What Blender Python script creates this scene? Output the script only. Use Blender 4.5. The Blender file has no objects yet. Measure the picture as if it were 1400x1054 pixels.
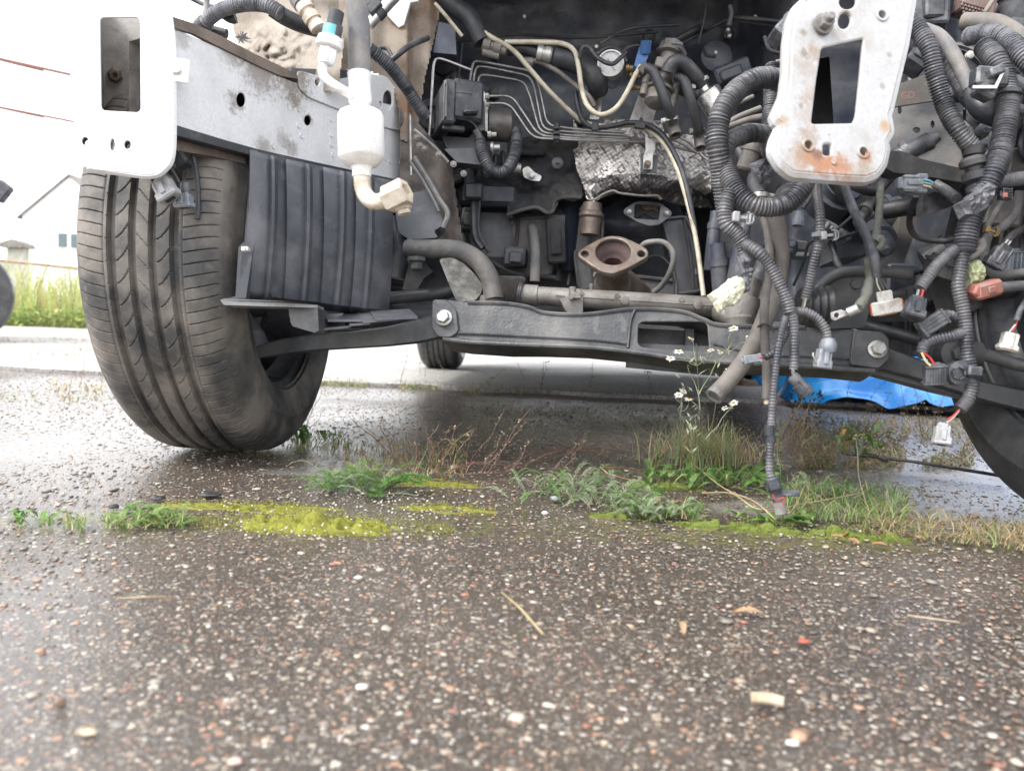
import bpy, math, random
import numpy as np
from mathutils import Vector, Matrix, noise
from mathutils.geometry import tessellate_polygon
SC = bpy.context.scene
R = math.radians
rnd = random.Random(7)
# ------------------------------------------------------------------ camera
F = 1052.0                      # focal length in photo pixels (photo 1400 x 1054)
CH = 0.215                      # camera height, m
ROT = Matrix.Rotation(R(90 - 4.1), 3, 'X') @ Matrix.Rotation(R(2.0), 3, 'Z')
camd = bpy.data.cameras.new('camera'); cam = bpy.data.objects.new('camera', camd)
SC.collection.objects.link(cam); SC.camera = cam
cam.location = (0, 0, CH); cam.rotation_euler = ROT.to_euler()
camd.sensor_width = 34.6; camd.lens = 34.6 * F / 1400.0
camd.clip_start = 0.02; camd.clip_end = 2000
camd.dof.use_dof = True; camd.dof.focus_distance = 1.12; camd.dof.aperture_fstop = 7.0
# ------------------------------------------------------------------ sky and sun (overcast)
SUN_EL, SUN_AZ = R(48), R(-125)      # azimuth measured from +Y towards +X
w = bpy.data.worlds.new('World'); SC.world = w; w.use_nodes = True
wn, wl = w.node_tree.nodes, w.node_tree.links
sky = wn.new('ShaderNodeTexSky'); sky.sky_type = 'NISHITA'; sky.sun_disc = False
sky.sun_elevation = SUN_EL; sky.sun_rotation = SUN_AZ
sky.air_density = 1.0; sky.dust_density = 4.0; sky.ozone_density = 1.0
hs = wn.new('ShaderNodeHueSaturation'); hs.inputs['Saturation'].default_value = 0.16
mixc = wn.new('ShaderNodeMixRGB'); mixc.inputs[0].default_value = 0.62
mixc.inputs[2].default_value = (8.9, 9.1, 9.6, 1)     # even overcast cloud
wl.new(sky.outputs[0], hs.inputs['Color']); wl.new(hs.outputs[0], mixc.inputs[1])
wl.new(mixc.outputs[0], wn['Background'].inputs[0]); wn['Background'].inputs[1].default_value = 0.15
sund = bpy.data.lights.new('sun', 'SUN'); sund.energy = 1.3; sund.angle = R(14); sund.color = (1, .96, .9)
sun = bpy.data.objects.new('sun', sund); SC.collection.objects.link(sun)
sdir = Vector((math.sin(SUN_AZ) * math.cos(SUN_EL), math.cos(SUN_AZ) * math.cos(SUN_EL), math.sin(SUN_EL)))
sun.rotation_euler = sdir.to_track_quat('Z', 'Y').to_euler(); sun.location = (-3, -3, 6)
SC.view_settings.view_transform = 'Standard'; SC.view_settings.look = 'None'
SC.view_settings.exposure = 1.3; SC.view_settings.gamma = 1.0; SC.view_settings.use_curve_mapping = False
SC.render.engine = 'CYCLES'
SC.cycles.max_bounces = 6; SC.cycles.diffuse_bounces = 4; SC.cycles.glossy_bounces = 3
SC.cycles.transparent_max_bounces = 8; SC.cycles.use_denoising = True
SC.cycles.sample_clamp_indirect = 6

# ------------------------------------------------------------------ placing things from measurements of the photo
CAMP = Vector((0, 0, CH))
def ray(px, py): return ROT @ Vector(((px - 700) / F, -(py - 527) / F, -1.0))
def P(px, py, d): return CAMP + ray(px, py) * d           # point seen at (px,py), d metres into the scene
def G(px, py, z=0.0):
    r = ray(px, py); return CAMP + r * ((z - CH) / r.z)
def PX(n, d): return n * d / F                            # n pixels at distance d in metres
RIGHT = ROT @ Vector((1, 0, 0)); UP = ROT @ Vector((0, 1, 0)); BACK = ROT @ Vector((0, 0, 1))
CY = 0.05
AX = Vector((1, -CY, 0)).normalized(); AY = Vector((CY, 1, 0)).normalized(); AZ = Vector((0, 0, 1))
C0 = Vector((.245, 1.3, 0))
def CP(x, y, z): return C0 + AX * x + AY * y + AZ * z     # car frame: x to the right, y to the rear
def smooth(x, a, b):
    t = min(1, max(0, (x - a) / (b - a))); return t * t * (3 - 2 * t)
def nz(x, y, z=0, s=1): return noise.noise(Vector((x * s, y * s, z * s)))

# ------------------------------------------------------------------ materials
def nd(nt, t, **kw):
    n = nt.nodes.new(t)
    for k, v in kw.items(): setattr(n, k, v)
    return n
MATS = {}
def mat(name, col, rough=.55, metal=0, dirt=None, amt=.5, scale=18, bump=.15, bscale=220, spots=(), spec=.5,
        speck=None, coat=0, fine=.12, rvar=.15, attr=None, trans=0, sss=0, emis=None, patt=None):
    """patchy two-tone surface: base colour, dirt in soft patches, fine grain, stains at given world spots"""
    m = bpy.data.materials.new(name); m.use_nodes = True; nt = m.node_tree; L = nt.links.new
    b = nt.nodes['Principled BSDF']; b.inputs['Metallic'].default_value = metal
    b.inputs['Specular IOR Level'].default_value = spec
    b.inputs['Coat Weight'].default_value = coat; b.inputs['Coat Roughness'].default_value = .15
    geo = nd(nt, 'ShaderNodeNewGeometry'); pos = geo.outputs['Position']
    def noi(sc, det=5, ro=.6):
        n = nd(nt, 'ShaderNodeTexNoise'); n.inputs['Scale'].default_value = sc
        n.inputs['Detail'].default_value = det; n.inputs['Roughness'].default_value = ro; L(pos, n.inputs['Vector']); return n.outputs['Fac']
    def ramp(f, a, c):
        r = nd(nt, 'ShaderNodeMapRange'); r.interpolation_type = 'SMOOTHSTEP'
        r.inputs['From Min'].default_value = a; r.inputs['From Max'].default_value = c; L(f, r.inputs['Value']); return r.outputs[0]
    def mix(f, a, c):
        x = nd(nt, 'ShaderNodeMixRGB')
        for i, v in ((0, f), (1, a), (2, c)):
            if isinstance(v, (int, float)): x.inputs[i].default_value = v
            elif isinstance(v, (tuple, list)): x.inputs[i].default_value = (*v[:3], 1)
            else: L(v, x.inputs[i])
        return x.outputs[0]
    c = col
    if attr:
        a = nd(nt, 'ShaderNodeAttribute'); a.attribute_name = attr; c = a.outputs['Color']
    if dirt is not None:
        lo = .62 - amt * .45
        c = mix(ramp(noi(scale), lo, lo + .28), c, dirt)
        c = mix(ramp(noi(scale * 6, 3), .52, .75), c, tuple(.5 * (x + y) for x, y in zip(col, dirt)))
    if speck:
        sc_, col2, thr = speck
        v = nd(nt, 'ShaderNodeTexVoronoi'); v.inputs['Scale'].default_value = sc_; L(pos, v.inputs['Vector'])
        c = mix(ramp(v.outputs['Distance'], thr, thr * .4), c, col2)
    for sp in spots:
        (p, r, sc2) = sp[:3]; st = sp[3] if len(sp) > 3 else 1
        sub = nd(nt, 'ShaderNodeVectorMath', operation='DISTANCE'); L(pos, sub.inputs[0]); sub.inputs[1].default_value = p
        ad = nd(nt, 'ShaderNodeMath', operation='MULTIPLY_ADD'); L(noi(150 if r < .1 else 9, 8, .72), ad.inputs[0]); ad.inputs[1].default_value = -r * 2.6; L(sub.outputs['Value'], ad.inputs[2])
        f = ramp(ad.outputs[0], r * .05, -r * 1.0)
        mu = nd(nt, 'ShaderNodeMath', operation='MULTIPLY'); L(f, mu.inputs[0]); mu.inputs[1].default_value = st
        c = mix(mu.outputs[0], c, sc2)
    if fine:
        g = nd(nt, 'ShaderNodeMath', operation='MULTIPLY_ADD'); L(noi(bscale * 1.7, 2), g.inputs[0]); g.inputs[1].default_value = fine * 3; g.inputs[2].default_value = 1 - fine * 1.5
        x = nd(nt, 'ShaderNodeVectorMath', operation='SCALE')
        if isinstance(c, tuple):
            x.inputs[0].default_value = c
        else: L(c, x.inputs[0])
        L(g.outputs[0], x.inputs['Scale']); c = x.outputs[0]
    if isinstance(c, tuple): b.inputs['Base Color'].default_value = (*c, 1)
    else: L(c, b.inputs['Base Color'])
    if rvar:
        rr = nd(nt, 'ShaderNodeMapRange'); L(noi(scale * 2.3, 3), rr.inputs[0])
        rr.inputs['To Min'].default_value = max(.04, rough - rvar); rr.inputs['To Max'].default_value = min(1, rough + rvar)
        rr.inputs['From Min'].default_value = .3; rr.inputs['From Max'].default_value = .7
        L(rr.outputs[0], b.inputs['Roughness'])
    else: b.inputs['Roughness'].default_value = rough
    if trans: b.inputs['Transmission Weight'].default_value = trans
    if bump:
        bn = nd(nt, 'ShaderNodeBump'); bn.inputs['Strength'].default_value = bump; bn.inputs['Distance'].default_value = .002
        L(noi(bscale, 4), bn.inputs['Height']); L(bn.outputs[0], b.inputs['Normal'])
    if emis: b.inputs['Emission Color'].default_value = (*emis[:3], 1); b.inputs['Emission Strength'].default_value = emis[3]
    MATS[name] = m; return m
DUST = (.20, .18, .16)
M = dict(
    bay=mat('bay_black_paint', (.048, .055, .074), .42, dirt=(.13, .128, .13), amt=.45, scale=9, bump=.25, speck=(120, (.20, .19, .18), .07)),
    felt=mat('felt_insulation', (.035, .036, .041), .95, dirt=(.085, .08, .075), amt=.5, scale=9, bump=.6, bscale=700),
    plastic=mat('black_plastic', (.028, .031, .037), .5, dirt=(.10, .10, .105), amt=.45, scale=24, bump=.12),
    liner=mat('liner_plastic', (.055, .060, .071), .40, dirt=(.14, .14, .155), amt=.45, scale=10, bump=.1, speck=(170, (.32, .32, .34), .07)),
    loom=mat('dusty_loom', (.040, .043, .053), .42, dirt=(.155, .15, .155), amt=.55, scale=18, bump=.3, speck=(260, (.26, .25, .24), .07)),
    loom_dark=mat('black_loom', (.028, .031, .038), .5, dirt=(.1, .1, .11), amt=.4, scale=26, bump=.12),
    tape=mat('wrapped_tape', (.06, .064, .075), .5, dirt=(.17, .17, .185), amt=.6, scale=40, bump=.7, bscale=300),
    rubber=mat('rubber_hose', (.030, .032, .037), .5, dirt=(.085, .08, .08), amt=.4, scale=20, bump=.1),
    rubber_grey=mat('grey_dusty_rubber', (.13, .13, .135), .7, dirt=(.24, .22, .2), amt=.5, scale=22, bump=.15),
    rubber_brown=mat('dusty_brown_hose', (.10, .09, .083), .7, dirt=(.17, .152, .135), amt=.6, scale=22, bump=.2),
    tyre=mat('tyre_rubber', (.050, .049, .049), .62, dirt=(.20, .178, .155), amt=.56, scale=11, bump=.2, bscale=420, speck=(90, (.32, .30, .27), .05)),
    tyre_clean=mat('wet_tyre_rubber', (.042, .043, .047), .38, dirt=(.10, .098, .096), amt=.4, scale=9, bump=.1),
    rim=mat('dark_rim', (.035, .038, .044), .4, metal=.4, dirt=(.08, .08, .085), amt=.4, scale=16),
    white=mat('white_paint', (.78, .78, .79), .32, dirt=(.62, .60, .57), amt=.18, scale=8, bump=.04, coat=.4),
    steel=mat('bright_steel', (.62, .61, .60), .3, metal=.9, dirt=(.3, .28, .25), amt=.35, scale=40, bump=.1),
    zinc=mat('zinc_bracket', (.50, .49, .47), .42, metal=.6, dirt=(.25, .23, .2), amt=.35, scale=60, bump=.1),
    pipe=mat('brake_pipe_steel', (.42, .41, .40), .38, metal=.7, dirt=(.22, .2, .19), amt=.4, scale=50, bump=.05),
    alu=mat('cast_aluminium', (.24, .225, .21), .6, metal=.35, dirt=(.13, .115, .10), amt=.55, scale=22, bump=.5, bscale=350),
    alu_white=mat('white_oxidised_aluminium', (.82, .81, .80), .45, metal=.05, dirt=(.66, .63, .58), amt=.22, scale=30, bump=.1),
    alu_cream=mat('cream_brass_fitting', (.62, .55, .46), .5, metal=.15, dirt=(.38, .3, .22), amt=.45, scale=45, bump=.2),
    subframe=mat('subframe_black', (.040, .043, .048), .45, dirt=(.15, .145, .14), amt=.5, scale=9, bump=.45, bscale=260, speck=(140, (.33, .32, .3), .07)),
    arm=mat('control_arm_black', (.040, .043, .047), .45, dirt=(.12, .118, .115), amt=.45, scale=9, bump=.2, speck=(190, (.3, .3, .3), .06)),
    dusty=mat('dust_caked_metal', (.30, .265, .225), .85, dirt=(.20, .165, .13), amt=.5, scale=14, bump=.5, bscale=180, speck=(170, (.11, .09, .07), .10)),
    rustpillar=mat('dusty_rusty_pillar', (.26, .22, .18), .8, dirt=(.15, .09, .055), amt=.5, scale=11, bump=.4, bscale=160, speck=(260, (.06, .045, .035), .16)),
    brownstrip=mat('brown_dusty_strip', (.19, .15, .125), .85, dirt=(.12, .095, .08), amt=.5, scale=20, bump=.3),
    exh=mat('rusty_steel', (.20, .165, .14), .5, metal=.45, dirt=(.12, .08, .06), amt=.45, scale=28, bump=.3, speck=(400, (.3, .22, .15), .12)),
    exh_in=mat('sooty_pink_steel', (.12, .085, .085), .6, metal=.3, dirt=(.09, .055, .05), amt=.5, scale=40, bump=.2),
    gasket=mat('grey_gasket', (.20, .205, .21), .55, dirt=(.12, .12, .12), amt=.4, scale=40),
    cream=mat('cream_tube', (.50, .46, .36), .5, dirt=(.3, .25, .18), amt=.4, scale=40, bump=.05),
    ivory=mat('ivory_tape', (.66, .66, .50), .6, dirt=(.48, .46, .33), amt=.4, scale=50, bump=.4),
    green_tape=mat('pale_green_tape', (.42, .46, .27), .6, dirt=(.26, .25, .15), amt=.4, scale=50, bump=.4),
    con_grey=mat('grey_connector', (.16, .18, .21), .5, dirt=(.3, .31, .33), amt=.5, scale=60, bump=.15),
    con_dark=mat('dark_connector', (.045, .05, .058), .45, dirt=(.15, .15, .16), amt=.45, scale=60, bump=.15),
    con_light=mat('light_grey_connector', (.36, .36, .37), .5, dirt=(.22, .22, .22), amt=.4, scale=60, bump=.15),
    con_white=mat('white_connector', (.68, .67, .64), .5, dirt=(.35, .28, .2), amt=.35, scale=60, bump=.1),
    con_orange=mat('orange_seal', (.62, .15, .06), .5, dirt=(.4, .16, .1), amt=.3, scale=60),
    con_red=mat('faded_red_connector', (.33, .12, .095), .55, dirt=(.27, .17, .14), amt=.5, scale=45, bump=.15),
    blue=mat('blue_plastic', (.045, .12, .30), .5, dirt=(.07, .12, .22), amt=.4, scale=45),
    teal=mat('teal_label', (.12, .42, .47), .5, dirt=(.22, .4, .42), amt=.3, scale=60),
    red=mat('red_wire', (.5, .05, .05), .4, bump=0), yellow=mat('yellow_wire', (.6, .5, .25), .4, bump=0), whitew=mat('white_wire', (.65, .63, .6), .4, bump=0),
    brass=mat('brass', (.36, .25, .13), .45, metal=.7, dirt=(.2, .14, .08), amt=.4, scale=60),
    dial=mat('gauge_dial_face', (.55, .55, .53), .5, dirt=(.4, .4, .4), amt=.4, scale=40, bump=0),
    braid=mat('braided_copper_strap', (.24, .245, .21), .7, metal=.2, dirt=(.15, .15, .12), amt=.5, scale=60, bump=1, bscale=500),
    hood=mat('hood_underside', (.05, .062, .095), .6, dirt=(.06, .07, .10), amt=.3, scale=5, bump=.05),
    glass=mat('car_glass', (.03, .035, .04), .08, rvar=0, bump=0, fine=0),
)
foil = mat('embossed_heat_foil', (.52, .49, .47), .42, metal=.8, dirt=(.30, .27, .25), amt=.5, scale=14, bump=0, fine=.1)
M['foil'] = foil
def foil_bump():
    nt = foil.node_tree; L = nt.links.new; b = nt.nodes['Principled BSDF']
    uv = nd(nt, 'ShaderNodeUVMap'); mp = nd(nt, 'ShaderNodeMapping'); mp.inputs['Scale'].default_value = (1, 1, 1); mp.inputs['Rotation'].default_value = (0, 0, R(32)); L(uv.outputs[0], mp.inputs[0])
    v = nd(nt, 'ShaderNodeTexVoronoi'); v.voronoi_dimensions = '2D'; v.inputs['Scale'].default_value = 135; v.inputs['Randomness'].default_value = .0; L(mp.outputs[0], v.inputs['Vector'])
    bp = nd(nt, 'ShaderNodeBump'); bp.inputs['Strength'].default_value = 1; bp.inputs['Distance'].default_value = .0013; bp.invert = True
    L(v.outputs['Distance'], bp.inputs['Height']); L(bp.outputs[0], b.inputs['Normal'])
foil_bump()

# ------------------------------------------------------------------ objects
WLOC = {}
def finish(o, verts, parent, loc=None):
    a = np.array(verts, dtype=np.float64)
    c = Vector(((a.min(0) + a.max(0)) / 2).tolist()) if loc is None else Vector(loc)
    o.location = c - (WLOC[parent.name] if parent else Vector((0, 0, 0)))
    if parent: o.parent = parent
    WLOC[o.name] = c
    return c
def link(o): SC.collection.objects.link(o)
def mkmesh(name, verts, faces, mats, midx=None, parent=None, sharp=38, loc=None, tag=None, flat=False):
    me = bpy.data.meshes.new(name); o = bpy.data.objects.new(name, me); link(o)
    c = finish(o, verts, parent, loc)
    a = np.array(verts, dtype=np.float64) - np.array(c)[None]
    me.from_pydata(a.tolist(), [], faces)
    for m in (mats if isinstance(mats, (list, tuple)) else [mats]): me.materials.append(M[m] if isinstance(m, str) else m)
    if midx is not None: me.polygons.foreach_set('material_index', midx)
    me.polygons.foreach_set('use_smooth', [not flat] * len(me.polygons))
    if not flat and sharp: me.set_sharp_from_angle(angle=R(sharp))
    me.update()
    if tag: settag(o, **tag)
    return o
def settag(o, label=None, cat=None, group=None, kind=None):
    if label: o['label'] = label
    if cat: o['category'] = cat
    if group: o['group'] = group
    if kind: o['kind'] = kind
    return o
def empty(name, loc, label=None, cat=None, group=None):
    o = bpy.data.objects.new(name, None); link(o); o.location = loc; o.empty_display_size = .1
    WLOC[o.name] = Vector(loc); return settag(o, label, cat, group)

def catmull(pts, n=10):
    pts = [Vector(p) for p in pts]
    if len(pts) < 3: return [pts[0].lerp(pts[-1], i / n) for i in range(n + 1)]
    q = [2 * pts[0] - pts[1]] + pts + [2 * pts[-1] - pts[-2]]; out = []
    for i in range(1, len(q) - 2):
        p0, p1, p2, p3 = q[i - 1:i + 3]
        for k in range(n):
            t = k / n
            out.append(.5 * ((2 * p1) + (p2 - p0) * t + (2 * p0 - 5 * p1 + 4 * p2 - p3) * t * t + (3 * p1 - p0 - 3 * p2 + p3) * t ** 3))
    out.append(pts[-1]); return out
def resample(path, ds):
    L = [0]
    for a, b in zip(path, path[1:]): L.append(L[-1] + (b - a).length)
    n = max(2, int(L[-1] / ds)); out = []; j = 0
    for i in range(n + 1):
        s = L[-1] * i / n
        while j < len(L) - 2 and L[j + 1] < s: j += 1
        t = (s - L[j]) / max(1e-9, L[j + 1] - L[j]); out.append(path[j].lerp(path[j + 1], t))
    return out, L[-1]
def frames(path):
    T = []
    for i in range(len(path)):
        a = path[max(0, i - 1)]; b = path[min(len(path) - 1, i + 1)]; T.append((b - a).normalized())
    n = T[0].orthogonal().normalized(); N = []
    for t in T:
        n = (n - t * n.dot(t)); n = n.normalized() if n.length > 1e-6 else t.orthogonal().normalized(); N.append(n)
    return T, N

class MB:
    def __init__(s): s.v = []; s.f = []; s.m = []
    def add(s, v, f, mi=0):
        o = len(s.v); s.v += [tuple(x) for x in v]; s.f += [tuple(i + o for i in q) for q in f]; s.m += [mi] * len(f)
    def sweep(s, path, radii, sides=10, caps=True, mi=0, flat=1.0, N=None):
        T, N_ = frames(path)
        if N is not None: N_ = [(N - t * N.dot(t)).normalized() for t in T]
        v = []; f = []; n = len(path)
        for i in range(n):
            b = T[i].cross(N_[i]); r = radii[i] if hasattr(radii, '__len__') else radii
            for k in range(sides):
                a = 2 * math.pi * k / sides
                v.append(path[i] + N_[i] * math.cos(a) * r + b * math.sin(a) * r * flat)
        for i in range(n - 1):
            for k in range(sides):
                k2 = (k + 1) % sides
                f.append((i * sides + k, i * sides + k2, (i + 1) * sides + k2, (i + 1) * sides + k))
        if caps:
            f.append(tuple(range(sides))[::-1]); f.append(tuple((n - 1) * sides + k for k in range(sides)))
        s.add(v, f, mi)
    def tube(s, pts, r, sides=10, mi=0, n=8, ds=None, caps=True, flat=1.0):
        p = catmull(pts, n)
        if ds: p, _ = resample(p, ds)
        s.sweep(p, r, sides, caps, mi, flat)
    def poly(s, pts, r, sides=8, mi=0, bend=.012):
        """straight runs with rounded bends"""
        pts = [Vector(p) for p in pts]; out = [pts[0]]
        for a, b, c in zip(pts, pts[1:], pts[2:]):
            l1 = min(bend, (a - b).length * .45); l2 = min(bend, (c - b).length * .45)
            p0 = b + (a - b).normalized() * l1; p2 = b + (c - b).normalized() * l2
            for k in range(5):
                t = k / 4; out.append(p0 * (1 - t) ** 2 + b * 2 * t * (1 - t) + p2 * t * t)
        out.append(pts[-1]); s.sweep(out, r, sides, True, mi)
    def lathe(s, o, axis, prof, sides=24, mi=0, capa=True, capb=True, ph=0, ref=None):
        """prof: list of (distance along axis, radius)"""
        axis = Vector(axis).normalized(); n = (Vector(ref) - axis * Vector(ref).dot(axis)).normalized() if ref is not None else axis.orthogonal().normalized(); b = axis.cross(n); v = []; f = []
        o = Vector(o)
        for (z, r) in prof:
            for k in range(sides):
                a = 2 * math.pi * (k + ph) / sides; v.append(o + axis * z + (n * math.cos(a) + b * math.sin(a)) * r)
        for i in range(len(prof) - 1):
            for k in range(sides):
                k2 = (k + 1) % sides; f.append((i * sides + k, i * sides + k2, (i + 1) * sides + k2, (i + 1) * sides + k))
        if capa: f.append(tuple(range(sides))[::-1])
        if capb: f.append(tuple((len(prof) - 1) * sides + k for k in range(sides)))
        s.add(v, f, mi)
    def box(s, c, size, rot=None, bev=None, mi=0, taper=(1, 1)):
        hx, hy, hz = (x / 2 for x in size); c = Vector(c); rot = rot or Matrix.Identity(3)
        e = bev if bev is not None else min(hx, hy, hz) * .22
        e = min(e, hx * .9, hy * .9, hz * .9)
        v = []; idx = {}
        for sx in (-1, 1):
            for sy in (-1, 1):
                for sz in (-1, 1):
                    tx, ty = (taper if sz > 0 else (1, 1))
                    for k, (dx, dy, dz) in enumerate(((0, e, e), (e, 0, e), (e, e, 0))):
                        idx[sx, sy, sz, k] = len(v)
                        v.append(c + rot @ Vector((sx * (hx * tx - dx), sy * (hy * ty - dy), sz * (hz - dz))))
        f = []
        def q(*a): f.append(tuple(idx[t] for t in a))
        for s_ in (-1, 1):
            q((s_, -1, -1, 0), (s_, 1, -1, 0), (s_, 1, 1, 0), (s_, -1, 1, 0)) if s_ > 0 else q((s_, -1, -1, 0), (s_, -1, 1, 0), (s_, 1, 1, 0), (s_, 1, -1, 0))
            q((-1, s_, -1, 1), (-1, s_, 1, 1), (1, s_, 1, 1), (1, s_, -1, 1)) if s_ > 0 else q((-1, s_, -1, 1), (1, s_, -1, 1), (1, s_, 1, 1), (-1, s_, 1, 1))
            q((-1, -1, s_, 2), (1, -1, s_, 2), (1, 1, s_, 2), (-1, 1, s_, 2)) if s_ > 0 else q((-1, -1, s_, 2), (-1, 1, s_, 2), (1, 1, s_, 2), (1, -1, s_, 2))
            for s2 in (-1, 1):
                q((s_, s2, -1, 0), (s_, s2, 1, 0), (s_, s2, 1, 1), (s_, s2, -1, 1))
                q((s_, -1, s2, 0), (s_, 1, s2, 0), (s_, 1, s2, 2), (s_, -1, s2, 2))
                q((-1, s_, s2, 1), (1, s_, s2, 1), (1, s_, s2, 2), (-1, s_, s2, 2))
                for s3 in (-1, 1): q((s_, s2, s3, 0), (s_, s2, s3, 1), (s_, s2, s3, 2))
        s.add(v, f, mi)
    def slab(s, outline, thick, mi=0, dirv=None):
        """outline: world points of one face; extruded by thick along dirv"""
        o = [Vector(p) for p in outline]; n = len(o)
        dv = (Vector(dirv) if dirv is not None else BACK * -1) * thick
        tri = tessellate_polygon([o]); v = o + [p + dv for p in o]; f = [tuple(t) for t in tri] + [tuple(i + n for i in t[::-1]) for t in tri]
        f += [(i, (i + 1) % n, (i + 1) % n + n, i + n) for i in range(n)]
        s.add(v, f, mi)
    def obj(s, name, mats, parent=None, label=None, sharp=38, **kw):
        o = mkmesh(name, s.v, s.f, mats, s.m, parent, sharp, **kw)
        if label: o['label'] = label
        return o

class Plane:
    def __init__(s, a, b, c):
        s.o = P(*a); s.x = (P(*b) - s.o).normalized(); n = s.x.cross(P(*c) - s.o).normalized()
        if n.dot(BACK) < 0: n = -n
        s.n = n; s.y = n.cross(s.x)
    def w(s, px, py, off=0):
        r = ray(px, py); t = (s.o - CAMP).dot(s.n) / r.dot(s.n); return CAMP + r * t + s.n * off
    def uv(s, px, py):
        q = s.w(px, py) - s.o; return q.dot(s.x), q.dot(s.y)
def circ(cx, cy, rx, ry=None, n=14, rot=0):
    ry = ry or rx; o = []
    for k in range(n):
        a = 2 * math.pi * k / n; x, y = rx * math.cos(a), ry * math.sin(a)
        o.append((cx + x * math.cos(rot) - y * math.sin(rot), cy + x * math.sin(rot) + y * math.cos(rot)))
    return o
def rrect(pts, r, n=4):
    """round the corners of a px polygon"""
    out = []; m = len(pts)
    for i in range(m):
        a, b, c = Vector(pts[i - 1]), Vector(pts[i]), Vector(pts[(i + 1) % m])
        l1 = min(r, (a - b).length * .45); l2 = min(r, (c - b).length * .45)
        p0 = b + (a - b).normalized() * l1; p2 = b + (c - b).normalized() * l2
        for k in range(n + 1):
            t = k / n; q = p0 * (1 - t) ** 2 + b * 2 * t * (1 - t) + p2 * t * t; out.append((q.x, q.y))
    return out
def plate(name, pl, outline, holes, thick, mats, parent, bev=.0006, label=None, off=0, rnd_=0):
    """pressed sheet with real holes; outline in photo pixels on a 3D plane"""
    cu = bpy.data.curves.new(name, 'CURVE'); cu.dimensions = '2D'; cu.fill_mode = 'BOTH'
    cu.extrude = max(1e-5, thick / 2 - bev); cu.bevel_depth = bev; cu.bevel_resolution = 2; cu.offset = -bev
    if rnd_: outline = rrect(outline, rnd_)
    for L in [outline] + list(holes):
        uv = [pl.uv(*p) for p in L]; sp = cu.splines.new('POLY'); sp.points.add(len(uv) - 1)
        for q, (x, y) in zip(sp.points, uv): q.co = (x, y, 0, 1)
        sp.use_cyclic_u = True
    tmp = bpy.data.objects.new('tmp', cu); SC.collection.objects.link(tmp)
    dg = bpy.context.evaluated_depsgraph_get(); me = bpy.data.meshes.new_from_object(tmp.evaluated_get(dg))
    v = [pl.o + pl.x * q.co.x + pl.y * q.co.y + pl.n * (q.co.z - thick / 2 + off) for q in me.vertices]
    f = [tuple(p.vertices) for p in me.polygons]
    bpy.data.objects.remove(tmp); bpy.data.curves.remove(cu); bpy.data.meshes.remove(me)
    o = mkmesh(name, v, f, mats, None, parent, 30)
    if label: o['label'] = label
    return o
def pp(pts, d=None): return [P(p[0], p[1], p[2] if len(p) > 2 else d) for p in pts]
def hose(name, pts, r, m, parent, corr=False, d=None, label=None, sides=12, wob=0, pitch=.0036, n=10):
    """flexible hose or loom; pts (px,py,d), r in photo pixels at the mean distance"""
    q = pp(pts, d); dm = sum((d or p[2]) for p in pts) / len(pts); rad = PX(r, dm)
    path = catmull(q, n); b = MB()
    if corr:
        pitch = max(pitch, rad * .30)
        p, L = resample(path, pitch / 4); rr = []
        for i in range(len(p)):
            ph = (i % 4); rr.append(rad * ((1.0 if ph in (0, 1) else .86) + .035 * nz(i * .9, 1.7, rad * 500)) * (1 + wob * nz(i * .05, 3.1, rad * 900)))
        b.sweep(p, rr, sides, True, 0)
        return b.obj(name, m, parent, label, sharp=60)
    p, L = resample(path, max(.004, rad * .6))
    b.sweep(p, [rad * (1 + wob * nz(i * .35, rad * 777, 1)) for i in range(len(p))], sides, True, 0)
    return b.obj(name, m, parent, label, sharp=60)
def sheet(name, x0, x1, y0, y1, nx, ny, dep, m, parent=None, label=None, inside=None, uvs=False, **kw):
    v = []; f = []; keep = {}
    for j in range(ny + 1):
        for i in range(nx + 1):
            x = x0 + (x1 - x0) * i / nx; y = y0 + (y1 - y0) * j / ny; v.append(P(x, y, dep(x, y)))
    for j in range(ny):
        for i in range(nx):
            x = x0 + (x1 - x0) * (i + .5) / nx; y = y0 + (y1 - y0) * (j + .5) / ny
            if inside is None or inside(x, y):
                a = j * (nx + 1) + i; f.append((a, a + nx + 1, a + nx + 2, a + 1))
    used = sorted({i for q in f for i in q}); mp = {a: k for k, a in enumerate(used)}
    v2 = [v[i] for i in used]; f2 = [tuple(mp[i] for i in q) for q in f]
    o = mkmesh(name, v2, f2, m, None, parent, 50, **kw)
    if uvs:
        uvl = o.data.uv_layers.new(name='UVMap'); dm = dep((x0 + x1) / 2, (y0 + y1) / 2) / F
        co = []
        for q in f2:
            for i in q:
                a = used[i]; co += [(x0 + (x1 - x0) * (a % (nx + 1)) / nx) * dm, (y0 + (y1 - y0) * (a // (nx + 1)) / ny) * dm]
        uvl.data.foreach_set('uv', co)
    if label: o['label'] = label
    return o
def inpoly(poly):
    def t(x, y):
        c = False; n = len(poly)
        for i in range(n):
            (x1, y1), (x2, y2) = poly[i], poly[i - 1]
            if (y1 > y) != (y2 > y) and x < (x2 - x1) * (y - y1) / (y2 - y1) + x1: c = not c
        return c
    return t
def vrot(ang, tilt=0, yaw=0):
    """orientation in the picture plane: local x along ang (deg, screen, clockwise), z towards the viewer"""
    a = -R(ang); bx = RIGHT * math.cos(a) + UP * math.sin(a); bz = BACK; by = bz.cross(bx)
    m = Matrix((bx, by, bz)).transposed()
    return m @ Matrix.Rotation(R(yaw), 3, 'Y') @ Matrix.Rotation(R(tilt), 3, 'X')
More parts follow.
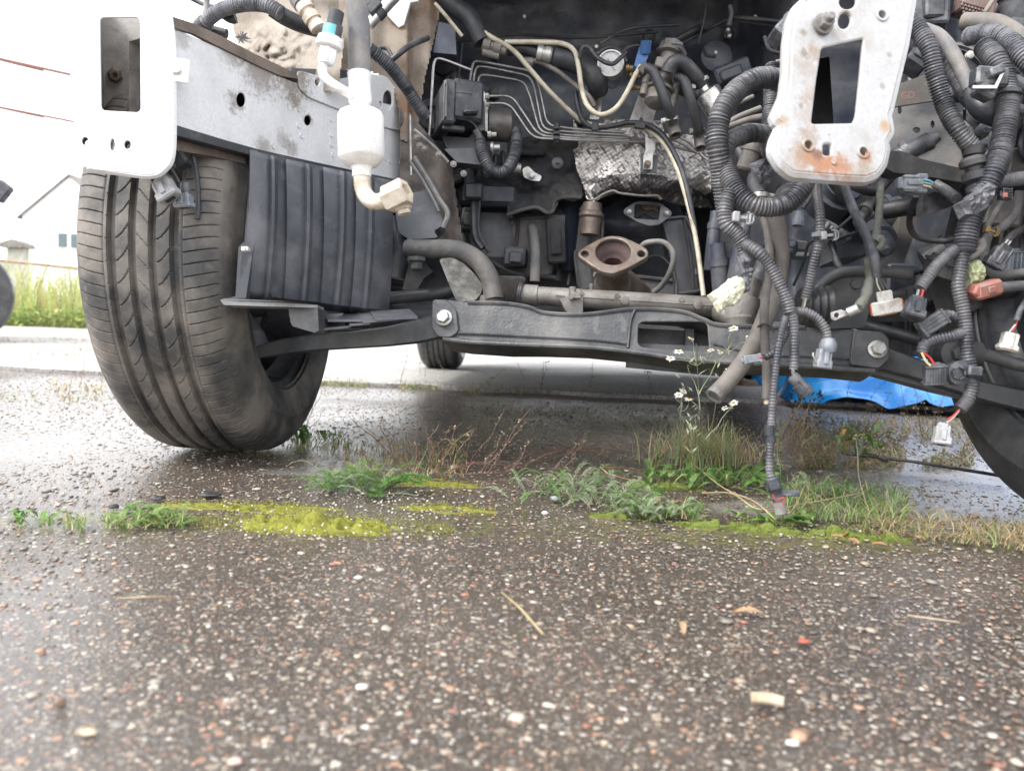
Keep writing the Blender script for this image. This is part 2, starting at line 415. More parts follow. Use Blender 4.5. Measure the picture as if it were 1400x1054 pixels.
# ================================================================== THE SETTING
def gmat(name='wet_exposed_aggregate_asphalt', bstr=.7, rlo=.24, rhi=.36, pale=0, coat=.7, crough=.26):
    m = bpy.data.materials.new(name); m.use_nodes = True; nt = m.node_tree; L = nt.links.new
    b = nt.nodes['Principled BSDF']; geo = nd(nt, 'ShaderNodeNewGeometry'); pos = geo.outputs['Position']
    def noi(sc, det=5, ro=.6):
        n = nd(nt, 'ShaderNodeTexNoise'); n.inputs['Scale'].default_value = sc; n.inputs['Detail'].default_value = det
        n.inputs['Roughness'].default_value = ro; L(pos, n.inputs['Vector']); return n.outputs['Fac']
    def mr(f, a, c, lo=0, hi=1):
        r = nd(nt, 'ShaderNodeMapRange'); r.interpolation_type = 'SMOOTHSTEP'
        for k, v in zip(('From Min', 'From Max', 'To Min', 'To Max'), (a, c, lo, hi)): r.inputs[k].default_value = v
        L(f, r.inputs['Value']); return r.outputs[0]
    def mix(f, a, c, t='MIX'):
        x = nd(nt, 'ShaderNodeMixRGB', blend_type=t)
        for i, v in ((0, f), (1, a), (2, c)):
            if isinstance(v, (int, float)): x.inputs[i].default_value = v
            elif isinstance(v, tuple): x.inputs[i].default_value = (*v, 1)
            else: L(v, x.inputs[i])
        return x.outputs[0]
    def mth(op, a, c):
        x = nd(nt, 'ShaderNodeMath', operation=op)
        for i, v in enumerate((a, c)):
            if isinstance(v, (int, float)): x.inputs[i].default_value = v
            else: L(v, x.inputs[i])
        return x.outputs[0]
    base = mix(mr(noi(3.2), .35, .65), (.036, .0285, .022), (.068, .055, .043))
    base = mix(mr(noi(420, 3), .48, .72), base, (.11, .094, .08))
    def pebbles(scale, thr, seed):
        mp = nd(nt, 'ShaderNodeMapping'); mp.inputs['Location'].default_value = (seed, seed * .7, 0); mp.inputs['Scale'].default_value = (1, 1, .01); L(pos, mp.inputs[0])
        wv = nd(nt, 'ShaderNodeVectorMath', operation='ADD'); L(mp.outputs[0], wv.inputs[0])
        nn = nd(nt, 'ShaderNodeTexNoise'); nn.inputs['Scale'].default_value = scale * 1.6; L(pos, nn.inputs['Vector'])
        sc = nd(nt, 'ShaderNodeVectorMath', operation='SCALE'); L(nn.outputs['Color'], sc.inputs[0]); sc.inputs['Scale'].default_value = .55 / scale; L(sc.outputs[0], wv.inputs[1])
        v = nd(nt, 'ShaderNodeTexVoronoi'); v.voronoi_dimensions = '2D'; v.inputs['Scale'].default_value = scale; L(wv.outputs[0], v.inputs['Vector'])
        sp = nd(nt, 'ShaderNodeSeparateColor'); L(v.outputs['Color'], sp.inputs[0])
        lim = mr(sp.outputs[0], 0, 1, thr * .25, thr)
        mask = mr(mth('SUBTRACT', lim, v.outputs['Distance']), -.03, .05)
        mask = mth('MULTIPLY', mask, mr(sp.outputs[1], .50, .56))
        cr = nd(nt, 'ShaderNodeValToRGB'); e = cr.color_ramp; e.interpolation = 'CONSTANT'
        cols = [(0, (.16, .14, .12)), (.22, (.24, .195, .15)), (.42, (.36, .30, .235)), (.56, (.10, .09, .085)), (.70, (.30, .17, .11)), (.80, (.46, .43, .38)), (.90, (.22, .12, .085))]
        e.elements[0].color = (*cols[0][1], 1); e.elements[1].position = cols[1][0]; e.elements[1].color = (*cols[1][1], 1)
        for p_, c_ in cols[2:]:
            k = e.elements.new(p_); k.color = (*c_, 1)
        L(sp.outputs[2], cr.inputs[0]); return mask, cr.outputs[0]
    m0, c0 = pebbles(620, .50, 5.3); m1, c1 = pebbles(300, .44, 3.1); m2, c2 = pebbles(135, .36, 9.7)
    base = mix(mth('MULTIPLY', m0, .55), base, c0); c = mix(m1, base, c1); c = mix(m2, c, c2)
    # bare grey concrete patches, moss tint, and wet glare painted as pale areas
    def patch(px, py, rx, ry, ang, soft=.35, ns=5.):
        g = G(px, py); mp = nd(nt, 'ShaderNodeMapping', vector_type='TEXTURE'); mp.inputs['Location'].default_value = g; mp.inputs['Rotation'].default_value = (0, 0, R(ang)); mp.inputs['Scale'].default_value = (rx, ry, 1)
        L(pos, mp.inputs[0]); ln = nd(nt, 'ShaderNodeVectorMath', operation='LENGTH'); L(mp.outputs[0], ln.inputs[0])
        return mr(mth('ADD', ln.outputs['Value'], mth('MULTIPLY', noi(ns / max(rx, ry) * .35, 5), .9)), 1.45 + soft * .2, 1.35 - soft * .5)
    for a in ((1080, 692, .135, .055, 0), (415, 640, .07, .035, 10)):
        c = mix(mth('MULTIPLY', patch(*a), .8), c, mix(mr(noi(260, 3), .4, .65), (.20, .19, .175), (.33, .31, .28)))
    for a in ((480, 712, .22, .06, 5), (620, 690, .12, .045, 0), (800, 720, .5, .05, 0), (1200, 735, .3, .05, 0), (160, 716, .2, .03, 0)):
        c = mix(mth('MULTIPLY', mth('MULTIPLY', patch(*a), mr(noi(70, 5), .46, .62)), .55), c, (.13, .13, .04))
    if not pale:  # sky glare on the wet ground, left and right, painted into the colour
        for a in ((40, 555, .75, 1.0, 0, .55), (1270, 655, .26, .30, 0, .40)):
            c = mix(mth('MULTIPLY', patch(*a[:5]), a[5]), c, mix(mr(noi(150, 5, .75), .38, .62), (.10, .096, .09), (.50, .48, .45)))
    if pale: c = mix(pale, c, mix(mr(noi(95, 6, .8), .40, .6), (.22, .21, .195), (.56, .54, .51)))
    L(c, b.inputs['Base Color'])
    # wetness
    wet = mr(noi(2.1, 4), .35, .62)
    fine = noi(600, 3)
    r = mth('ADD', mr(wet, 0, 1, rhi, rlo), mth('MULTIPLY', fine, .22))
    pud = patch(1190, 832, .07, .03, 20)
    r = mth('SUBTRACT', r, mth('MULTIPLY', pud, .2))
    L(r, b.inputs['Roughness']); b.inputs['Specular IOR Level'].default_value = .42
    h = mth('ADD', mth('MULTIPLY', m2, 1.0), mth('MULTIPLY', m1, .5)); h = mth('ADD', h, mth('MULTIPLY', noi(330, 4), 1.1)); h = mth('ADD', h, mth('MULTIPLY', noi(40, 3), .8))
    bp = nd(nt, 'ShaderNodeBump'); bp.inputs['Strength'].default_value = bstr; bp.inputs['Distance'].default_value = .0013; L(h, bp.inputs['Height']); L(bp.outputs[0], b.inputs['Normal'])
    b2 = nd(nt, 'ShaderNodeBump'); b2.inputs['Strength'].default_value = .5; b2.inputs['Distance'].default_value = .0010; L(h, b2.inputs['Height']); L(b2.outputs[0], b.inputs['Coat Normal'])
    b.inputs['Coat Roughness'].default_value = crough; L(mr(mth('ADD', wet, mth('MULTIPLY', noi(35, 3), .6)), .1, 1.0, coat * .45, coat), b.inputs['Coat Weight'])
    return m
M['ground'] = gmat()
M['slab'] = gmat('pale_rough_asphalt', 1.0, .5, .65, .85, .10, .35)
def ground():
    xs = [-300, -60, -20, -8, -4, -2.5] + [-1.6 + .1 * i for i in range(45)] + [3.5, 5, 9, 20, 60, 300]
    ys = [-60, -20, -6, -2, -.5] + [.1 * i for i in range(1, 50)] + [5.5, 7, 10, 14, 20, 40, 100, 600]
    v = []
    for y in ys:
        for x in xs:
            z = -.002 - .003 * (nz(x, y, 0, 1.3) + .5) if abs(x) < 5 and 0 < y < 6 else -.003
            v.append((x, y, z))
    n = len(xs); f = [(j * n + i, j * n + i + 1, (j + 1) * n + i + 1, (j + 1) * n + i) for j in range(len(ys) - 1) for i in range(n - 1)]
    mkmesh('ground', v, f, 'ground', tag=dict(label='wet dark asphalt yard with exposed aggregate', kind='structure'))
ground()
# a second pour of concrete behind, its broken front edge a finger's width higher
def far_slab():
    edge = []
    xs = [i * .05 for i in range(-200, 240)]
    a = G(430, 524); bq = G(1000, 548); sl = (bq.y - a.y) / (bq.x - a.x)
    v = []; f = []
    for i, x in enumerate(xs):
        y0 = a.y + (x - a.x) * sl + .10 * nz(x, 4, 0, 1.7) + .05 * nz(x, 7, 0, 5) + .02 * nz(x, 2, 0, 22)
        h = .014
        v += [(x, y0 + .004, -.006), (x, y0, h * .7), (x, y0 + .008, h), (x, y0 + .03, h), (x, y0 + .3, .014), (x, 60, .014)]
    for i in range(len(xs) - 1):
        for k in range(5): f.append((i * 6 + k, (i + 1) * 6 + k, (i + 1) * 6 + k + 1, i * 6 + k + 1))
    mkmesh('concrete_slab', v, f, 'slab', sharp=40, tag=dict(label='older concrete slab behind the cracked joint', kind='structure'))
far_slab()
# loose and embedded pebbles near the camera, too many to count
def stones():
    rs = np.random.RandomState(5); N = 56000
    Y = .2 + (rs.rand(N * 3) ** 1.35) * 2.7; X = (rs.rand(N * 3) - .5) * 4.6
    ok = np.abs(X - 0) < .15 + Y * .74; X, Y = X[ok][:N], Y[ok][:N]; N = len(X)
    rad = .0006 + .0008 * rs.lognormal(0, .62, N); rad = np.clip(rad, .0006, .0058)
    t = (1 + 5 ** .5) / 2
    ico = np.array([(-1, t, 0), (1, t, 0), (-1, -t, 0), (1, -t, 0), (0, -1, t), (0, 1, t), (0, -1, -t), (0, 1, -t), (t, 0, -1), (t, 0, 1), (-t, 0, -1), (-t, 0, 1)]) / math.sqrt(1 + t * t)
    fc = np.array([(0, 11, 5), (0, 5, 1), (0, 1, 7), (0, 7, 10), (0, 10, 11), (1, 5, 9), (5, 11, 4), (11, 10, 2), (10, 7, 6), (7, 1, 8), (3, 9, 4), (3, 4, 2), (3, 2, 6), (3, 6, 8), (3, 8, 9), (4, 9, 5), (2, 4, 11), (6, 2, 10), (8, 6, 7), (9, 8, 1)])
    j = 1 + (rs.rand(N, 12) - .5) * .45
    V = ico[None] * j[..., None] * rad[:, None, None]
    V[..., 0] *= (.75 + rs.rand(N) * .7)[:, None]; V[..., 2] *= (.22 + .25 * rs.rand(N))[:, None]
    a = rs.rand(N) * 6.283; ca, sa = np.cos(a)[:, None], np.sin(a)[:, None]
    x = V[..., 0] * ca - V[..., 1] * sa + X[:, None]; y = V[..., 0] * sa + V[..., 1] * ca + Y[:, None]
    z = V[..., 2] - .0030 + rad[:, None] * .06
    VV = np.stack([x, y, z], -1).reshape(-1, 3); FF = (fc[None] + (np.arange(N) * 12)[:, None, None]).reshape(-1, 3)
    pal = np.array([(.50, .44, .36), (.58, .53, .46), (.47, .37, .27), (.34, .28, .22), (.42, .25, .16), (.34, .15, .10), (.20, .17, .15), (.64, .61, .56), (.24, .22, .20), (.48, .42, .34), (.14, .13, .12), (.36, .31, .26)])
    pr = np.array([.085, .03, .15, .15, .095, .045, .12, .02, .09, .12, .05, .045]); pr /= pr.sum()
    col = pal[rs.choice(len(pal), N, p=pr)] * (.45 + .45 * rs.rand(N, 1))
    me = bpy.data.meshes.new('pebbles'); o = bpy.data.objects.new('pebbles', me); link(o)
    me.vertices.add(len(VV)); me.vertices.foreach_set('co', VV.ravel()); nf = len(FF)
    me.loops.add(nf * 3); me.loops.foreach_set('vertex_index', FF.ravel()); me.polygons.add(nf)
    me.polygons.foreach_set('loop_start', np.arange(0, nf * 3, 3)); me.polygons.foreach_set('loop_total', np.full(nf, 3))
    me.update(); me.validate()
    ca_ = me.color_attributes.new('Col', 'FLOAT_COLOR', 'POINT'); cc = np.ones((N * 12, 4)); cc[:, :3] = np.repeat(col, 12, 0); ca_.data.foreach_set('color', cc.ravel())
    me.polygons.foreach_set('use_smooth', [True] * nf)
    me.materials.append(mat('pebble_stone', (.4, .35, .3), .45, attr='Col', bump=.3, bscale=900, fine=.25, rvar=.1, coat=.4))
    settag(o, label='multicoloured pebbles set in the asphalt', kind='stuff')
stones()

# ------------------------------------------------------------------ tarp
def tarp():
    m = mat('blue_tarpaulin', (.008, .24, .72), .26, dirt=(.05, .42, .84), amt=.4, scale=5, bump=.1, coat=.3, spec=.7)
    M['tarp'] = m
    x0, x1, y0, y1 = .90, 2.6, 2.50, 5.2; nx, ny = 150, 190; v = []; f = []; ok = []
    for j in range(ny + 1):
        for i in range(nx + 1):
            x = x0 + (x1 - x0) * i / nx; y = y0 + (y1 - y0) * j / ny
            fx = min((x - x0) / .12, (x1 - x) / .3, 1); fy = min((y - y0 - .10 * nz(x, 1, 0, 5)) / .22, (y1 - y) / .3, 1)
            e = max(0, min(fx, fy)); e = e * (2 - e)
            w_ = Vector((x * 4 + .6 * nz(x, y, 0, 3), y * 4, 0))
            rid = 1 - abs(2 * noise.noise(w_) ) ; rid2 = 1 - abs(2 * noise.noise(w_ * 2.7 + Vector((5, 2, 0))))
            z = .016 + e * (.06 + .12 * rid ** 3 + .08 * rid2 ** 3) + .006 * nz(x, y, 0, 26)
            skew = -.0
            v.append((x + (y - y0) * .20 + .03 * nz(y, x, 3, 6), y - (x - x0) * .42 + .03 * nz(x, y, 8, 7), z))
    for j in range(ny):
        for i in range(nx): a = j * (nx + 1) + i; f.append((a, a + 1, a + nx + 2, a + nx + 1))
    mkmesh('tarpaulin', v, f, 'tarp', sharp=0, tag=dict(label='crumpled bright blue tarpaulin lying on the ground behind the car', cat='tarpaulin'))
tarp()
# ------------------------------------------------------------------ far background
M['plaster'] = mat('white_plaster_wall', (.88, .88, .87), .8, dirt=(.82, .82, .80), amt=.3, scale=1.2, bump=.1, bscale=40)
M['roofm'] = mat('grey_roof', (.22, .20, .19), .7, dirt=(.14, .13, .12), amt=.4, scale=2)
M['redtrim'] = mat('faded_red_brown_trim', (.30, .14, .12), .6, dirt=(.22, .12, .1), amt=.3, scale=3)
M['truck'] = mat('white_truck_panel', (.82, .82, .82), .35, dirt=(.72, .72, .71), amt=.2, scale=2, coat=.3)
M['pane'] = mat('house_window_glass', (.10, .14, .15), .1, rvar=0, bump=0, fine=0)
def house():
    D = 30.0; s = F / D; xl, xr = P(38, 300, D).x, P(290, 300, D).x; pk = P(105, 243, D); ez = P(45, 296, D).z
    xr = 2 * pk.x - xl; h = empty('house', (pk.x, D, 0), 'white gabled house behind the tall grass on the left', 'house')
    y0, y1 = D, D + 9
    b = MB(); v = [(xl, y0, 0), (xr, y0, 0), (xr, y0, ez), (pk.x, y0, pk.z), (xl, y0, ez)]; v += [(x, y1, z) for x, _, z in v]
    b.add([Vector(q) for q in v], [(0, 1, 2, 3, 4), (9, 8, 7, 6, 5), (0, 4, 9, 5), (1, 6, 7, 2), (4, 3, 8, 9), (3, 2, 7, 8)]); b.obj('wall', 'plaster', h)
    for sx, xe in ((-1, xl), (1, xr)):
        b = MB(); dx = xe + sx * .16; dz = ez - .16 * (pk.z - ez) / abs(pk.x - xe)
        o = [(pk.x, y0 - .10, pk.z + .05), (dx, y0 - .10, dz + .05), (dx, y0 - .10, dz - .02), (pk.x, y0 - .10, pk.z - .02)]
        b.slab([Vector(q) for q in o], 9.3, 0, (0, 1, 0)); b.obj('roof', 'roofm', h)
    for (a, c, t, u) in ((87, 99, 321, 339), (104, 116, 322, 340)):
        p, q = P(a, u, D), P(c, t, D); b = MB(); b.box(((p.x + q.x) / 2, D - .02, (p.z + q.z) / 2), (q.x - p.x + .14, .10, q.z - p.z + .14), bev=.01); fr = b.obj('window', 'truck', h)
        b = MB(); b.box(((p.x + q.x) / 2, D - .09, (p.z + q.z) / 2), (q.x - p.x, .03, q.z - p.z), bev=.005); b.obj('pane', 'pane', fr)
    p, q = P(30, 420, D), P(60, 300, D)
house()
def shed():
    D = 24.0; a, c = P(12, 380, D), P(36, 340, D); pk = P(26, 333, D)
    h = empty('garden_shed', ((a.x + c.x) / 2, D, 0), 'small dark shed with pointed roof left of the white house', 'shed')
    b = MB(); b.box(((a.x + c.x) / 2, D + .2, c.z / 2), (c.x - a.x, .3, c.z), bev=.01); b.obj('wall', mat('weathered_grey_boards', (.5, .5, .46), .8, dirt=(.36, .36, .33), amt=.5, scale=3), h)
    b = MB(); b.slab([Vector((a.x - .15, D - .15, c.z)), Vector((c.x + .15, D - .15, c.z)), Vector((c.x + .1, D - .15, c.z + .12)), Vector((pk.x, D - .15, pk.z + .1)), Vector((a.x - .1, D - .15, c.z + .12))], 0.6, 0, (0, 1, 0)); b.obj('roof', 'roofm', h)
shed()
def rail():
    D = 19.0; h = empty('pipe_rail', (P(60, 400, D).x, D, 0), 'rusty red horizontal pipe rail in front of the white house', 'rail')
    b = MB(); b.sweep([P(-60, 350, D), P(150, 372, D)], .035, 8); b.obj('pipe', 'redtrim', h)
    for x in (-50, 140):
        q = P(x, 352 + (x + 60) * .105, D); b = MB(); b.sweep([Vector((q.x, q.y, 0)), q], .03, 8); b.obj('post', 'redtrim', h)
rail()
def fence():
    D = 21.5; h = empty('picket_fence', (P(20, 400, D).x, D, 0), 'grey wooden picket fence below the small shed', 'fence')
    for i in range(26):
        q = P(-46 + i * 3.3, 357 + rnd.uniform(-1, 1), D); b = MB(); b.box((q.x, q.y, q.z / 2), (.055, .02, q.z), bev=.004); b.obj('picket', MATS['weathered_grey_boards'], h)
fence()
def cables():
    for k, (l, mth_, r_, w_) in enumerate((((-60, 66), (0, 81), (240, 134), 2.3), ((-60, 134), (0, 147), (240, 194), 1.8))):
        D = 9.0; A, Bm, C = P(*l, 8.0), P(*mth_, 8.4), P(*r_, 10.0); dv = (A - Bm).normalized(); dv2 = (C - Bm).normalized()
        b = MB(); b.sweep(catmull([A + dv * 12, A, Bm, C, C + dv2 * 25], 8), PX(w_, 8.6), 8)
        o = b.obj('overhead_cable', 'redtrim'); settag(o, label=('upper' if k == 0 else 'lower') + ' of two reddish overhead cables crossing the white sky at left', cat='cable', group='overhead cables at the left')
cables()
def van():
    w0 = P(-62, 388, 5.0); w0.z = .325; h = empty('parked_van', (w0.x, w0.y, 0), 'white parked van with black tyre at the left edge', 'van')
    ax = Vector((-.85, 1, 0)).normalized(); fw = Vector((1, .85, 0)).normalized(); rot = Matrix((fw, ax, AZ)).transposed()
    for sgn in (0, 1):
        c = w0 + ax * 1.6 * sgn; b = MB(); b.lathe(c, ax, [(-.09, .20), (-.10, .27), (-.09, .31), (-.06, .325), (.06, .325), (.09, .31), (.1, .27), (.09, .20)], 48, 0, False, False); b.obj('tyre', 'tyre_clean', h)
        b = MB(); b.lathe(c, ax, [(-.085, .205), (-.05, .19), (-.04, .10), (-.07, .07), (-.07, .02), (.05, .02), (.09, .20)], 32, 0); b.obj('rim', 'zinc', h)
    prof = [(-4.0, .3), (.02, .42), (.10, .55), (.12, .85), (-.05, 1.0), (-.8, 1.15), (-1.6, 1.75), (-4.0, 1.8)]
    b = MB(); b.slab([w0 - AZ * .325 + fw * x + AZ * (z + .38 * (z < .6)) for x, z in prof], 1.75, 0, ax); b.obj('body', 'truck', h)
    q = P(2, 262, 4.85); b = MB(); b.box(q, (.10, .12, .05), vrot(38), .01); b.obj('mirror', 'plastic', h)
van()

# ================================================================== WHEELS
def tyre_mesh(name, c, ax, fw, r0, wid, m, parent, nv=1440, tread=True, label=None, v0=0, v1=1, inner=1):
    """c centre, ax axle direction, fw forward direction; cross profile with crown, grooves, siped ribs and shoulders"""
    h = wid / 2
    us = []
    for side in (-1, 1):
        pass
    prof = []     # (offset, radius, kind) kind 1 = tread surface
    nu = 118 if tread else 14; tw = .432 * wid
    bead = [(-.42 * wid, r0 - .108), (-.47 * wid, r0 - .100), (-.50 * wid, r0 - .078), (-.513 * wid, r0 - .066), (-.528 * wid, r0 - .062), (-.528 * wid, r0 - .058), (-.512 * wid, r0 - .054), (-.508 * wid, r0 - .040), (-.490 * wid, r0 - .030), (-.468 * wid, r0 - .0215), (-.448 * wid, r0 - .0165)]
    prof += [(u, r, 0) for u, r in bead]
    for i in range(nu + 1):
        u = -tw + 2 * tw * i / nu; k = abs(u) / tw; r = r0 - .0035 * k ** 2 - .0105 * max(0, (k - .72) / .28) ** 2.2
        prof.append((u, r, 1))
    prof += [(-u, r, 0) for u, r in bead[::-1]]
    up = AZ; n = len(prof); v = []; f = []
    if tread: k_ = int(nv * .88); ANG = [R(-62) + R(172) * j / k_ for j in range(k_)] + [R(110) + R(188) * j / (nv - k_) for j in range(nv - k_)]
    else: ANG = [2 * math.pi * j / nv for j in range(nv)]
    circum = 2 * math.pi * r0
    for j in range(nv):
        a = ANG[j]; ca, sa = math.cos(a), math.sin(a); arc = a * r0
        dr = fw * ca - up * sa
        for (u, r, k) in prof:
            if k and tread:
                g = 0.0; s = u * (.205 / wid); au = abs(s)
                for gc, gw in ((.0405, .0052), (.0130, .0044)):
                    dd = abs(au - gc)
                    if dd < gw: g = max(g, .0078 * min(1, (gw - dd) / .0014))
                if g == 0:
                    if au > .048:
                        q = (arc + (.8 * (au - .048)) * (.25)) % .0158; q = min(q, .0158 - q)
                        if q < .0009 and au > .0525: g = .0028 * smooth(q, .0009, .0003)
                        if abs(au - .051) < .0007: g = max(g, .0011)
                    elif au > .0165:
                        w_ = min(1, max(0, (au - .0165) / .0205)); tt = w_ if s > 0 else 1 - w_; thr = .0007 * math.sqrt(1 + (2.0 * tt) ** 2); sh = .022 * min(1, max(0, (w_ if s > 0 else 1 - w_))) ** 1.8
                        q = (arc + sh * (1 if s < 0 else 1)) % .029; q = min(q, .029 - q)
                        if q < thr: g = .0032 * smooth(q, thr, thr * .3)
                    elif au < .0095:
                        q = (arc - s * 1.1) % .029; q = min(q, .029 - q)
                        if q < .0007 and abs(s) < .0085: g = .0014
                r = r - g
            elif not k and abs(u) > .49 * wid:
                r = r
            v.append(c + ax * u + dr * r)
    for j in range(nv):
        j2 = (j + 1) % nv
        for i in range(n - 1): f.append((j * n + i, j * n + i + 1, j2 * n + i + 1, j2 * n + i))
    return mkmesh(name, v, f, m, None, parent, 45, label=label) if False else mkmesh(name, v, f, m, None, parent, 48)
def wheel(c, parent, steer=0, detail=True, m='tyre', inner=1, label=None, r0=.316, wid=.205, nv=1560):
    """inner: +1 when the car's middle lies towards +x of the axle direction"""
    rot = Matrix.Rotation(R(steer), 3, 'Z'); ax = rot @ AX; fw = rot @ -AY
    root = bpy.data.objects.new('wheel', None); link(root); WLOC[root.name] = c.copy(); root.parent = parent; root.location = c - WLOC[parent.name]
    if label: root['label'] = label
    t = tyre_mesh('tyre', c, ax, fw, r0, wid, m, root, nv=nv if detail else 96, tread=detail)
    b = MB(); ia = ax * inner
    b.lathe(c, ia, [(.090, .209), (.094, .216), (.088, .219), (.080, .212), (.074, .200), (.055, .196), (.045, .186), (-.02, .180), (-.045, .165), (-.05, .11), (-.04, .07), (-.03, .03)], 64, 0, False, True); rm = b.obj('rim', 'rim', root)
    b = MB(); b.lathe(c, ia, [(-.012, .14), (.012, .14), (.012, .08), (.035, .07), (.05, .05), (.05, .01)], 40, 0); b.obj('brake_disc', 'alu', root)
    return root
CAR = empty('dismantled_car', C0, 'front end of a dismantled white car with bumper and engine removed', 'car')
HC = Vector((-.474, 1.305, .314))
wheel(HC, CAR, steer=2.2, inner=1, label='dusty worn front tyre at left')
wheel(Vector((.762, .935, .316)), CAR, steer=2, inner=-1, m='tyre_clean', label='wet dark front tyre at right')
wheel(Vector((-.352, 3.86, .328)), CAR, nv=560, detail=True, inner=1, wid=.195, m='tyre_clean', label='rear tyre seen under the car, left')
wheel(Vector((-.352, 3.86, .328)) + AX * 1.46, CAR, detail=False, inner=-1, m='tyre_clean', label='rear tyre seen under the car, right')
# ================================================================== CAR STRUCTURE
RUST = (.30, .13, .055); BRN = (.25, .19, .14); DIRT = (.20, .165, .13)
plR = Plane((1150, 120, .76), (1230, 118, .775), (1150, 20, .77))
def rustplate():
    sp = []
    for (x, y, r, c, s) in ((1104, 214, .013, RUST, .9), (1125, 224, .012, RUST, .9), (1150, 229, .012, RUST, .85), (1095, 200, .010, BRN, .6), (1106, 186, .010, BRN, .7), (1183, 215, .007, RUST, .8), (1182, 232, .009, BRN, .7),
                            (1114, 70, .009, BRN, .8), (1107, 95, .012, BRN, .45), (1112, 130, .013, BRN, .5), (1108, 155, .015, BRN, .45), (1210, 172, .006, (.35, .2, .08), .7), (1100, 72, .005, DIRT, .9), (1098, 45, .004, DIRT, .8), (1145, 48, .008, BRN, .4),
                            (1070, 165, .006, (.30, .2, .1), .6), (1155, 20, .008, BRN, .5), (1118, 212, .005, (.12, .05, .03), .8), (1207, 118, .003, DIRT, .7), (1216, 75, .003, DIRT, .6), (1095, 144, .003, DIRT, .8), (1090, 225, .016, BRN, .4), (1170, 243, .012, BRN, .5)):
        sp.append((plR.w(x, y), r * 1.15, c, min(1, s * 1.1)))
    M['plate_r'] = mat('rust_stained_white_paint', (.385, .385, .39), .38, dirt=(.31, .295, .27), amt=.4, scale=22, bump=.05, coat=.3, spots=sp, bscale=160)
rustplate()
M['rail'] = mat('grey_white_rail_paint', (.66, .665, .68), .42, dirt=(.57, .57, .575), amt=.4, scale=16, bump=.08, coat=.2, bscale=160, speck=(420, (.40, .40, .41), .08),
    spots=[(P(330, 137, 1.0), .018, DIRT, .95), (P(338, 160, 1.0), .014, DIRT, .6), (P(355, 95, 1.04), .035, DIRT, .75), (P(395, 105, 1.1), .04, DIRT, .85), (P(315, 75, 1.0), .02, DIRT, .6), (P(420, 165, 1.13), .010, DIRT, .9), (P(405, 135, 1.1), .014, DIRT, .8),
           (P(430, 178, 1.12), .012, DIRT, .5), (P(395, 190, 1.08), .016, DIRT, .6), (P(398, 205, 1.1), .013, DIRT, .6), (P(300, 185, 1.0), .012, DIRT, .5), (P(360, 203, 1.05), .016, DIRT, .6), (P(470, 195, 1.17), .01, DIRT, .4), (P(530, 195, 1.25), .02, DIRT, .5), (P(250, 55, .93), .012, DIRT, .5)])
M['dark_inside'] = mat('brown_grey_inner_metal', (.34, .32, .30), .7, dirt=(.17, .15, .14), amt=.45, scale=16, bump=.2, speck=(300, (.05, .04, .035), .12))

# ---- left rail: mounting plate, inner side, box
plL = Plane((170, 120, .90), (235, 120, .905), (170, 20, .90))
oL = [(97, -60), (222, -60), (223, -5), (226, 20), (231, 55), (234, 88), (231, 106), (234, 130), (234, 185), (231, 215), (222, 232), (206, 240), (170, 236), (135, 233), (114, 229), (107, 218), (102, 180), (96, 120)]
rail = MB()
railL = plate('mounting_plate', plL, rrect(oL, 8), [rrect([(136, 24), (191, 24), (192, 154), (138, 151)], 7), circ(116, 193, 4.6, 5.6), circ(153.5, 198, 3.4, 8.5), circ(174, 198, 4.6, 6)], .0032, 'white', CAR, .0011, label='blown white crash box mounting plate at the left with square opening')
b = MB()
for (x, y) in ((116, 193), (174, 198)):
    b.lathe(plL.w(x, y, -.0035), plL.n, [(-.008, .0068), (.0015, .0068), (.0015, .0048), (-.008, .0048)], 16, 0, False, False)
b.obj('weld_nut', 'exh', railL)
b = MB(); b.box(plL.w(236, 94, -.004), (.034, .028, .003), vrot(4, 0, 12), .001); b.lathe(plL.w(241, 94, 0), plL.n, [(-.004, .0055), (.0015, .0055), (.0022, .004)], 14); b.obj('tab', 'white', railL)
# rolled rear flange of the plate
b = MB(); b.tube([plL.w(x, y, -.006) for x, y in ((226, 15), (231, 60), (232, 130), (231, 205), (221, 228), (203, 236), (165, 232), (118, 226))], .0062, 8, flat=1); b.obj('rolled_edge', 'white', railL)
# inner side of the rail (the long grey face)
plI = Plane((232, 110, .915), (560, 190, 1.36), (232, 60, .915))
oI = [(231, 36), (300, 66), (345, 88), (400, 112), (470, 128), (560, 150), (561, 262), (545, 247), (500, 238), (440, 226), (380, 212), (300, 192), (231, 174)]
side = plate('rail_side', plI, oI, [circ(330, 137, 6.5, 10), circ(421, 165, 5, 7), circ(424, 115, 4, 5)], .003, 'rail', CAR, .0008, label='grey white inner face of the left frame rail with dirt stains')
# upper reinforcement
pr = [(404, 96), (452, 110), (505, 102), (528, 105), (541, 128), (545, 160), (549, 181), (520, 174), (470, 154), (420, 134), (407, 122)]
rp = plate('reinforcement_plate', plI, rrect(pr, 8), [circ(528, 138, 6.5, 13.5), circ(518, 144, 2.6, 5), circ(432, 113, 3.6, 5.5)], .0035, 'rail', CAR, .0012, off=.0035)
b = MB(); b.slab([plI.w(x, y, -.008) for x, y in ((404, 92), (505, 96), (545, 120), (552, 190), (520, 180), (440, 150), (404, 128))], .01, 0, -plI.n); b.obj('backing_plate', 'bay', CAR)
# spot welds
b = MB()
for (x, y) in ((408, 150), (412, 186), (408, 172), (452, 164), (453, 185), (453, 198), (444, 131), (464, 138), (478, 149), (527, 218), (533, 221), (547, 223), (380, 108), (455, 212), (373, 200), (536, 175)): b.lathe(plI.w(x, y, .0008), plI.n, [(-.002, .0036), (.0006, .0034), (.0003, .0016), (.0003, .0005)], 10, 0, False)
b.obj('spot_weld', 'rail', side)['kind'] = 'stuff'
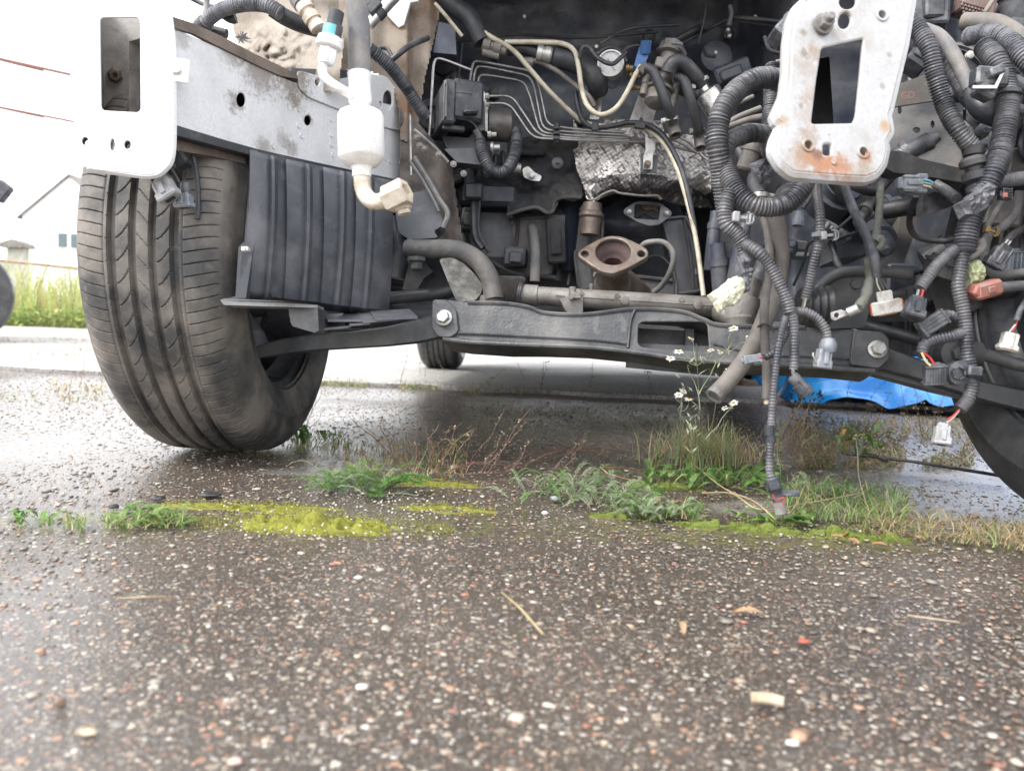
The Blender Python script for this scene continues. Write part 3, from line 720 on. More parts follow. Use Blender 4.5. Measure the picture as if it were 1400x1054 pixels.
# dark void behind holes, closing box of the rail
b = MB()
back = lambda x, y, o: plI.w(x, y, o)
A = [back(233, 40, -.004), back(560, 152, -.004), back(560, 255, -.004), back(233, 172, -.004)]
out = -plI.n * .07
q = A + [p + out for p in A]
b.add(q, [(0, 1, 5, 4), (2, 3, 7, 6), (4, 5, 6, 7)]); b.obj('rail_box', 'dark_inside', CAR)
# upper brown flange lip and lower brown rail
plT = Plane((231, 30, .92), (420, 104, 1.13), (231, 10, .96))
b = MB(); o1 = [(228, 22), (262, 33), (300, 50), (345, 74), (400, 100), (410, 110), (380, 104), (345, 88), (300, 66), (262, 47), (231, 38)]
b.slab([plI.w(x, y, .003) for x, y in o1], .006, 0, -plI.n); b.obj('rail_flange', 'brownstrip', CAR)
b = MB(); b.slab([plI.w(x, y, .004) for x, y in ((231, 170), (300, 191), (350, 205), (440, 225), (540, 246), (540, 252), (440, 236), (345, 214), (300, 202), (231, 184))], .02, 0, -plI.n); b.obj('seam_flange', 'arm', CAR)
b = MB(); b.slab([plI.w(x, y, -.012) for x, y in ((231, 184), (300, 200), (345, 212), (345, 223), (300, 212), (231, 201))], .05, 0, -plI.n)
b.obj('lower_rail', 'brownstrip', CAR)
# inside of the crash box seen through the opening
b = MB()
I = [plL.w(128, 10, -.003), plL.w(200, 10, -.003), plL.w(200, 162, -.003), plL.w(128, 162, -.003)]; J = [P(140, 0, 1.04), P(205, 6, 1.04), P(203, 158, 1.04), P(142, 158, 1.04)]
b.add(I + J, [(1, 2, 6, 5), (2, 3, 7, 6), (3, 0, 4, 7), (4, 5, 6, 7)]); cb = b.obj('crash_box', 'dark_inside', CAR)
b = MB(); b.lathe(P(157, 103, 1.035), -ray(157, 103), [(-.01, .010), (.0, .010), (.008, .007), (.008, .0035), (.002, .003)], 6); b.obj('nut', 'exh', cb)
# parts hanging behind the left plate
b = MB(); b.sweep(catmull(pp([(262, 208), (268, 235), (271, 270), (270, 300)], .97)), .0036, 10); b.obj('hose', 'rubber', CAR)

# ---- right mounting plate
plR = Plane((1150, 120, .76), (1230, 118, .775), (1150, 20, .77))
oR = [(1112, -60), (1252, -60), (1250, 0), (1240, 60), (1226, 118), (1219, 148), (1216, 156), (1218, 166), (1220, 178), (1216, 186), (1212, 192), (1214, 202), (1210, 222), (1200, 236), (1186, 242), (1160, 241), (1120, 238), (1085, 235), (1070, 222), (1061, 206), (1063, 194), (1071, 176), (1070, 168), (1063, 162), (1068, 150), (1077, 130), (1081, 100), (1082, 60), (1086, 30), (1093, 12), (1104, 2), (1112, -15)]
prt = plate('mounting_plate', plR, oR, [rrect([(1124, 66), (1181, 53), (1176, 110), (1171, 158), (1167, 168), (1110, 169), (1117, 110)], 4), circ(1155.5, 28, 8.5, 11.5, rot=.35), circ(1160, 2, 12, 10, rot=-.3), circ(1205.5, 21, 5.2, 5.6), circ(1105, 199, 5, 5.6), rrect([(1126, 197), (1137, 197), (1137, 212), (1126, 212)], 4), circ(1180, 208, 4.8, 5.6)], .0055, 'plate_r', CAR, .0024, label='white crash box mounting plate with rust stains and opening, right of centre')
b = MB()
for (x, y) in ((1205.5, 21), (1105, 199), (1180, 208)):
    b.lathe(plR.w(x, y, .0), plR.n, [(-.007, .0072), (.0006, .0072), (.0014, .0062), (.0012, .0045), (-.009, .0042)], 20, 0, False, False)
b.obj('weld_nut', 'plate_r', prt)
b = MB(); c = plR.w(1123, 36, .002); b.lathe(c, plR.n, [(0, .0105), (.003, .0105)], 24); b.lathe(c + plR.n * .003, plR.n + RIGHT * -.15, [(0, .0078), (.007, .0078), (.008, .007)], 6); b.lathe(c + plR.n * .010, plR.n + RIGHT * -.15, [(0, .0042), (.006, .0042), (.007, .0034)], 14); b.obj('bolt', 'alu', prt)
b = MB(); b.lathe(plR.w(1140, 222, 0), plR.n, [(0, .0035), (.0012, .003), (.0016, .001)], 12); b.lathe(plR.w(1133, 183, 0), plR.n, [(0, .0016), (.0006, .001)], 8); b.obj('weld_bead', 'plate_r', prt)
# rolled lip: all the way round, bending to the rear
lip = MB(); P2 = oR[1:-1]
Wp = [plR.w(x, y, -.007) for x, y in P2]; lip.sweep(resample(Wp, .004)[0], .0066, 8); lip.obj('rolled_edge', 'plate_r', prt)
# right rail behind the plate, seen through the opening and past the edge
b = MB(); I = [plR.w(1100, 40, -.006), plR.w(1200, 40, -.006), plR.w(1200, 176, -.006), plR.w(1100, 176, -.006)]; J = [P(1090, 50, .98), P(1185, 50, .98), P(1185, 180, .98), P(1090, 180, .98)]
b.add(I + J, [(0, 1, 5, 4), (1, 2, 6, 5), (2, 3, 7, 6), (3, 0, 4, 7)]); b.obj('crash_box', 'bay', CAR); b = MB(); b.slab([P(1100, 84, .93), P(1134, 78, .93), P(1141, 190, .90), P(1098, 190, .90)], .02); b.obj('inner_bracket', mat('grey_inner_bracket', (.22, .22, .23), .5, dirt=(.13, .12, .11), amt=.4, scale=20), CAR)

# ---- dusty inner wing, left
def wing(x, y):
    d = 1.20 + .10 * smooth(x, 440, 290) - .05 * smooth(y, 40, 110)
    fold = abs(noise.noise(Vector((x * .035, y * .05, 1)))) + .6 * abs(noise.noise(Vector((x * .09, y * .06, 5))))
    w_ = math.exp(-((x - 370) / 42) ** 2 - ((y - 68) / 30) ** 2)
    return d - .05 * w_ * fold - .02 * w_ + .012 * nz(x, y, 2, .03)
sheet('inner_wing', 285, 470, -60, 126, 110, 110, wing, 'dusty', CAR, 'crumpled dusty inner wing above the left rail', inpoly([(316, -60), (318, 40), (330, 70), (345, 84), (400, 108), (418, 122), (462, 126), (470, 60), (455, -60)]))
def pil(x, y):
    return 1.34 - .035 * smooth(x, 565, 556) * smooth(y, -20, 60) + .02 * smooth(x, 585, 600) + .012 * nz(x, y, 4, .02) - .02 * smooth(x, 530, 505)
sheet('inner_panel', 455, 612, -60, 225, 80, 110, pil, 'rustpillar', CAR, 'rust speckled dusty upright panel left of the brake unit', inpoly([(455, -60), (608, -60), (603, 10), (592, 60), (580, 110), (575, 150), (566, 200), (548, 190), (545, 150), (538, 118), (515, 100), (480, 96), (455, 100)]))
b = MB(); b.slab([P(x, y, 1.31) for x, y in ((528, 20), (545, 38), (552, 34), (561, 4), (572, 2), (572, -6), (556, -8), (540, -4))], .01); b.obj('bracket', 'rail', CAR)
b = MB(); b.slab([P(x, y, 1.36) for x, y in ((600, 30), (622, 35), (624, 75), (592, 72))], .05); b.obj('bracket', mat('blue_grey_panel', (.08, .09, .12), .5, dirt=(.13, .14, .17), amt=.4, scale=14), CAR)
# lower rear end of the left rail, going down to the subframe
def low(x, y): return 1.30 + .0006 * (x - 545) + .03 * smooth(x, 600, 625) + .008 * nz(x, y, 1, .04)
sheet('rail_kick_up', 545, 640, 150, 345, 50, 90, low, mat('dirty_dark_rail', (.06, .052, .048), .7, dirt=(.17, .14, .115), amt=.42, scale=16, bump=.3, speck=(300, (.2, .17, .14), .06)), CAR, None, inpoly([(546, 150), (561, 155), (590, 190), (610, 215), (618, 230), (628, 300), (636, 345), (560, 345), (546, 250)]))
b = MB(); b.poly([P(561, 158, 1.29), P(562, 240, 1.28)], .002, 8); b.poly([P(566, 178, 1.28), P(592, 200, 1.3), P(612, 222, 1.32)], .0035, 8); b.obj('seam', 'pipe', CAR)
b = MB()
for (x, y) in ((571, 188), (574, 200), (580, 204), (600, 212), (620, 225), (634, 238)): b.lathe(P(x, y, 1.285), BACK, [(0, .0055), (.003, .0055), (.003, .003), (.006, .003)], 12)
b.obj('bolt', 'alu', CAR)
# dark bracket box below (black box with ribs under the rail)
b = MB(); b.slab([P(x, y, 1.22) for x, y in rrect([(537, 268), (575, 262), (582, 258), (606, 300), (603, 310), (592, 316), (600, 325), (560, 328), (545, 318)], 6)], .06); b.obj('mount_box', 'liner', CAR)
b = MB(); b.tube(pp([(566, 215), (585, 245), (600, 272), (612, 292), (606, 312)], 1.2), .0045, 8); b.tube(pp([(560, 220), (578, 247), (594, 276), (600, 290)], 1.2), .003, 8); b.obj('bracket_rib', 'subframe', CAR)
# bellows / strut boot behind the liner
b = MB(); p0 = P(545, 255, 1.42); p1 = P(538, 400, 1.42); ax = (p1 - p0); n = 44
b.lathe(p0, ax, [(ax.length * i / n, .032 + .004 * (i % 2)) for i in range(n + 1)], 28); b.obj('dust_boot', 'felt', CAR)

# ---- bulkhead and bay background
def bulk(x, y):
    d = 1.62 - .00022 * max(0, 200 - y) + .012 * nz(x, y, 0, .008)
    d += .17 * smooth(x, 785, 812) * smooth(x, 985, 945) * smooth(y, 245, 300)          # transmission tunnel
    d -= .05 * math.exp(-((x - 690) / 70) ** 2) * smooth(y, 240, 262) * smooth(y, 400, 370)
    d += .04 * smooth(y, 120, 60)
    d -= .22 * smooth(x, 1000, 1090) ; d -= .12 * smooth(x, 1240, 1320)
    d += .006 * abs(nz(x, y, 7, .02)) + .0008 * nz(x, y, 9, .1)
    return d
sheet('bulkhead', 575, 1560, -80, 440, 190, 130, bulk, 'bay', CAR, 'black bulkhead at the back of the engine bay')
# pressed ribs across the bulkhead (real steps)
b = MB()
for pts, r in ((((640, 248), (700, 252), (760, 262)), 6), (((640, 282), (690, 285), (700, 287)), 4), (((645, 345), (700, 360), (770, 366)), 5), (((775, 270), (772, 330), (765, 385)), 8), (((785, 280), (786, 340), (778, 390)), 5), (((940, 290), (952, 340), (958, 400)), 7)):
    b = MB(); b.tube([P(x, y, 1.56) for x, y in pts], PX(r, 1.56), 8, flat=.6); b.obj('bulkhead_swage', 'bay', CAR)
# body tub: dark panel with strap column
b = MB(); b.box(P(668, 268, 1.5), (PX(80, 1.5), .05, PX(30, 1.5)), None, .008); b.box(P(712, 325, 1.56), (PX(150, 1.56), .06, PX(85, 1.56)), None, .02)
b.obj('cross_panel', 'bay', CAR)
b = MB(); b.tube(pp([(640, 225), (642, 255), (648, 262), (650, 320), (660, 340)], 1.44), PX(8, 1.44), 10, flat=.7); b.tube(pp([(655, 275), (654, 315), (668, 345)], 1.44), PX(3, 1.44), 8); b.box(P(648, 262, 1.42), (PX(26, 1.42), .02, PX(22, 1.42)), None, .004); b.obj('bracket', 'plastic', CAR)
b = MB()
for k in range(6): b.box(P(638 + k * 10, 222 + 3 * math.sin(k * 2), 1.46 - .004 * (k % 2)), (PX(9, 1.46), .03, PX(46 - k * 3, 1.46)), vrot(rnd.uniform(-8, 8)), .005)
b.obj('heater_matrix_cover', 'plastic', CAR)
# felt insulation with folds and a turned-up lower edge
fp = [(694, 190), (790, 182), (800, 200), (792, 230), (797, 268), (786, 276), (765, 272), (760, 285), (748, 292), (735, 286), (722, 285), (694, 294), (692, 240)]
def feltd(x, y):
    e = 0
    return 1.49 - .02 * nz(x, y, 3, .03) - .012 * abs(nz(x, y, 5, .07)) - .03 * smooth(y, 262, 290) * smooth(x, 780, 740) - .02 * math.exp(-((x - 728) / 14) ** 2 - ((y - 238) / 12) ** 2)
sheet('sound_insulation', 690, 802, 180, 296, 90, 96, feltd, 'felt', CAR, 'sagging black felt insulation on the bulkhead', inpoly(fp))
b = MB(); b.tube([P(x, y, feltd(x, y) - .006) for x, y in ((694, 294), (708, 289), (722, 285), (735, 284), (748, 291), (756, 288), (758, 276), (770, 270), (795, 270))], PX(2.6, 1.46), 8); b.obj('insulation_hem', mat('frayed_felt_edge', (.13, .12, .11), .95, dirt=(.08, .075, .07), bump=.8, bscale=500), CAR)
b = MB(); b.lathe(P(762, 224, 1.46), BACK, [(0, PX(8, 1.46)), (.004, PX(8, 1.46)), (.005, PX(6, 1.46)), (.005, PX(2, 1.46)), (.012, PX(2, 1.46))], 20); b.obj('push_clip', 'plastic', CAR)
b = MB(); b.slab([P(x, y, 1.44) for x, y in rrect([(714, 231), (722, 227), (731, 236), (741, 241), (738, 248), (726, 247), (716, 242)], 3)], .006); b.lathe(P(727, 240, 1.435), BACK, [(0, .006), (.005, .006), (.006, .004)], 12); b.lathe(P(708, 230, 1.44), RIGHT, [(-.014, .009), (.006, .009)], 14); b.obj('cable_clamp', 'zinc', CAR)
# elbow pipe out of the bulkhead
b = MB(); b.lathe(P(727, 316, 1.55), BACK, [(0, .030), (.006, .028), (.010, .018), (.02, .016)], 28); b.obj('grommet', 'rubber', CAR)
hose('drain_pipe', [(726, 316, 1.54), (728, 312, 1.50), (730, 325, 1.48), (732, 350, 1.47), (731, 385, 1.47)], 7, 'rubber_grey', CAR)
# tall inner panel left of tunnel
def tunl(x, y): return 1.52 + .0016 * abs(x - 778) - .006 * nz(x, y, 1, .03)
sheet('tunnel_side_panel', 758, 802, 272, 392, 26, 60, tunl, mat('satin_dark_blue_panel', (.040, .05, .07), .4, dirt=(.02, .022, .03), amt=.4, scale=8, bump=.05), CAR, None, inpoly(rrect([(762, 280), (796, 274), (800, 300), (793, 350), (788, 372), (762, 368)], 8)))
# heat shield
hp = [(784, 163), (790, 176), (825, 180), (826, 163), (905, 165), (908, 182), (965, 186), (971, 200), (973, 262), (962, 268), (950, 263), (905, 270), (903, 266), (860, 262), (850, 262), (838, 266), (825, 270), (812, 276), (802, 272), (796, 250), (788, 230), (783, 200)]
def hs_(x, y):
    arch = math.exp(-((x - 885) / 75) ** 2)
    return 1.44 + .00045 * abs(x - 875) - .035 * smooth(y, 235, 262) * arch + .05 * smooth(y, 236, 272) * smooth(x, 815, 840) * smooth(x, 985, 955) + .004 * nz(x, y, 1, .05) + .0025 * nz(x, y, 3, .14)
sheet('heat_shield', 780, 975, 160, 280, 150, 96, hs_, 'foil', CAR, 'crinkled embossed silver heat shield above the exhaust opening', inpoly(hp), uvs=True)
def hs2(x, y): return 1.46 + .0004 * abs(x - 885) - .02 * smooth(y, 275, 240) + .005 * nz(x, y, 6, .06)
foil2 = foil.copy(); foil2.name = 'sooty_heat_foil'; 
for n_ in foil2.node_tree.nodes:
    if n_.type == 'MIX_RGB' and not n_.inputs[1].is_linked: n_.inputs[1].default_value = (.085, .08, .08, 1); n_.inputs[2].default_value = (.16, .145, .13, 1) if not n_.inputs[2].is_linked else (0, 0, 0, 1)
foil2.node_tree.nodes['Principled BSDF'].inputs['Metallic'].default_value = .7
M['foil2'] = foil2
sheet('sooty_shield', 800, 975, 232, 300, 120, 60, lambda x, y: hs_(x, y) - .012 + .03 * smooth(y, 262, 300), 'foil2', CAR, None, inpoly([(806, 262), (815, 250), (832, 240), (870, 237), (905, 240), (940, 252), (965, 268), (975, 285), (960, 284), (935, 282), (905, 274), (860, 264), (835, 262), (812, 272)]), uvs=True)
b = MB(); b.tube([P(x, y, 1.42) for x, y in ((806, 274), (815, 272), (824, 266), (838, 261), (846, 264), (860, 266), (880, 268), (898, 268), (904, 273))], PX(1.8, 1.42), 7); b.obj('shield_edge', 'alu', CAR)
# steering / gearshift opening below the shield
def hump(x, y): return 1.56 - .05 * math.exp(-((y - 305) / 24) ** 2) + .0008 * abs(x - 880) + .006 * nz(x, y, 4, .05)
sheet('tunnel_hump', 812, 938, 272, 330, 60, 40, hump, 'bay', CAR, None, inpoly(rrect([(815, 290), (850, 272), (925, 274), (938, 300), (932, 326), (840, 328), (815, 312)], 8)))
plG = Plane((885, 290, 1.49), (918, 292, 1.49), (885, 275, 1.49))
gk = plate('gasket_flange', plG, rrect([(853, 286), (869, 276), (880, 275), (903, 277), (919, 290), (918, 295), (902, 307), (888, 309), (872, 304), (853, 292)], 3), [rrect([(868, 279), (903, 281), (901, 301), (867, 299)], 3)], .006, 'gasket', CAR, .0008, label='grey flange plate with square opening on the tunnel')
b = MB(); b.box(P(885, 292, 1.55), (PX(40, 1.5), .05, PX(26, 1.5)), None, .002)
b.obj('cavity', 'bay', CAR)
b = MB()
for (x, y) in ((860, 290), (911, 292)): b.lathe(P(x, y, 1.488), BACK, [(0, PX(3.4, 1.49)), (.004, PX(3.2, 1.49)), (.004, PX(2, 1.49)), (.009, PX(2, 1.49))], 12)
b.obj('bolt', 'zinc', gk)
b = MB(); b.slab([P(x, y, 1.515) for x, y in ((878, 280), (900, 281), (900, 290), (893, 286), (884, 288), (878, 284))], .008); b.obj('foam_scrap', mat('yellow_brown_foam', (.30, .23, .13), .9, dirt=(.15, .11, .06), amt=.5, scale=80), CAR)
# exhaust flange and pipe
def exhaust():
    ex = bpy.data.objects.new('exhaust_pipe', None); link(ex); ex.parent = CAR; c = P(838, 352, 1.27); WLOC[ex.name] = c; ex.location = c - WLOC[CAR.name]; ex['label'] = 'rusty exhaust pipe with two bolt oval flange'
    pe = Plane((838, 350, 1.27), (887, 348, 1.265), (838, 325, 1.297))
    out = [(790, 350), (790, 344), (797, 339), (812, 330), (825, 324), (836, 322), (850, 323), (862, 328), (877, 335), (886, 341), (887, 348), (884, 352), (866, 362), (852, 369), (838, 374), (822, 371), (806, 361)]
    plate('flange', pe, rrect(out, 5, 3), [circ(838.5, 344, 24, 18, 28), circ(800, 346.5, 5, 4.4), circ(877, 346.5, 5.4, 4.6)], .011, 'exh', ex, .002)
    cc = pe.w(838.5, 346); b = MB(); n = pe.n
    rr = PX(25.5, 1.27)
    b.lathe(cc, -n, [(.004, rr * .98), (.008, rr * .95), (.012, rr * .80), (.020, rr * .68), (.024, rr * .60), (.026, rr * .54), (.07, rr * .53), (.07, rr * .1)], 48, 0, False, True); b.obj('pipe_mouth', 'exh_in', ex)
    b = MB(); b.tube([cc - n * .066, cc - n * .09, P(842, 385, 1.36), P(868, 405, 1.45), P(885, 412, 1.7)], .030, 28); b.lathe(cc - n * .010, -n, [(0, rr * 1.0), (.012, rr * .97), (.03, rr * .8), (.06, .030), (.075, .030)], 32, 0, False, False); b.obj('pipe', 'exh', ex)
exhaust()
hose('sensor_cable', [(876, 338, 1.36), (885, 332, 1.35), (905, 331, 1.34), (917, 340, 1.34), (921, 352, 1.34), (916, 372, 1.35), (905, 390, 1.37), (893, 400, 1.38)], 4, 'rubber_grey', CAR, label='bent sensor cable right of the exhaust flange', wob=.06)
hose('sensor_cable', [(875, 345, 1.37), (882, 352, 1.4), (900, 350, 1.42), (915, 362, 1.42), (921, 385, 1.43), (921, 402, 1.43)], 1.3, 'rubber', CAR)
# bonnet underside above the bay
b = MB(); H = [CP(-.52, -.10, .88), CP(.64, -.10, .88), CP(.70, .66, .97), CP(-.70, .66, .97)]
n1, n2 = 24, 18; v = []; f = []
for j in range(n2 + 1):
    for i in range(n1 + 1):
        s_, t = i / n1, j / n2; p = H[0].lerp(H[1], s_).lerp(H[3].lerp(H[2], s_), t); v.append(p + AZ * (.02 * math.sin(s_ * 9.4) * math.sin(t * 6) + .02 * math.sin(s_ * math.pi)))
f = [(j * (n1 + 1) + i, j * (n1 + 1) + i + 1, (j + 1) * (n1 + 1) + i + 1, (j + 1) * (n1 + 1) + i) for j in range(n2) for i in range(n1)]
mkmesh('bonnet_lining', v, f, 'hood', None, CAR)
v2 = [p + AZ * .03 for p in v]; mkmesh('bonnet', v2, f, 'white', None, CAR)
# body behind the bay: floor, sides, roof, screens
def body():
    secs = [(.60, .22, .72, .70, .94), (.72, .20, .71, .68, 1.0), (1.15, .20, .72, .56, 1.30), (1.5, .20, .72, .54, 1.42), (2.3, .20, .72, .54, 1.42), (2.9, .30, .72, .50, 1.28), (3.2, .36, .74, .5, 1.0), (3.35, .40, .66, .5, .95)]
    v = []; f = []
    for (y, zb, wb, wt, zt) in secs:
        mid = min(.92, zt)
        ring = [(-wb * .94, zb), (-wb, zb + .12), (-wb, mid - .1), (-wb * .97, mid), (-wt, zt - .04), (-wt + .08, zt), (wt - .08, zt), (wt, zt - .04), (wb * .97, mid), (wb, mid - .1), (wb, zb + .12), (wb * .94, zb)]
        v += [CP(x, y, z) for x, z in ring]
    n = 12
    for j in range(len(secs) - 1):
        for i in range(n): f.append((j * n + i, j * n + (i + 1) % n, (j + 1) * n + (i + 1) % n, (j + 1) * n + i))
    f.append(tuple(range(n))[::-1]); f.append(tuple((len(secs) - 1) * n + i for i in range(n)))
    mkmesh('body_shell', v, f, 'white', None, CAR)
    for s_ in (-1, 1):
        for (a, c_) in ((1.15, 1.7), (1.78, 2.5)):
            b = MB(); b.slab([CP(s_ * .705, a, .93), CP(s_ * .705, c_, .93), CP(s_ * .56, c_ - .03, 1.34), CP(s_ * .58, a + .12, 1.30)], .012, 0, AX * s_); b.obj('side_window', 'glass', CAR)
    b = MB(); b.slab([CP(-.66, .82, 1.03), CP(.66, .82, 1.03), CP(.50, 1.14, 1.31), CP(-.50, 1.14, 1.31)], .012, 0, (AZ - AY).normalized()); b.obj('windscreen', 'glass', CAR)
    b = MB(); b.box(CP(0, 1.65, .205), (1.4, 2.7, .03), Matrix((AX, AY, AZ)).transposed(), .005); b.sweep([CP(-.05, .5, .24), CP(-.08, 1.2, .22), CP(-.1, 2.9, .24)], .028, 14); b.sweep([CP(-.7, 2.56, .30), CP(.7, 2.56, .30)], .03, 12)
    b.obj('underbody', 'bay', CAR)
body()

# ---- front subframe
SF = 'subframe'
top = [(592, 410), (615, 410), (640, 413), (690, 414), (720, 419), (745, 427), (790, 429), (840, 424), (868, 421), (930, 425), (960, 436), (985, 444), (1060, 448), (1100, 447), (1150, 448), (1205, 455), (1214, 464), (1216, 480), (1208, 500), (1198, 505), (1150, 500), (1080, 496), (1045, 496), (980, 492), (950, 490), (930, 489), (862, 478), (800, 472), (740, 470), (690, 470), (630, 466), (602, 462), (592, 448)]
plS = Plane((600, 440, 1.17), (1200, 478, 1.06), (600, 400, 1.18))
sf = plate('subframe', plS, rrect(top, 6, 3), [rrect([(873, 440), (967, 440), (970, 482), (872, 474)], 9)], .006, 'subframe', CAR, .0018, label='black dusty steel subframe crossmember')
b = MB(); sp_ = [plS.w(x, y, -.006) for x, y in top]; dv = -plS.n * .075; n = len(sp_)
b.add(sp_ + [p + dv for p in sp_], [(i, i + n, (i + 1) % n + n, (i + 1) % n) for i in range(n)]); b.obj('subframe_flange', 'subframe', sf)
b = MB(); b.slab([plS.w(x, y, -.07) for x, y in ((600, 415), (860, 430), (865, 440), (866, 476), (600, 462))], .004); b.slab([plS.w(x, y, -.07) for x, y in ((940, 446), (1200, 460), (1200, 500), (950, 490))], .004); b.slab([plS.w(x, y, -.076) for x, y in ((855, 428), (985, 434), (985, 498), (855, 486))], .004); b.slab([plS.w(x, y, -.03) for x, y in ((866, 462), (975, 466), (975, 484), (866, 476))], .03); b.slab([plS.w(x, y, -.045) for x, y in ((940, 438), (952, 438), (952, 470), (940, 470))], .01)
b.obj('rear_web', 'subframe', sf)
b = MB()   # front seam lines and lower rolled flange
b.tube([plS.w(x, y, .001) for x, y in ((606, 463), (640, 467), (700, 470), (800, 474), (860, 480), (950, 492), (1060, 498), (1195, 507))], .0045, 8, flat=.8)
b.tube([plS.w(x, y, .002) for x, y in ((615, 455), (700, 459), (800, 464), (858, 470))], .0022, 6)
b.tube([plS.w(x, y, .002) for x, y in ((858, 476), (862, 440), (868, 424))], .0024, 6)
b.tube([plS.w(x, y, .001) for x, y in ((975, 470), (1040, 484), (1120, 488), (1200, 494))], .002, 6)
b.tube([plS.w(x, y, .001) for x, y in ((640, 414), (690, 415), (722, 420), (746, 428), (800, 430), (866, 423), (930, 426), (962, 437), (990, 445), (1100, 448))], .003, 6)
b.obj('pressed_seam', 'subframe', sf)
plE = [(592, 412), (616, 410), (620, 430), (622, 452), (614, 462), (598, 462), (592, 448)]
for (cx, cy, shp, dd) in ((609, 437, [(592, 411), (612, 411), (625, 425), (628, 455), (617, 463), (600, 462), (591, 448)], .004), (1197, 480, [(1166, 452), (1204, 455), (1214, 464), (1215, 492), (1200, 505), (1160, 500)], .004)):
    e = plate('bracket_cheek', plS, rrect(shp, 5), [], .005, 'subframe', sf, .0015, off=.006)
    b = MB(); c = plS.w(cx, cy, .007); b.lathe(c, plS.n, [(0, .0125), (.003, .0125), (.004, .011)], 24); b.lathe(c + plS.n * .004, plS.n, [(0, .0098), (.008, .0098), (.009, .0085)], 6); b.lathe(c + plS.n * .0125, plS.n, [(0, .0055), (.001, .005)], 14); b.obj('bolt', 'zinc', sf)
# rising arm and gusset, left
b = MB(); b.tube(pp([(556, 341, 1.22), (585, 341, 1.21), (615, 341, 1.20), (638, 347, 1.195), (658, 362, 1.19), (671, 385, 1.185), (675, 410, 1.18)]), PX(13.2, 1.2), 22)
b.lathe(P(562, 341, 1.22), RIGHT, [(-.005, PX(15, 1.2)), (.004, PX(15, 1.2)), (.006, PX(13, 1.2))], 22); b.lathe(P(671, 410, 1.19), UP, [(-.01, .02), (.006, .018)], 20)
b.obj('crossmember_arm', mat('dust_topped_black_steel', (.055, .055, .058), .65, dirt=(.16, .145, .125), amt=.5, scale=10, bump=.4, speck=(200, (.3, .28, .25), .06)), CAR)
b = MB(); b.lathe(P(569, 352, 1.2), -UP, [(0, .015), (.006, .015), (.008, .010), (.018, .010), (.02, .008)], 6); b.obj('bolt', 'arm', CAR)
b = MB(); gs = [(600, 354), (618, 352), (634, 360), (650, 376), (661, 392), (656, 404), (648, 412), (624, 412), (612, 384)]
b.slab([P(x, y, 1.18) for x, y in rrect(gs, 5)], .012); b.obj('gusset', mat('rough_scaly_steel', (.08, .078, .075), .75, dirt=(.22, .21, .19), amt=.5, scale=55, bump=1, bscale=90), CAR)
b = MB(); b.slab([P(x, y, 1.26) for x, y in ((560, 355), (575, 352), (592, 372), (580, 380), (570, 396), (550, 396))], .05); b.obj('strut_bracket', 'arm', CAR)
hose('anti_roll_bar', [(500, 412, 1.26), (560, 405, 1.25), (600, 401, 1.24), (625, 396, 1.24)], 9, 'arm', CAR)
# left lower control arm
def blade(name, topl, botl, d0, d1, thick, m, label=None):
    x0 = topl[0][0]; x1 = topl[-1][0]; dd = lambda x: d0 + (d1 - d0) * (x - x0) / (x1 - x0)
    q = [P(x, y, dd(x)) for x, y in topl] ; t = [P(x, y, dd(x)) for x, y in botl]
    b = MB(); n = len(q); fwd = Vector((0, 1, 0)) * thick; v = []; 
    for a, c in zip(q, t):
        e = (a - c) * .10; v += [a, a - e - fwd * .12, c + e - fwd * .12, c, c + fwd, a + fwd]
    f = []
    for i in range(n - 1):
        for k in range(6): f.append((i * 6 + k, i * 6 + (k + 1) % 6, (i + 1) * 6 + (k + 1) % 6, (i + 1) * 6 + k))
    f += [tuple(range(6))[::-1], tuple((n - 1) * 6 + k for k in range(6))]; b.add(v, f); return b.obj(name, m, CAR, label, sharp=50)
blade('control_arm', [(332, 480), (352, 473), (385, 463), (430, 456), (480, 453), (530, 446), (570, 437), (602, 427)], [(336, 488), (352, 491), (385, 486), (430, 480), (480, 477), (530, 474), (570, 470), (604, 463)], 1.20, 1.18, .05, 'arm', 'curved black lower control arm at left')
# hub carrier pieces inside the left wheel
b = MB(); b.tube(pp([(330, 440, 1.25), (345, 462, 1.23), (350, 482, 1.22)]), .02, 14); b.tube(pp([(320, 415, 1.32), (322, 450, 1.3), (340, 485, 1.26)]), .028, 14); b.lathe(P(345, 470, 1.22), UP, [(-.02, .02), (0, .026), (.02, .018)], 16); b.tube(pp([(330, 425, 1.28), (420, 420, 1.28), (520, 412, 1.27)]), .012, 12); b.obj('steering_knuckle', 'bay', CAR)
b = MB(); b.lathe(P(420, 425, 1.30), AX, [(-.05, .05), (-.02, .055), (.02, .05), (.05, .03), (.2, .022), (.26, .03)], 24); b.obj('drive_shaft', 'bay', CAR)
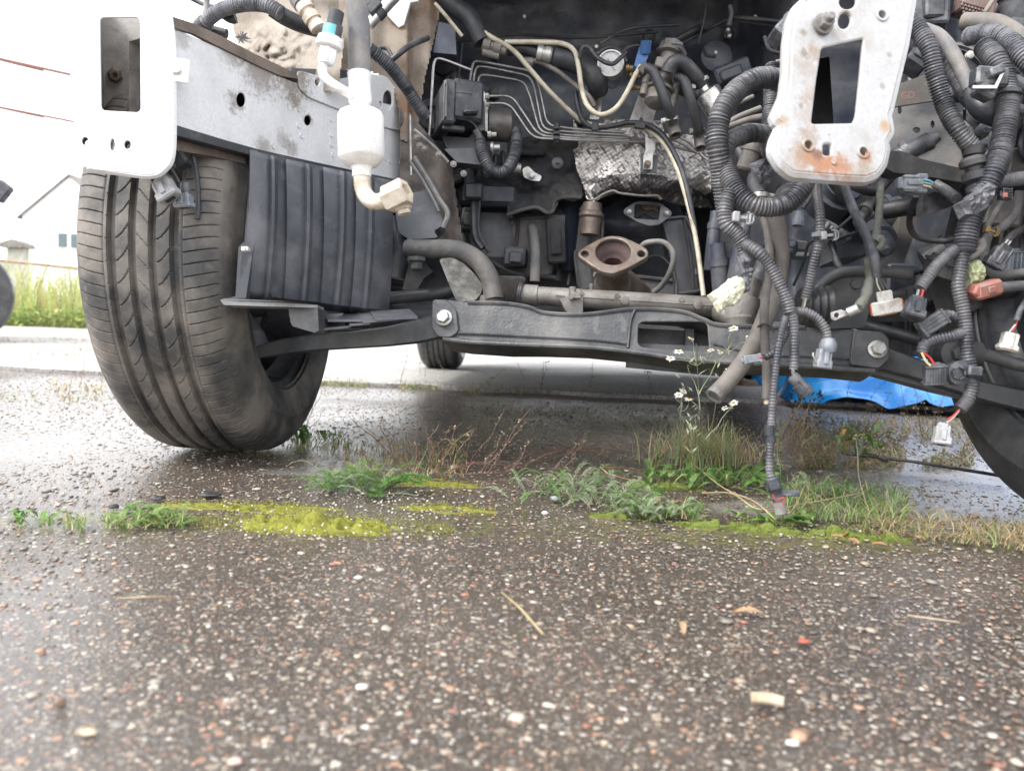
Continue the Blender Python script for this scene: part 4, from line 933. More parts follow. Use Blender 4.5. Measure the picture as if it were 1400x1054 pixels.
# right control arm and links
blade('control_arm', [(1165, 452), (1215, 474), (1260, 492), (1300, 508), (1340, 520), (1400, 532), (1480, 545)], [(1165, 502), (1215, 508), (1260, 521), (1300, 534), (1340, 547), (1400, 563), (1480, 580)], 1.09, 1.0, .04, 'arm', 'long black lower control arm at right')
blade('control_arm_flange', [(1160, 499), (1215, 506), (1260, 519), (1300, 532), (1340, 545)], [(1160, 505), (1215, 518), (1260, 530), (1300, 541), (1340, 550)], 1.12, 1.06, .06, 'bay')
b = MB(); b.tube(pp([(1165, 440, 1.2), (1200, 450, 1.18), (1250, 464, 1.14), (1290, 478, 1.10)]), PX(8.5, 1.15), 14); b.tube(pp([(1300, 482, 1.08), (1340, 484, 1.05), (1390, 498, 1.0), (1460, 512, .98)]), PX(8.5, 1.05), 14); b.obj('tie_rod', 'arm', CAR)
b = MB(); c = P(1300, 484, 1.06); b.lathe(c, BACK, [(-.02, .020), (.012, .020), (.014, .014), (.016, .009)], 24); b.lathe(c + BACK * .016, BACK, [(0, .010), (.008, .010), (.009, .006), (.009, .003)], 6); b.lathe(P(1326, 484, 1.05), RIGHT, [(-.02, .017), (.012, .017), (.014, .012)], 20); b.slab([P(x, y, 1.07) for x, y in ((1262, 462), (1285, 468), (1306, 478), (1300, 500), (1272, 486))], .01); b.obj('ball_joint', 'arm', CAR)
b = MB(); dome = [(1104, 432), (1106, 414), (1116, 396), (1134, 380), (1158, 372), (1185, 370), (1208, 372), (1206, 392), (1190, 420), (1182, 448), (1120, 450)]
b.slab([P(x, y, 1.07) for x, y in rrect(dome, 5)], .05); b.obj('gusset', 'arm', CAR); b = MB(); b.tube(pp([(1104, 432), (1107, 414), (1117, 396), (1135, 380), (1158, 372), (1210, 372), (1245, 376)], 1.07), .008, 10); b.lathe(P(1170, 389, 1.068), BACK, [(0, .007), (.002, .006)], 14); b.obj('crossmember_arm', 'arm', CAR)
b = MB(); b.box(P(1228, 383, 1.25), (PX(40, 1.25), .05, PX(26, 1.25)), vrot(3), .004); b.box(P(1240, 372, 1.2), (PX(24, 1.2), .04, PX(10, 1.2)), None, .004); b.obj('mount_box', 'bay', CAR)

# ---- steering rack
rk = bpy.data.objects.new('steering_rack', None); link(rk); rk.parent = CAR; c = P(830, 408, 1.26); WLOC[rk.name] = c; rk.location = c - WLOC[CAR.name]; rk['label'] = 'dusty cast steering rack with rubber bellows on the crossmember'
A, B = P(715, 403, 1.27), P(985, 420, 1.22); axr = (B - A)
b = MB(); r0 = PX(13, 1.25)
b.lathe(A, axr, [(-.005, r0 * 1.12), (.025, r0 * 1.12), (.026, r0 * .98), (.045, r0 * .98), (.05, r0), (axr.length * .97, r0 * 1.02), (axr.length, r0 * .7)], 26)
for t, rr in ((.24, .0035), (.52, .0035), (.88, .0035)): b.lathe(A + axr * t - UP * .001 + BACK * r0 * .72, BACK, [(0, .008), (.006, .0075), (.007, .006)], 14)
for t in (.30, .48, .80): b.lathe(A + axr * t + UP * .006 + BACK * r0 * .86, BACK, [(0, .0045), (.004, .004)], 10)
b.sweep([A + axr * .17 + BACK * r0, A + axr * .95 + BACK * r0], .0016, 6)
b.slab([P(x, y, 1.235) for x, y in rrect([(765, 408), (797, 405), (797, 427), (775, 427), (770, 418)], 3)], .03); b.box(P(788, 404, 1.225), (PX(12, 1.23), .01, PX(5, 1.23)), vrot(2), .001)
b.lathe(P(783, 401, 1.23), UP, [(-.01, .006), (.01, .006)], 10)
b.box(P(808, 393, 1.26), (PX(5, 1.26), .004, PX(10, 1.26)), None, .001)
b.obj('rack_housing', 'alu', rk)
b = MB(); n = 15; A2 = P(678, 398, 1.28); ax2 = A - A2; b.lathe(A2, ax2, [(ax2.length * i / (2 * n), PX(19 - 4 * (i % 2) - (2 if i < 4 else 0), 1.28)) for i in range(2 * n + 1)], 28); b.obj('bellows', 'rubber_brown', rk)
b = MB(); b.lathe(A2 + ax2 * .93, ax2, [(-.003, PX(18, 1.28)), (.004, PX(18, 1.28))], 24); b.obj('clamp', 'rubber', rk)
# pinion end
b = MB(); b.lathe(P(1012, 424, 1.18), UP * 1 + RIGHT * .25, [(-.02, .024), (0, .03), (.02, .028), (.022, .020), (.05, .020), (.055, .014)], 22); b.lathe(P(1040, 418, 1.19), UP * .9 + RIGHT * .5, [(-.03, .02), (.0, .024), (.03, .02)], 18)
b.tube(pp([(985, 425, 1.2), (1000, 432, 1.18), (1030, 434, 1.18), (1045, 430, 1.18)]), .017, 14); b.lathe(P(1010, 440, 1.15), UP, [(-.01, .018), (.006, .02), (.01, .017)], 18); b.obj('pinion_housing', 'alu', rk)
b = MB(); b.lathe(P(1034, 388, 1.20), (RIGHT * .45 + UP), [(-.025, .022), (.012, .022), (.014, .017), (.035, .016), (.04, .010)], 20); b.obj('pinion_cap', 'rubber', rk)

# ---- wheel arch liner, left
def liner():
    cols = [(342, 323, 0), (368, 360, .002), (371, 363, -.007), (375, 367, -.007), (379, 372, .0), (390, 387, .004), (391, 388, -.002), (416, 409, .0), (419, 412, -.008), (423, 416, -.008), (427, 421, .0), (441, 436, .004), (442, 438, -.002), (463, 453, -.001), (466, 456, -.008), (470, 461, -.008), (474, 465, 0), (485, 477, .004), (486, 479, -.002), (501, 492, -.001), (504, 495, -.008), (508, 499, -.008), (512, 504, 0), (536, 531, .004)]
    rows = [0, .04, .10, .25, .4, .55, .7, .82, .90, .95, 1.0]; v = []; f = []
    for (xt, xb, o) in cols:
        s = (xt - 342) / 194; yt = 205 + 42 * s ** .9; yb = 412 + 22 * s if xt > 378 else 408; d = .99 + .13 * s
        for t in rows:
            bow = math.sin(t * math.pi) * 4
            x = xt + (xb - xt) * t ** 1.6 + bow * .6; y = yt + (yb - yt) * t
            dd = d + o + .03 * (t - .3) ** 2
            if t == 1.0 and xt > 378: y += 4 * noise.noise(Vector((xt * .3, 0, 0))) ; dd += .02
            v.append(P(x, y, dd))
    n = len(rows); f = [(i * n + j, i * n + j + 1, (i + 1) * n + j + 1, (i + 1) * n + j) for i in range(len(cols) - 1) for j in range(n - 1)]
    me = mkmesh('wheel_arch_liner', v, f, 'liner', None, CAR, 28); me['label'] = 'ribbed black plastic splash liner hanging below the left rail'
    md = me.modifiers.new('thickness', 'SOLIDIFY'); md.thickness = .003
    # left return wall
    b = MB(); b.slab([P(x, y, 1.0) for x, y in ((343, 205), (340, 260), (334, 330), (326, 338), (322, 405), (312, 408), (336, 408), (352, 300), (352, 206))], .03); b.obj('liner_side', 'liner', me)
    b = MB(); b.slab([P(301, 410, .97), P(308, 408, .98), P(392, 412, 1.0), P(434, 417, 1.02), P(434, 421, 1.02), P(306, 417, .97)], .035); b.obj('liner_shelf', mat('pale_dusty_plastic_edge', (.12, .12, .12), .5, dirt=(.22, .22, .22), amt=.6, scale=20), me)
    b = MB(); b.slab([P(x, y, 1.02) for x, y in ((394, 420), (434, 421), (436, 452), (430, 455), (400, 446), (397, 440))], .05); b.obj('liner_pocket', 'subframe', me)
    b = MB()
    for k, (x0, x1, y0, y1) in enumerate(((434, 475, 440, 452), (470, 500, 436, 446), (488, 536, 430, 442), (505, 560, 428, 438), (440, 520, 432, 440))):
        b.slab([P(x0, y0, 1.12), P(x1, y0 - 2 + rnd.uniform(-2, 2), 1.12), P(x1 + rnd.uniform(4, 16), y0 + 8, 1.06), P(x0 + 8, y1, 1.05)], .003, 0, AZ)
    b.obj('torn_flap', MATS['pale_dusty_plastic_edge'] if k % 2 else 'liner', me)
    b = MB(); b.box(P(336, 341, .985), (.009, .006, .011), vrot(0), .001); b.box(P(336, 341, .981), (.004, .004, .003), vrot(0), .0005, 1); b.obj('metal_clip', ['con_white', 'exh'], me)
liner()
b = MB(); b.tube(pp([(536, 300, 1.30), (548, 340, 1.3), (540, 380, 1.3)]), .02, 12); b.obj('strut', 'bay', CAR)

# right wheel arch, dark
def arch(x, y): return 1.42 - .10 * smooth(x, 1290, 1420) + .02 * abs(math.sin(x * .09)) + .006 * nz(x, y, 3, .02) + .03 * smooth(y, 330, 520)
sheet('inner_arch_liner', 1190, 1600, 250, 545, 120, 60, arch, 'liner', CAR, None, inpoly([(1190, 250), (1600, 250), (1600, 545), (1400, 545), (1300, 505), (1190, 465)]))
b = MB(); b.slab([CP(-.47, .12, .30), CP(-.47, .66, .26), CP(-.47, .66, .94), CP(-.47, .12, .90)], .01, 0, -AX); b.obj('inner_wing_wall', 'bay', CAR)

# cast housings filling the tunnel round the exhaust mouth
M['casting'] = mat('dull_grey_casting', (.085, .085, .088), .6, dirt=(.15, .14, .125), amt=.5, scale=14, bump=.5, bscale=260, metal=.2)
for pts, dd, th, m_ in (([(795, 282), (815, 276), (824, 300), (822, 345), (812, 392), (792, 396), (786, 350)], 1.50, .05, 'casting'), ([(905, 300), (938, 296), (952, 330), (958, 398), (925, 402), (918, 350)], 1.52, .05, 'bay'), ([(812, 372), (870, 378), (925, 384), (925, 408), (812, 404)], 1.46, .05, 'casting'), ([(700, 300), (752, 296), (760, 330), (752, 376), (704, 372)], 1.51, .03, 'casting')):
    b = MB(); b.slab([P(x, y, dd) for x, y in rrect(pts, 7)], th); b.tube([P(x, y, dd - .003) for x, y in rrect(pts, 7)], .0035, 6); b.obj('housing', m_, CAR)
b = MB(); b.lathe(P(808, 300, 1.46), UP * 1 + RIGHT * .1, [(-.03, .018), (.0, .020), (.004, .024), (.010, .024), (.014, .019), (.03, .018)], 20); b.obj('pipe_joint', 'exh', CAR)
# ================================================================== BAY COMPONENTS
# ---- air conditioning pipe with drier can, hanging in front of the left rail
ac = bpy.data.objects.new('air_conditioning_pipe', None); link(ac); ac.parent = CAR; c = P(493, 190, .78); WLOC[ac.name] = c; ac.location = c - WLOC[CAR.name]; ac['label'] = 'grey hose with white drier canister and brass elbow hanging over the left rail'
D1 = .80
hose('hose', [(484, -70, D1), (485, -10, D1), (490, 30, D1), (491, 70, D1), (492, 104, D1)], 15.2, 'rubber_grey', ac)
ax = (P(494, 240, D1) - P(491, 100, D1)); u = ax.normalized()
b = MB(); r = lambda n: PX(n, D1)
b.lathe(P(491.5, 99, D1), u, [(0, r(14)), (r(2), r(16.5)), (r(8), r(16)), (r(10), r(15)), (r(30), r(15)), (r(32), r(16)), (r(42), r(15.5)), (r(46), r(12)), (r(50), r(10))], 36); b.obj('ferrule', 'alu_white', ac)
b = MB(); b.lathe(P(492.6, 138, D1), u, [(0, r(10.5)), (r(11), r(10)), (r(12), r(14)), (r(14), r(24)), (r(17), r(29)), (r(22), r(31)), (r(76), r(31.5)), (r(79), r(29.5)), (r(88), r(22)), (r(91), r(15)), (r(95), r(13)), (r(104), r(12.5))], 56); can = b.obj('drier_canister', 'alu_white', ac, 'white aluminium drier canister')
# faint printing on the can
b = MB()
for k in range(9):
    for q in range(3):
        a = .50 + q * .14 + rnd.uniform(-.01, .01); z = r(42 + k * 2.6); h_ = r(31.25) * 1.001
        c = P(492.6, 138, D1) + u * z + (RIGHT * math.sin(a) + BACK * math.cos(a)) * h_
        if rnd.random() < .8: b.box(c, (r(rnd.uniform(2, 4)), r(.9), .0003), Matrix((RIGHT * math.cos(a) - BACK * math.sin(a), u, (RIGHT * math.sin(a) + BACK * math.cos(a)))).transposed(), .0001)
b.obj('faint_print', mat('faded_grey_print', (.36, .40, .45), .6, bump=0), can)['kind'] = 'stuff'
b = MB(); b.tube(pp([(494.5, 235, D1), (495, 250, D1), (498, 264, D1), (508, 275, D1 - .005), (520, 276, D1 - .012), (532, 271, D1 - .015)]), r(11.2), 22, ds=.004); b.obj('elbow', 'alu_cream', ac)
cN = P(543, 267, D1 - .018); an = (RIGHT * .82 + UP * .28 + BACK * .35).normalized()
b = MB(); b.lathe(cN, an, [(r(-19), r(15)), (r(-16), r(19)), (r(13), r(19)), (r(15), r(17.5)), (r(15), r(11)), (r(9), r(10))], 6, 0, True, True, .5, UP); b.obj('union_nut', 'alu_cream', ac)
b = MB(); c = P(551, 284, D1 - .012); b.lathe(c, (-UP + RIGHT * .25), [(r(-8), r(10)), (r(-2), r(11)), (0, r(12)), (r(3), r(11)), (r(4), r(9)), (r(9), r(8.5)), (r(9), r(6))], 20); b.obj('hose_stub', 'alu_cream', ac)
b = MB(); b.tube(pp([(480, 130, D1 - .01), (466, 122, D1 - .02), (452, 113, D1 - .02), (443, 104, D1 - .02), (441, 95, D1 - .02), (444, 84, D1 - .02)]), r(6), 16, ds=.003); b.obj('branch_pipe', 'alu_white', ac)
s0 = P(446, 84, D1 - .02); su = (P(458, 20, D1 - .02) - s0).normalized()
b = MB(); b.lathe(s0, su, [(r(-4), r(10)), (0, r(12.5)), (r(16), r(12.5)), (r(17), r(10))], 6); b.lathe(s0 + su * r(17), su, [(0, r(14)), (r(2), r(17)), (r(8), r(17.5)), (r(9), r(16)), (r(10), r(17)), (r(14), r(16)), (r(15), r(13))], 30); b.obj('sensor_base', 'alu_white', ac)
b = MB(); b.lathe(s0 + su * r(32), su, [(0, r(12)), (r(14), r(12))], 26); b.obj('sensor_label', 'teal', ac)
b = MB(); b.lathe(s0 + su * r(32) + RIGHT * r(1.2) - BACK * r(1), su, [(0, r(12.2)), (r(14.3), r(12.2)), (r(15), r(10)), (r(18), r(10)), (r(35), r(10.2)), (r(36), r(8.5)), (r(31), r(7.5)), (r(28), r(2))], 26); b.box(s0 + su * r(42) + RIGHT * r(11), (r(5), r(12), r(6)), vrot(10), r(1)); b.obj('pressure_sensor', 'plastic', ac)
# dirty fittings and tubes behind
q = [(395, -40, 1.05), (404, -8, 1.03), (414, 8, 1.02)]
hose('coolant_hose', q, 12, 'rubber_grey', CAR)
p0, p1 = P(414, 6, 1.02), P(437, 42, 1.02); v_ = p1 - p0; L_ = v_.length
b = MB(); b.lathe(p0, v_, [(0, .0095), (.001, .0115), (.010, .0115), (.011, .0085), (.016, .0082), (.017, .0115), (.026, .0115), (.027, .009), (.030, .009), (.031, .0108), (.039, .0108), (.041, .008)], 24); b.obj('hose_fitting', 'alu_cream', CAR)
b = MB(); b.sweep(pp([(504, 34, 1.1), (528, 8, 1.1), (552, -18, 1.1)]), PX(8, 1.1), 18); b.obj('metal_tube', 'steel', CAR)
b = MB(); b.lathe(P(519, 18, 1.1), P(528, 8, 1.1) - P(504, 34, 1.1), [(-.006, PX(9.5, 1.1)), (.006, PX(9.5, 1.1))], 18); b.box(P(512, 10, 1.09), (.022, .012, .012), vrot(-45)); b.obj('clamp', 'plastic', CAR)
b = MB(); b.box(P(500, 5, 1.12), (.03, .02, .02), vrot(-40)); b.box(P(508, -4, 1.12), (.02, .02, .02), vrot(-40)); b.obj('clamp', 'plastic', CAR)
hose('corrugated_hose', [(277, 36, 1.10), (290, 22, 1.09), (308, 12, 1.08), (338, 6, 1.07), (365, 8, 1.06), (385, 19, 1.06)], 10, 'tape', CAR, True, label='grey corrugated hose end above the left rail')
hose('coolant_hose', [(372, 12, 1.07), (390, 24, 1.08), (412, 34, 1.10), (440, 42, 1.12)], 11, 'rubber', CAR)
b = MB(); b.lathe(P(278, 35, 1.10), P(277, 36, 1.10) - P(290, 22, 1.09), [(-.006, .012), (.006, .0125), (.007, .009)], 16); b.tube(pp([(290, 42, 1.12), (302, 45, 1.12), (310, 47, 1.12)]), .007, 10); b.tube(pp([(308, 20, 1.1), (316, 25, 1.1), (322, 24, 1.1)]), .008, 10); b.obj('rubber_end', 'rubber', CAR)
hose('cable', [(255, -5, 1.15), (275, 5, 1.15), (292, 10, 1.13)], 3, 'rubber', CAR); hose('cable', [(284, -20, 1.12), (282, 10, 1.12), (279, 28, 1.11)], 4, 'rubber_grey', CAR)
hose('corrugated_hose', [(504, 66, 1.15), (530, 88, 1.17), (552, 115, 1.2), (568, 140, 1.22), (582, 160, 1.24)], 9, 'loom_dark', CAR, True, label='black corrugated hose crossing the dusty panel')
hose('cable', [(536, 82, 1.18), (548, 72, 1.18), (562, 62, 1.2), (585, 52, 1.24)], 4, 'rubber', CAR); b = MB(); b.tube(pp([(513, 70, 1.19), (520, 66, 1.19), (530, 68, 1.19), (537, 80, 1.18)]), .003, 8); b.obj('cable_loop', 'rubber', CAR)
b = MB()
for k in range(40):
    a0 = rnd.uniform(0, 6.28); p = P(330, 52, 1.16); b.sweep([p, p + (RIGHT * math.cos(a0) + UP * math.sin(a0) * .8) * rnd.uniform(.006, .014)], .0006, 4)
b.obj('wire_brush_end', 'rubber', CAR)['kind'] = 'stuff'

# ---- brake pipes
def pipe(pts, d=1.44, r=1.9, m='pipe', label=None, bend=.018):
    b = MB(); b.poly([P(x, y, d) for x, y in pts], PX(r, d), 10, 0, bend); return b.obj('brake_pipe', m, CAR, label)
pipe([(583, 207), (588, 180), (593, 84), (600, 79), (644, 96)], 1.36)
pipe([(642, 118), (646, 85), (655, 84), (730, 98), (738, 120), (748, 172), (800, 178), (892, 183), (935, 205)], 1.45)
pipe([(647, 118), (650, 92), (660, 91), (724, 104), (731, 120), (742, 178), (800, 182), (893, 187)], 1.45)
pipe([(653, 120), (655, 103), (668, 103), (716, 111), (724, 128), (738, 182), (800, 187), (895, 190)], 1.445)
pipe([(664, 132), (700, 131), (736, 186), (800, 190), (893, 193), (950, 208)], 1.44, 2.1)
pipe([(666, 142), (696, 141), (728, 189), (800, 192), (900, 195)], 1.435)
pipe([(922, 184), (945, 196), (958, 212), (966, 218)], 1.43); pipe([(900, 186), (930, 194), (954, 210)], 1.42)
b = MB(); b.box(P(761, 182, 1.43), (PX(8, 1.43), .012, PX(28, 1.43)), None, .002)
for k in range(3): b.box(P(761, 175 + k * 7, 1.42), (PX(9, 1.43), .008, PX(4, 1.43)), None, .001)
b.obj('pipe_clip', 'plastic', CAR)
# ---- brake pressure unit
ab = bpy.data.objects.new('brake_pressure_unit', None); link(ab); ab.parent = CAR; c = P(645, 155, 1.38); WLOC[ab.name] = c; ab.location = c - WLOC[CAR.name]; ab['label'] = 'black brake pressure unit with cylindrical motor and plug'
rv = vrot(2, 0, 16)
b = MB(); b.box(P(607, 152, 1.36), (PX(17, 1.36), .075, PX(84, 1.36)), rv, .004); b.box(P(603, 150, 1.345), (PX(3, 1.36), .06, PX(80, 1.36)), rv, .001); b.obj('cover', 'plastic', ab)
b = MB(); b.box(P(632, 150, 1.37), (PX(42, 1.37), .07, PX(80, 1.37)), rv, .005); b.box(P(630, 132, 1.335), (PX(28, 1.37), .008, PX(30, 1.37)), rv, .003); b.box(P(640, 160, 1.335), (PX(20, 1.37), .008, PX(44, 1.37)), vrot(-9, 0, 16), .003); b.box(P(620, 176, 1.335), (PX(30, 1.37), .01, PX(10, 1.37)), rv, .002)
b.slab([P(x, y, 1.345) for x, y in ((644, 112), (655, 118), (662, 140), (663, 178), (652, 180), (646, 150))], .05); b.tube(pp([(618, 146, 1.33), (622, 158, 1.33), (632, 163, 1.33), (646, 168, 1.325), (652, 176, 1.325)]), .0015, 6)
b.obj('control_module', 'plastic', ab)
b = MB(); b.slab([P(x, y, 1.38) for x, y in ((604, 186), (655, 190), (660, 202), (628, 214), (612, 206))], .06); b.slab([P(x, y, 1.36) for x, y in ((607, 204), (655, 202), (660, 226), (625, 222))], .03); b.obj('mounting_tray', 'bay', ab)
b = MB(); b.slab([P(x, y, 1.38) for x, y in ((654, 116), (660, 118), (668, 150), (668, 180), (660, 180))], .06); b.lathe(P(663, 132, 1.365), RIGHT, [(0, .006), (.006, .006), (.008, .004)], 8); b.lathe(P(664, 143, 1.365), RIGHT, [(0, .004), (.006, .004)], 8); b.lathe(P(668, 184, 1.36), RIGHT, [(-.002, .006), (.004, .006), (.006, .004), (.014, .004)], 8); b.lathe(P(674, 202, 1.37), RIGHT, [(-.004, .010), (0, .010), (.002, .006), (.012, .006)], 10); b.obj('valve_block', 'zinc', ab)
b = MB(); b.lathe(P(664, 170, 1.40), RIGHT - BACK * .22, [(0, .027), (.001, .0295), (.042, .0295), (.045, .027)], 36); b.obj('pump_motor', mat('satin_black_motor', (.06, .055, .055), .35, dirt=(.15, .13, .12), amt=.45, scale=18, metal=.3), ab)
hose('corrugated_hose', [(656, 192, 1.34), (660, 212, 1.33), (672, 232, 1.33), (688, 236, 1.33), (700, 222, 1.35), (706, 195, 1.38), (704, 178, 1.40)], 8.5, 'loom_dark', CAR, True, label='black corrugated loop under the brake pressure unit')
b = MB(); b.tube(pp([(650, 178, 1.335), (655, 186, 1.335), (658, 198, 1.335)]), .006, 8); b.obj('cable_tail', 'rubber', CAR)
for (x, y, rr) in ((583, 150, 1), (640, 95, .8)): pass
b = MB(); b.lathe(P(592, 160, 1.40), BACK, [(0, .030), (.01, .030), (.014, .026), (.014, .016), (.006, .012)], 32); b.obj('rubber_grommet', 'rubber', CAR)
b = MB(); b.lathe(P(606, 92, 1.5), BACK, [(0, .02), (.01, .018), (.012, .006)], 20); b.obj('grommet', 'rubber', CAR); b = MB(); b.lathe(P(664, 237, 1.45), BACK, [(0, .010), (.006, .010), (.01, .005)], 14); b.obj('grommet', 'rubber', CAR)
# ---- upper hoses
hose('coolant_hose', [(590, -20, 1.36), (620, 8, 1.36), (640, 22, 1.36), (652, 42, 1.36), (660, 58, 1.36)], 13, 'rubber', CAR)
p0, p1 = P(660, 60, 1.36), P(694, 70, 1.36)
b = MB(); b.lathe(p0, p1 - p0, [(0, .008), (.002, .013), (.014, .013), (.016, .010), (.020, .010), (.022, .0135), (.034, .0135), (.036, .010), (.044, .010)], 20); b.lathe(p0 + UP * -.014, p1 - p0, [(0, .007), (.03, .007)], 14); b.obj('hose_fitting', 'alu', CAR)
hose('coolant_hose', [(694, 68, 1.38), (715, 66, 1.38), (738, 74, 1.38)], 9, 'rubber', CAR)
p0, p1 = P(734, 72, 1.36), P(758, 77, 1.36); b = MB(); b.lathe(p0, p1 - p0, [(0, .011), (.001, .0135), (.010, .0135), (.011, .0115), (.014, .0115), (.015, .0135), (.024, .0135), (.027, .011)], 22); b.obj('hose_fitting', 'zinc', CAR)
hose('coolant_hose', [(757, 78, 1.37), (782, 84, 1.37), (803, 95, 1.37), (815, 110, 1.37), (818, 124, 1.39)], 14, 'rubber', CAR, label='thick black hose bending left of the gauge')
b = MB(); b.poly([P(x, y, 1.37) for x, y in ((716, 83), (738, 84), (760, 96), (806, 132), (813, 146))], PX(3.6, 1.37), 12); b.lathe(P(724, 85, 1.37), RIGHT, [(-.01, .008), (.006, .008)], 10); b.obj('metal_pipe', 'alu', CAR)
plB = Plane((814, 140, 1.42), (824, 140, 1.42), (814, 120, 1.42))
plate('bracket', plB, rrect([(806, 128), (824, 130), (822, 150), (819, 164), (806, 163), (808, 145)], 2), [circ(813, 155, 2)], .004, 'zinc', CAR, .0006)
b = MB(); b.lathe(P(813, 135, 1.41), BACK, [(0, .007), (.006, .006)], 8); b.lathe(P(811, 147, 1.41), BACK, [(0, .009), (.006, .008), (.008, .004)], 14); b.obj('bolt', 'exh', CAR)
hose('cream_tube', [(595, 5, 1.33), (612, 25, 1.33), (632, 50, 1.34)], 2.6, 'cream', CAR)
hose('cream_tube', [(640, 25, 1.35), (662, 45, 1.35), (700, 68, 1.35), (722, 92, 1.36), (750, 124, 1.37), (782, 155, 1.39), (800, 168, 1.40), (830, 173, 1.40), (870, 172, 1.40), (892, 182, 1.38), (910, 200, 1.37), (926, 232, 1.35), (938, 270, 1.34), (948, 310, 1.33), (955, 350, 1.32), (962, 405, 1.3)], 3.3, 'cream', CAR, label='long cream tube with black cable running down past the heat shield', n=12)
hose('cable', [(787, 125, 1.39), (790, 145, 1.39), (797, 165, 1.39), (812, 175, 1.39), (840, 172, 1.385), (860, 168, 1.385), (885, 171, 1.375), (905, 184, 1.365), (920, 206, 1.355), (933, 236, 1.345), (943, 275, 1.335), (951, 320, 1.33)], 3.6, 'rubber', CAR, n=12)
b = MB()
for (x, y, a) in ((814, 173, 90), (875, 172, 8), (940, 262, 0), (956, 372, 0)): b.box(P(x, y, 1.365), (PX(14 if a == 8 else 12, 1.37), .012, PX(8 if a == 8 else 4, 1.37)), vrot(a), .001)
b.obj('tape_band', 'rubber', CAR)
hose('cream_tube', [(690, 58, 1.36), (735, 58, 1.36), (768, 60, 1.35), (785, 70, 1.35), (791, 92, 1.34), (796, 125, 1.34), (804, 146, 1.33), (820, 157, 1.33), (840, 150, 1.33), (855, 130, 1.33), (868, 104, 1.33), (876, 90, 1.33)], 3.4, 'cream', CAR, label='cream tube looping below the round gauge', n=12)
# ---- gauge, valve, blue plug
gg = bpy.data.objects.new('pressure_gauge', None); link(gg); gg.parent = CAR; c = P(835, 88, 1.36); WLOC[gg.name] = c; gg.location = c - WLOC[CAR.name]; gg['label'] = 'small round white faced pressure gauge'
gn = (BACK + RIGHT * -.15 + UP * -.05).normalized()
b = MB(); R0 = PX(18.5, 1.36); b.lathe(c, gn, [(-.02, R0 * .9), (-.018, R0), (.004, R0), (.006, R0 * .97), (.006, R0 * .88), (.002, R0 * .88)], 40, 0, True, False); b.obj('gauge_case', 'zinc', gg)
b = MB(); b.lathe(c, gn, [(.000, R0 * .88), (.0025, R0 * .88)], 40, 0); b.obj('dial', 'dial', gg)
b = MB(); gx = (RIGHT - gn * RIGHT.dot(gn)).normalized(); gy = gn.cross(gx)
for k in range(31):
    a = R(225 - k * 9); dv = gx * math.cos(a) + gy * math.sin(a); l_ = .16 if k % 5 == 0 else .09
    b.sweep([c + gn * .0028 + dv * R0 * (.80 - l_), c + gn * .0028 + dv * R0 * .80], .00022, 4)
b.sweep([c + gn * .0034 - (gx * -.35 + gy * .9) * R0 * .2, c + gn * .0034 + (gx * .45 - gy * .75) * R0 * .75], .0005, 4); b.sweep([c + gn * .0034, c + gn * .0034 + (gx * -.30 + gy * .5) * R0 * .7], .0006, 4); b.lathe(c + gn * .003, gn, [(0, .0016), (.001, .0012)], 10)
b.obj('scale_and_needle', 'rubber', gg)['kind'] = 'stuff'
hose('cable', [(793, 80, 1.34), (797, 65, 1.33), (806, 66, 1.33), (818, 80, 1.325), (836, 88, 1.32), (848, 80, 1.325), (856, 72, 1.33)], 3, 'rubber', CAR, n=10); hose('cable', [(815, 75, 1.37), (830, 66, 1.37), (845, 68, 1.36), (858, 85, 1.35)], 2.6, 'rubber', CAR)
hose('cable', [(850, 72, 1.38), (862, 64, 1.39), (880, 62, 1.4)], 1.8, 'rubber', CAR); hose('cable', [(824, 115, 1.38), (838, 121, 1.38), (846, 112, 1.38)], 1.2, 'rubber', CAR)
b = MB(); b.lathe(P(855, 93, 1.37), RIGHT - UP * .1, [(0, .008), (.006, .008), (.007, .006), (.018, .0062), (.020, .0085), (.032, .0085)], 10); b.box(P(868, 101, 1.38), (.022, .018, .016), vrot(10)); b.lathe(P(874, 92, 1.37), BACK, [(0, .009), (.01, .008), (.012, .005)], 12); b.lathe(P(864, 120, 1.38), RIGHT - UP * .05, [(0, .006), (.006, .005), (.007, .004), (.02, .004), (.024, .007), (.034, .007)], 10); b.obj('brass_fitting', 'brass', CAR)
b = MB(); rb = vrot(-65); b.slab([P(x, y, 1.33) for x, y in rrect([(877, 56), (889, 58), (890, 68), (881, 90), (873, 94), (867, 90), (872, 72)], 3)], .022); b.lathe(P(883, 62, 1.325), BACK * .6 + UP * .8, [(-.012, .0095), (.006, .0095), (.006, .007), (0, .0065)], 20); b.box(P(883, 61, 1.318), (.006, .003, .003), None, .0005); b.obj('blue_plug', 'blue', CAR, 'blue plastic plug above the brass fitting')
vb = bpy.data.objects.new('heater_valve', None); link(vb); vb.parent = CAR; c = P(905, 105, 1.34); WLOC[vb.name] = c; vb.location = c - WLOC[CAR.name]; vb['label'] = 'dusty aluminium valve body beside the gauge'
va = (P(895, 150, 1.33) - P(920, 62, 1.35)); vn = va.normalized(); t0 = P(920, 60, 1.35)
rr = lambda n: PX(n, 1.34)
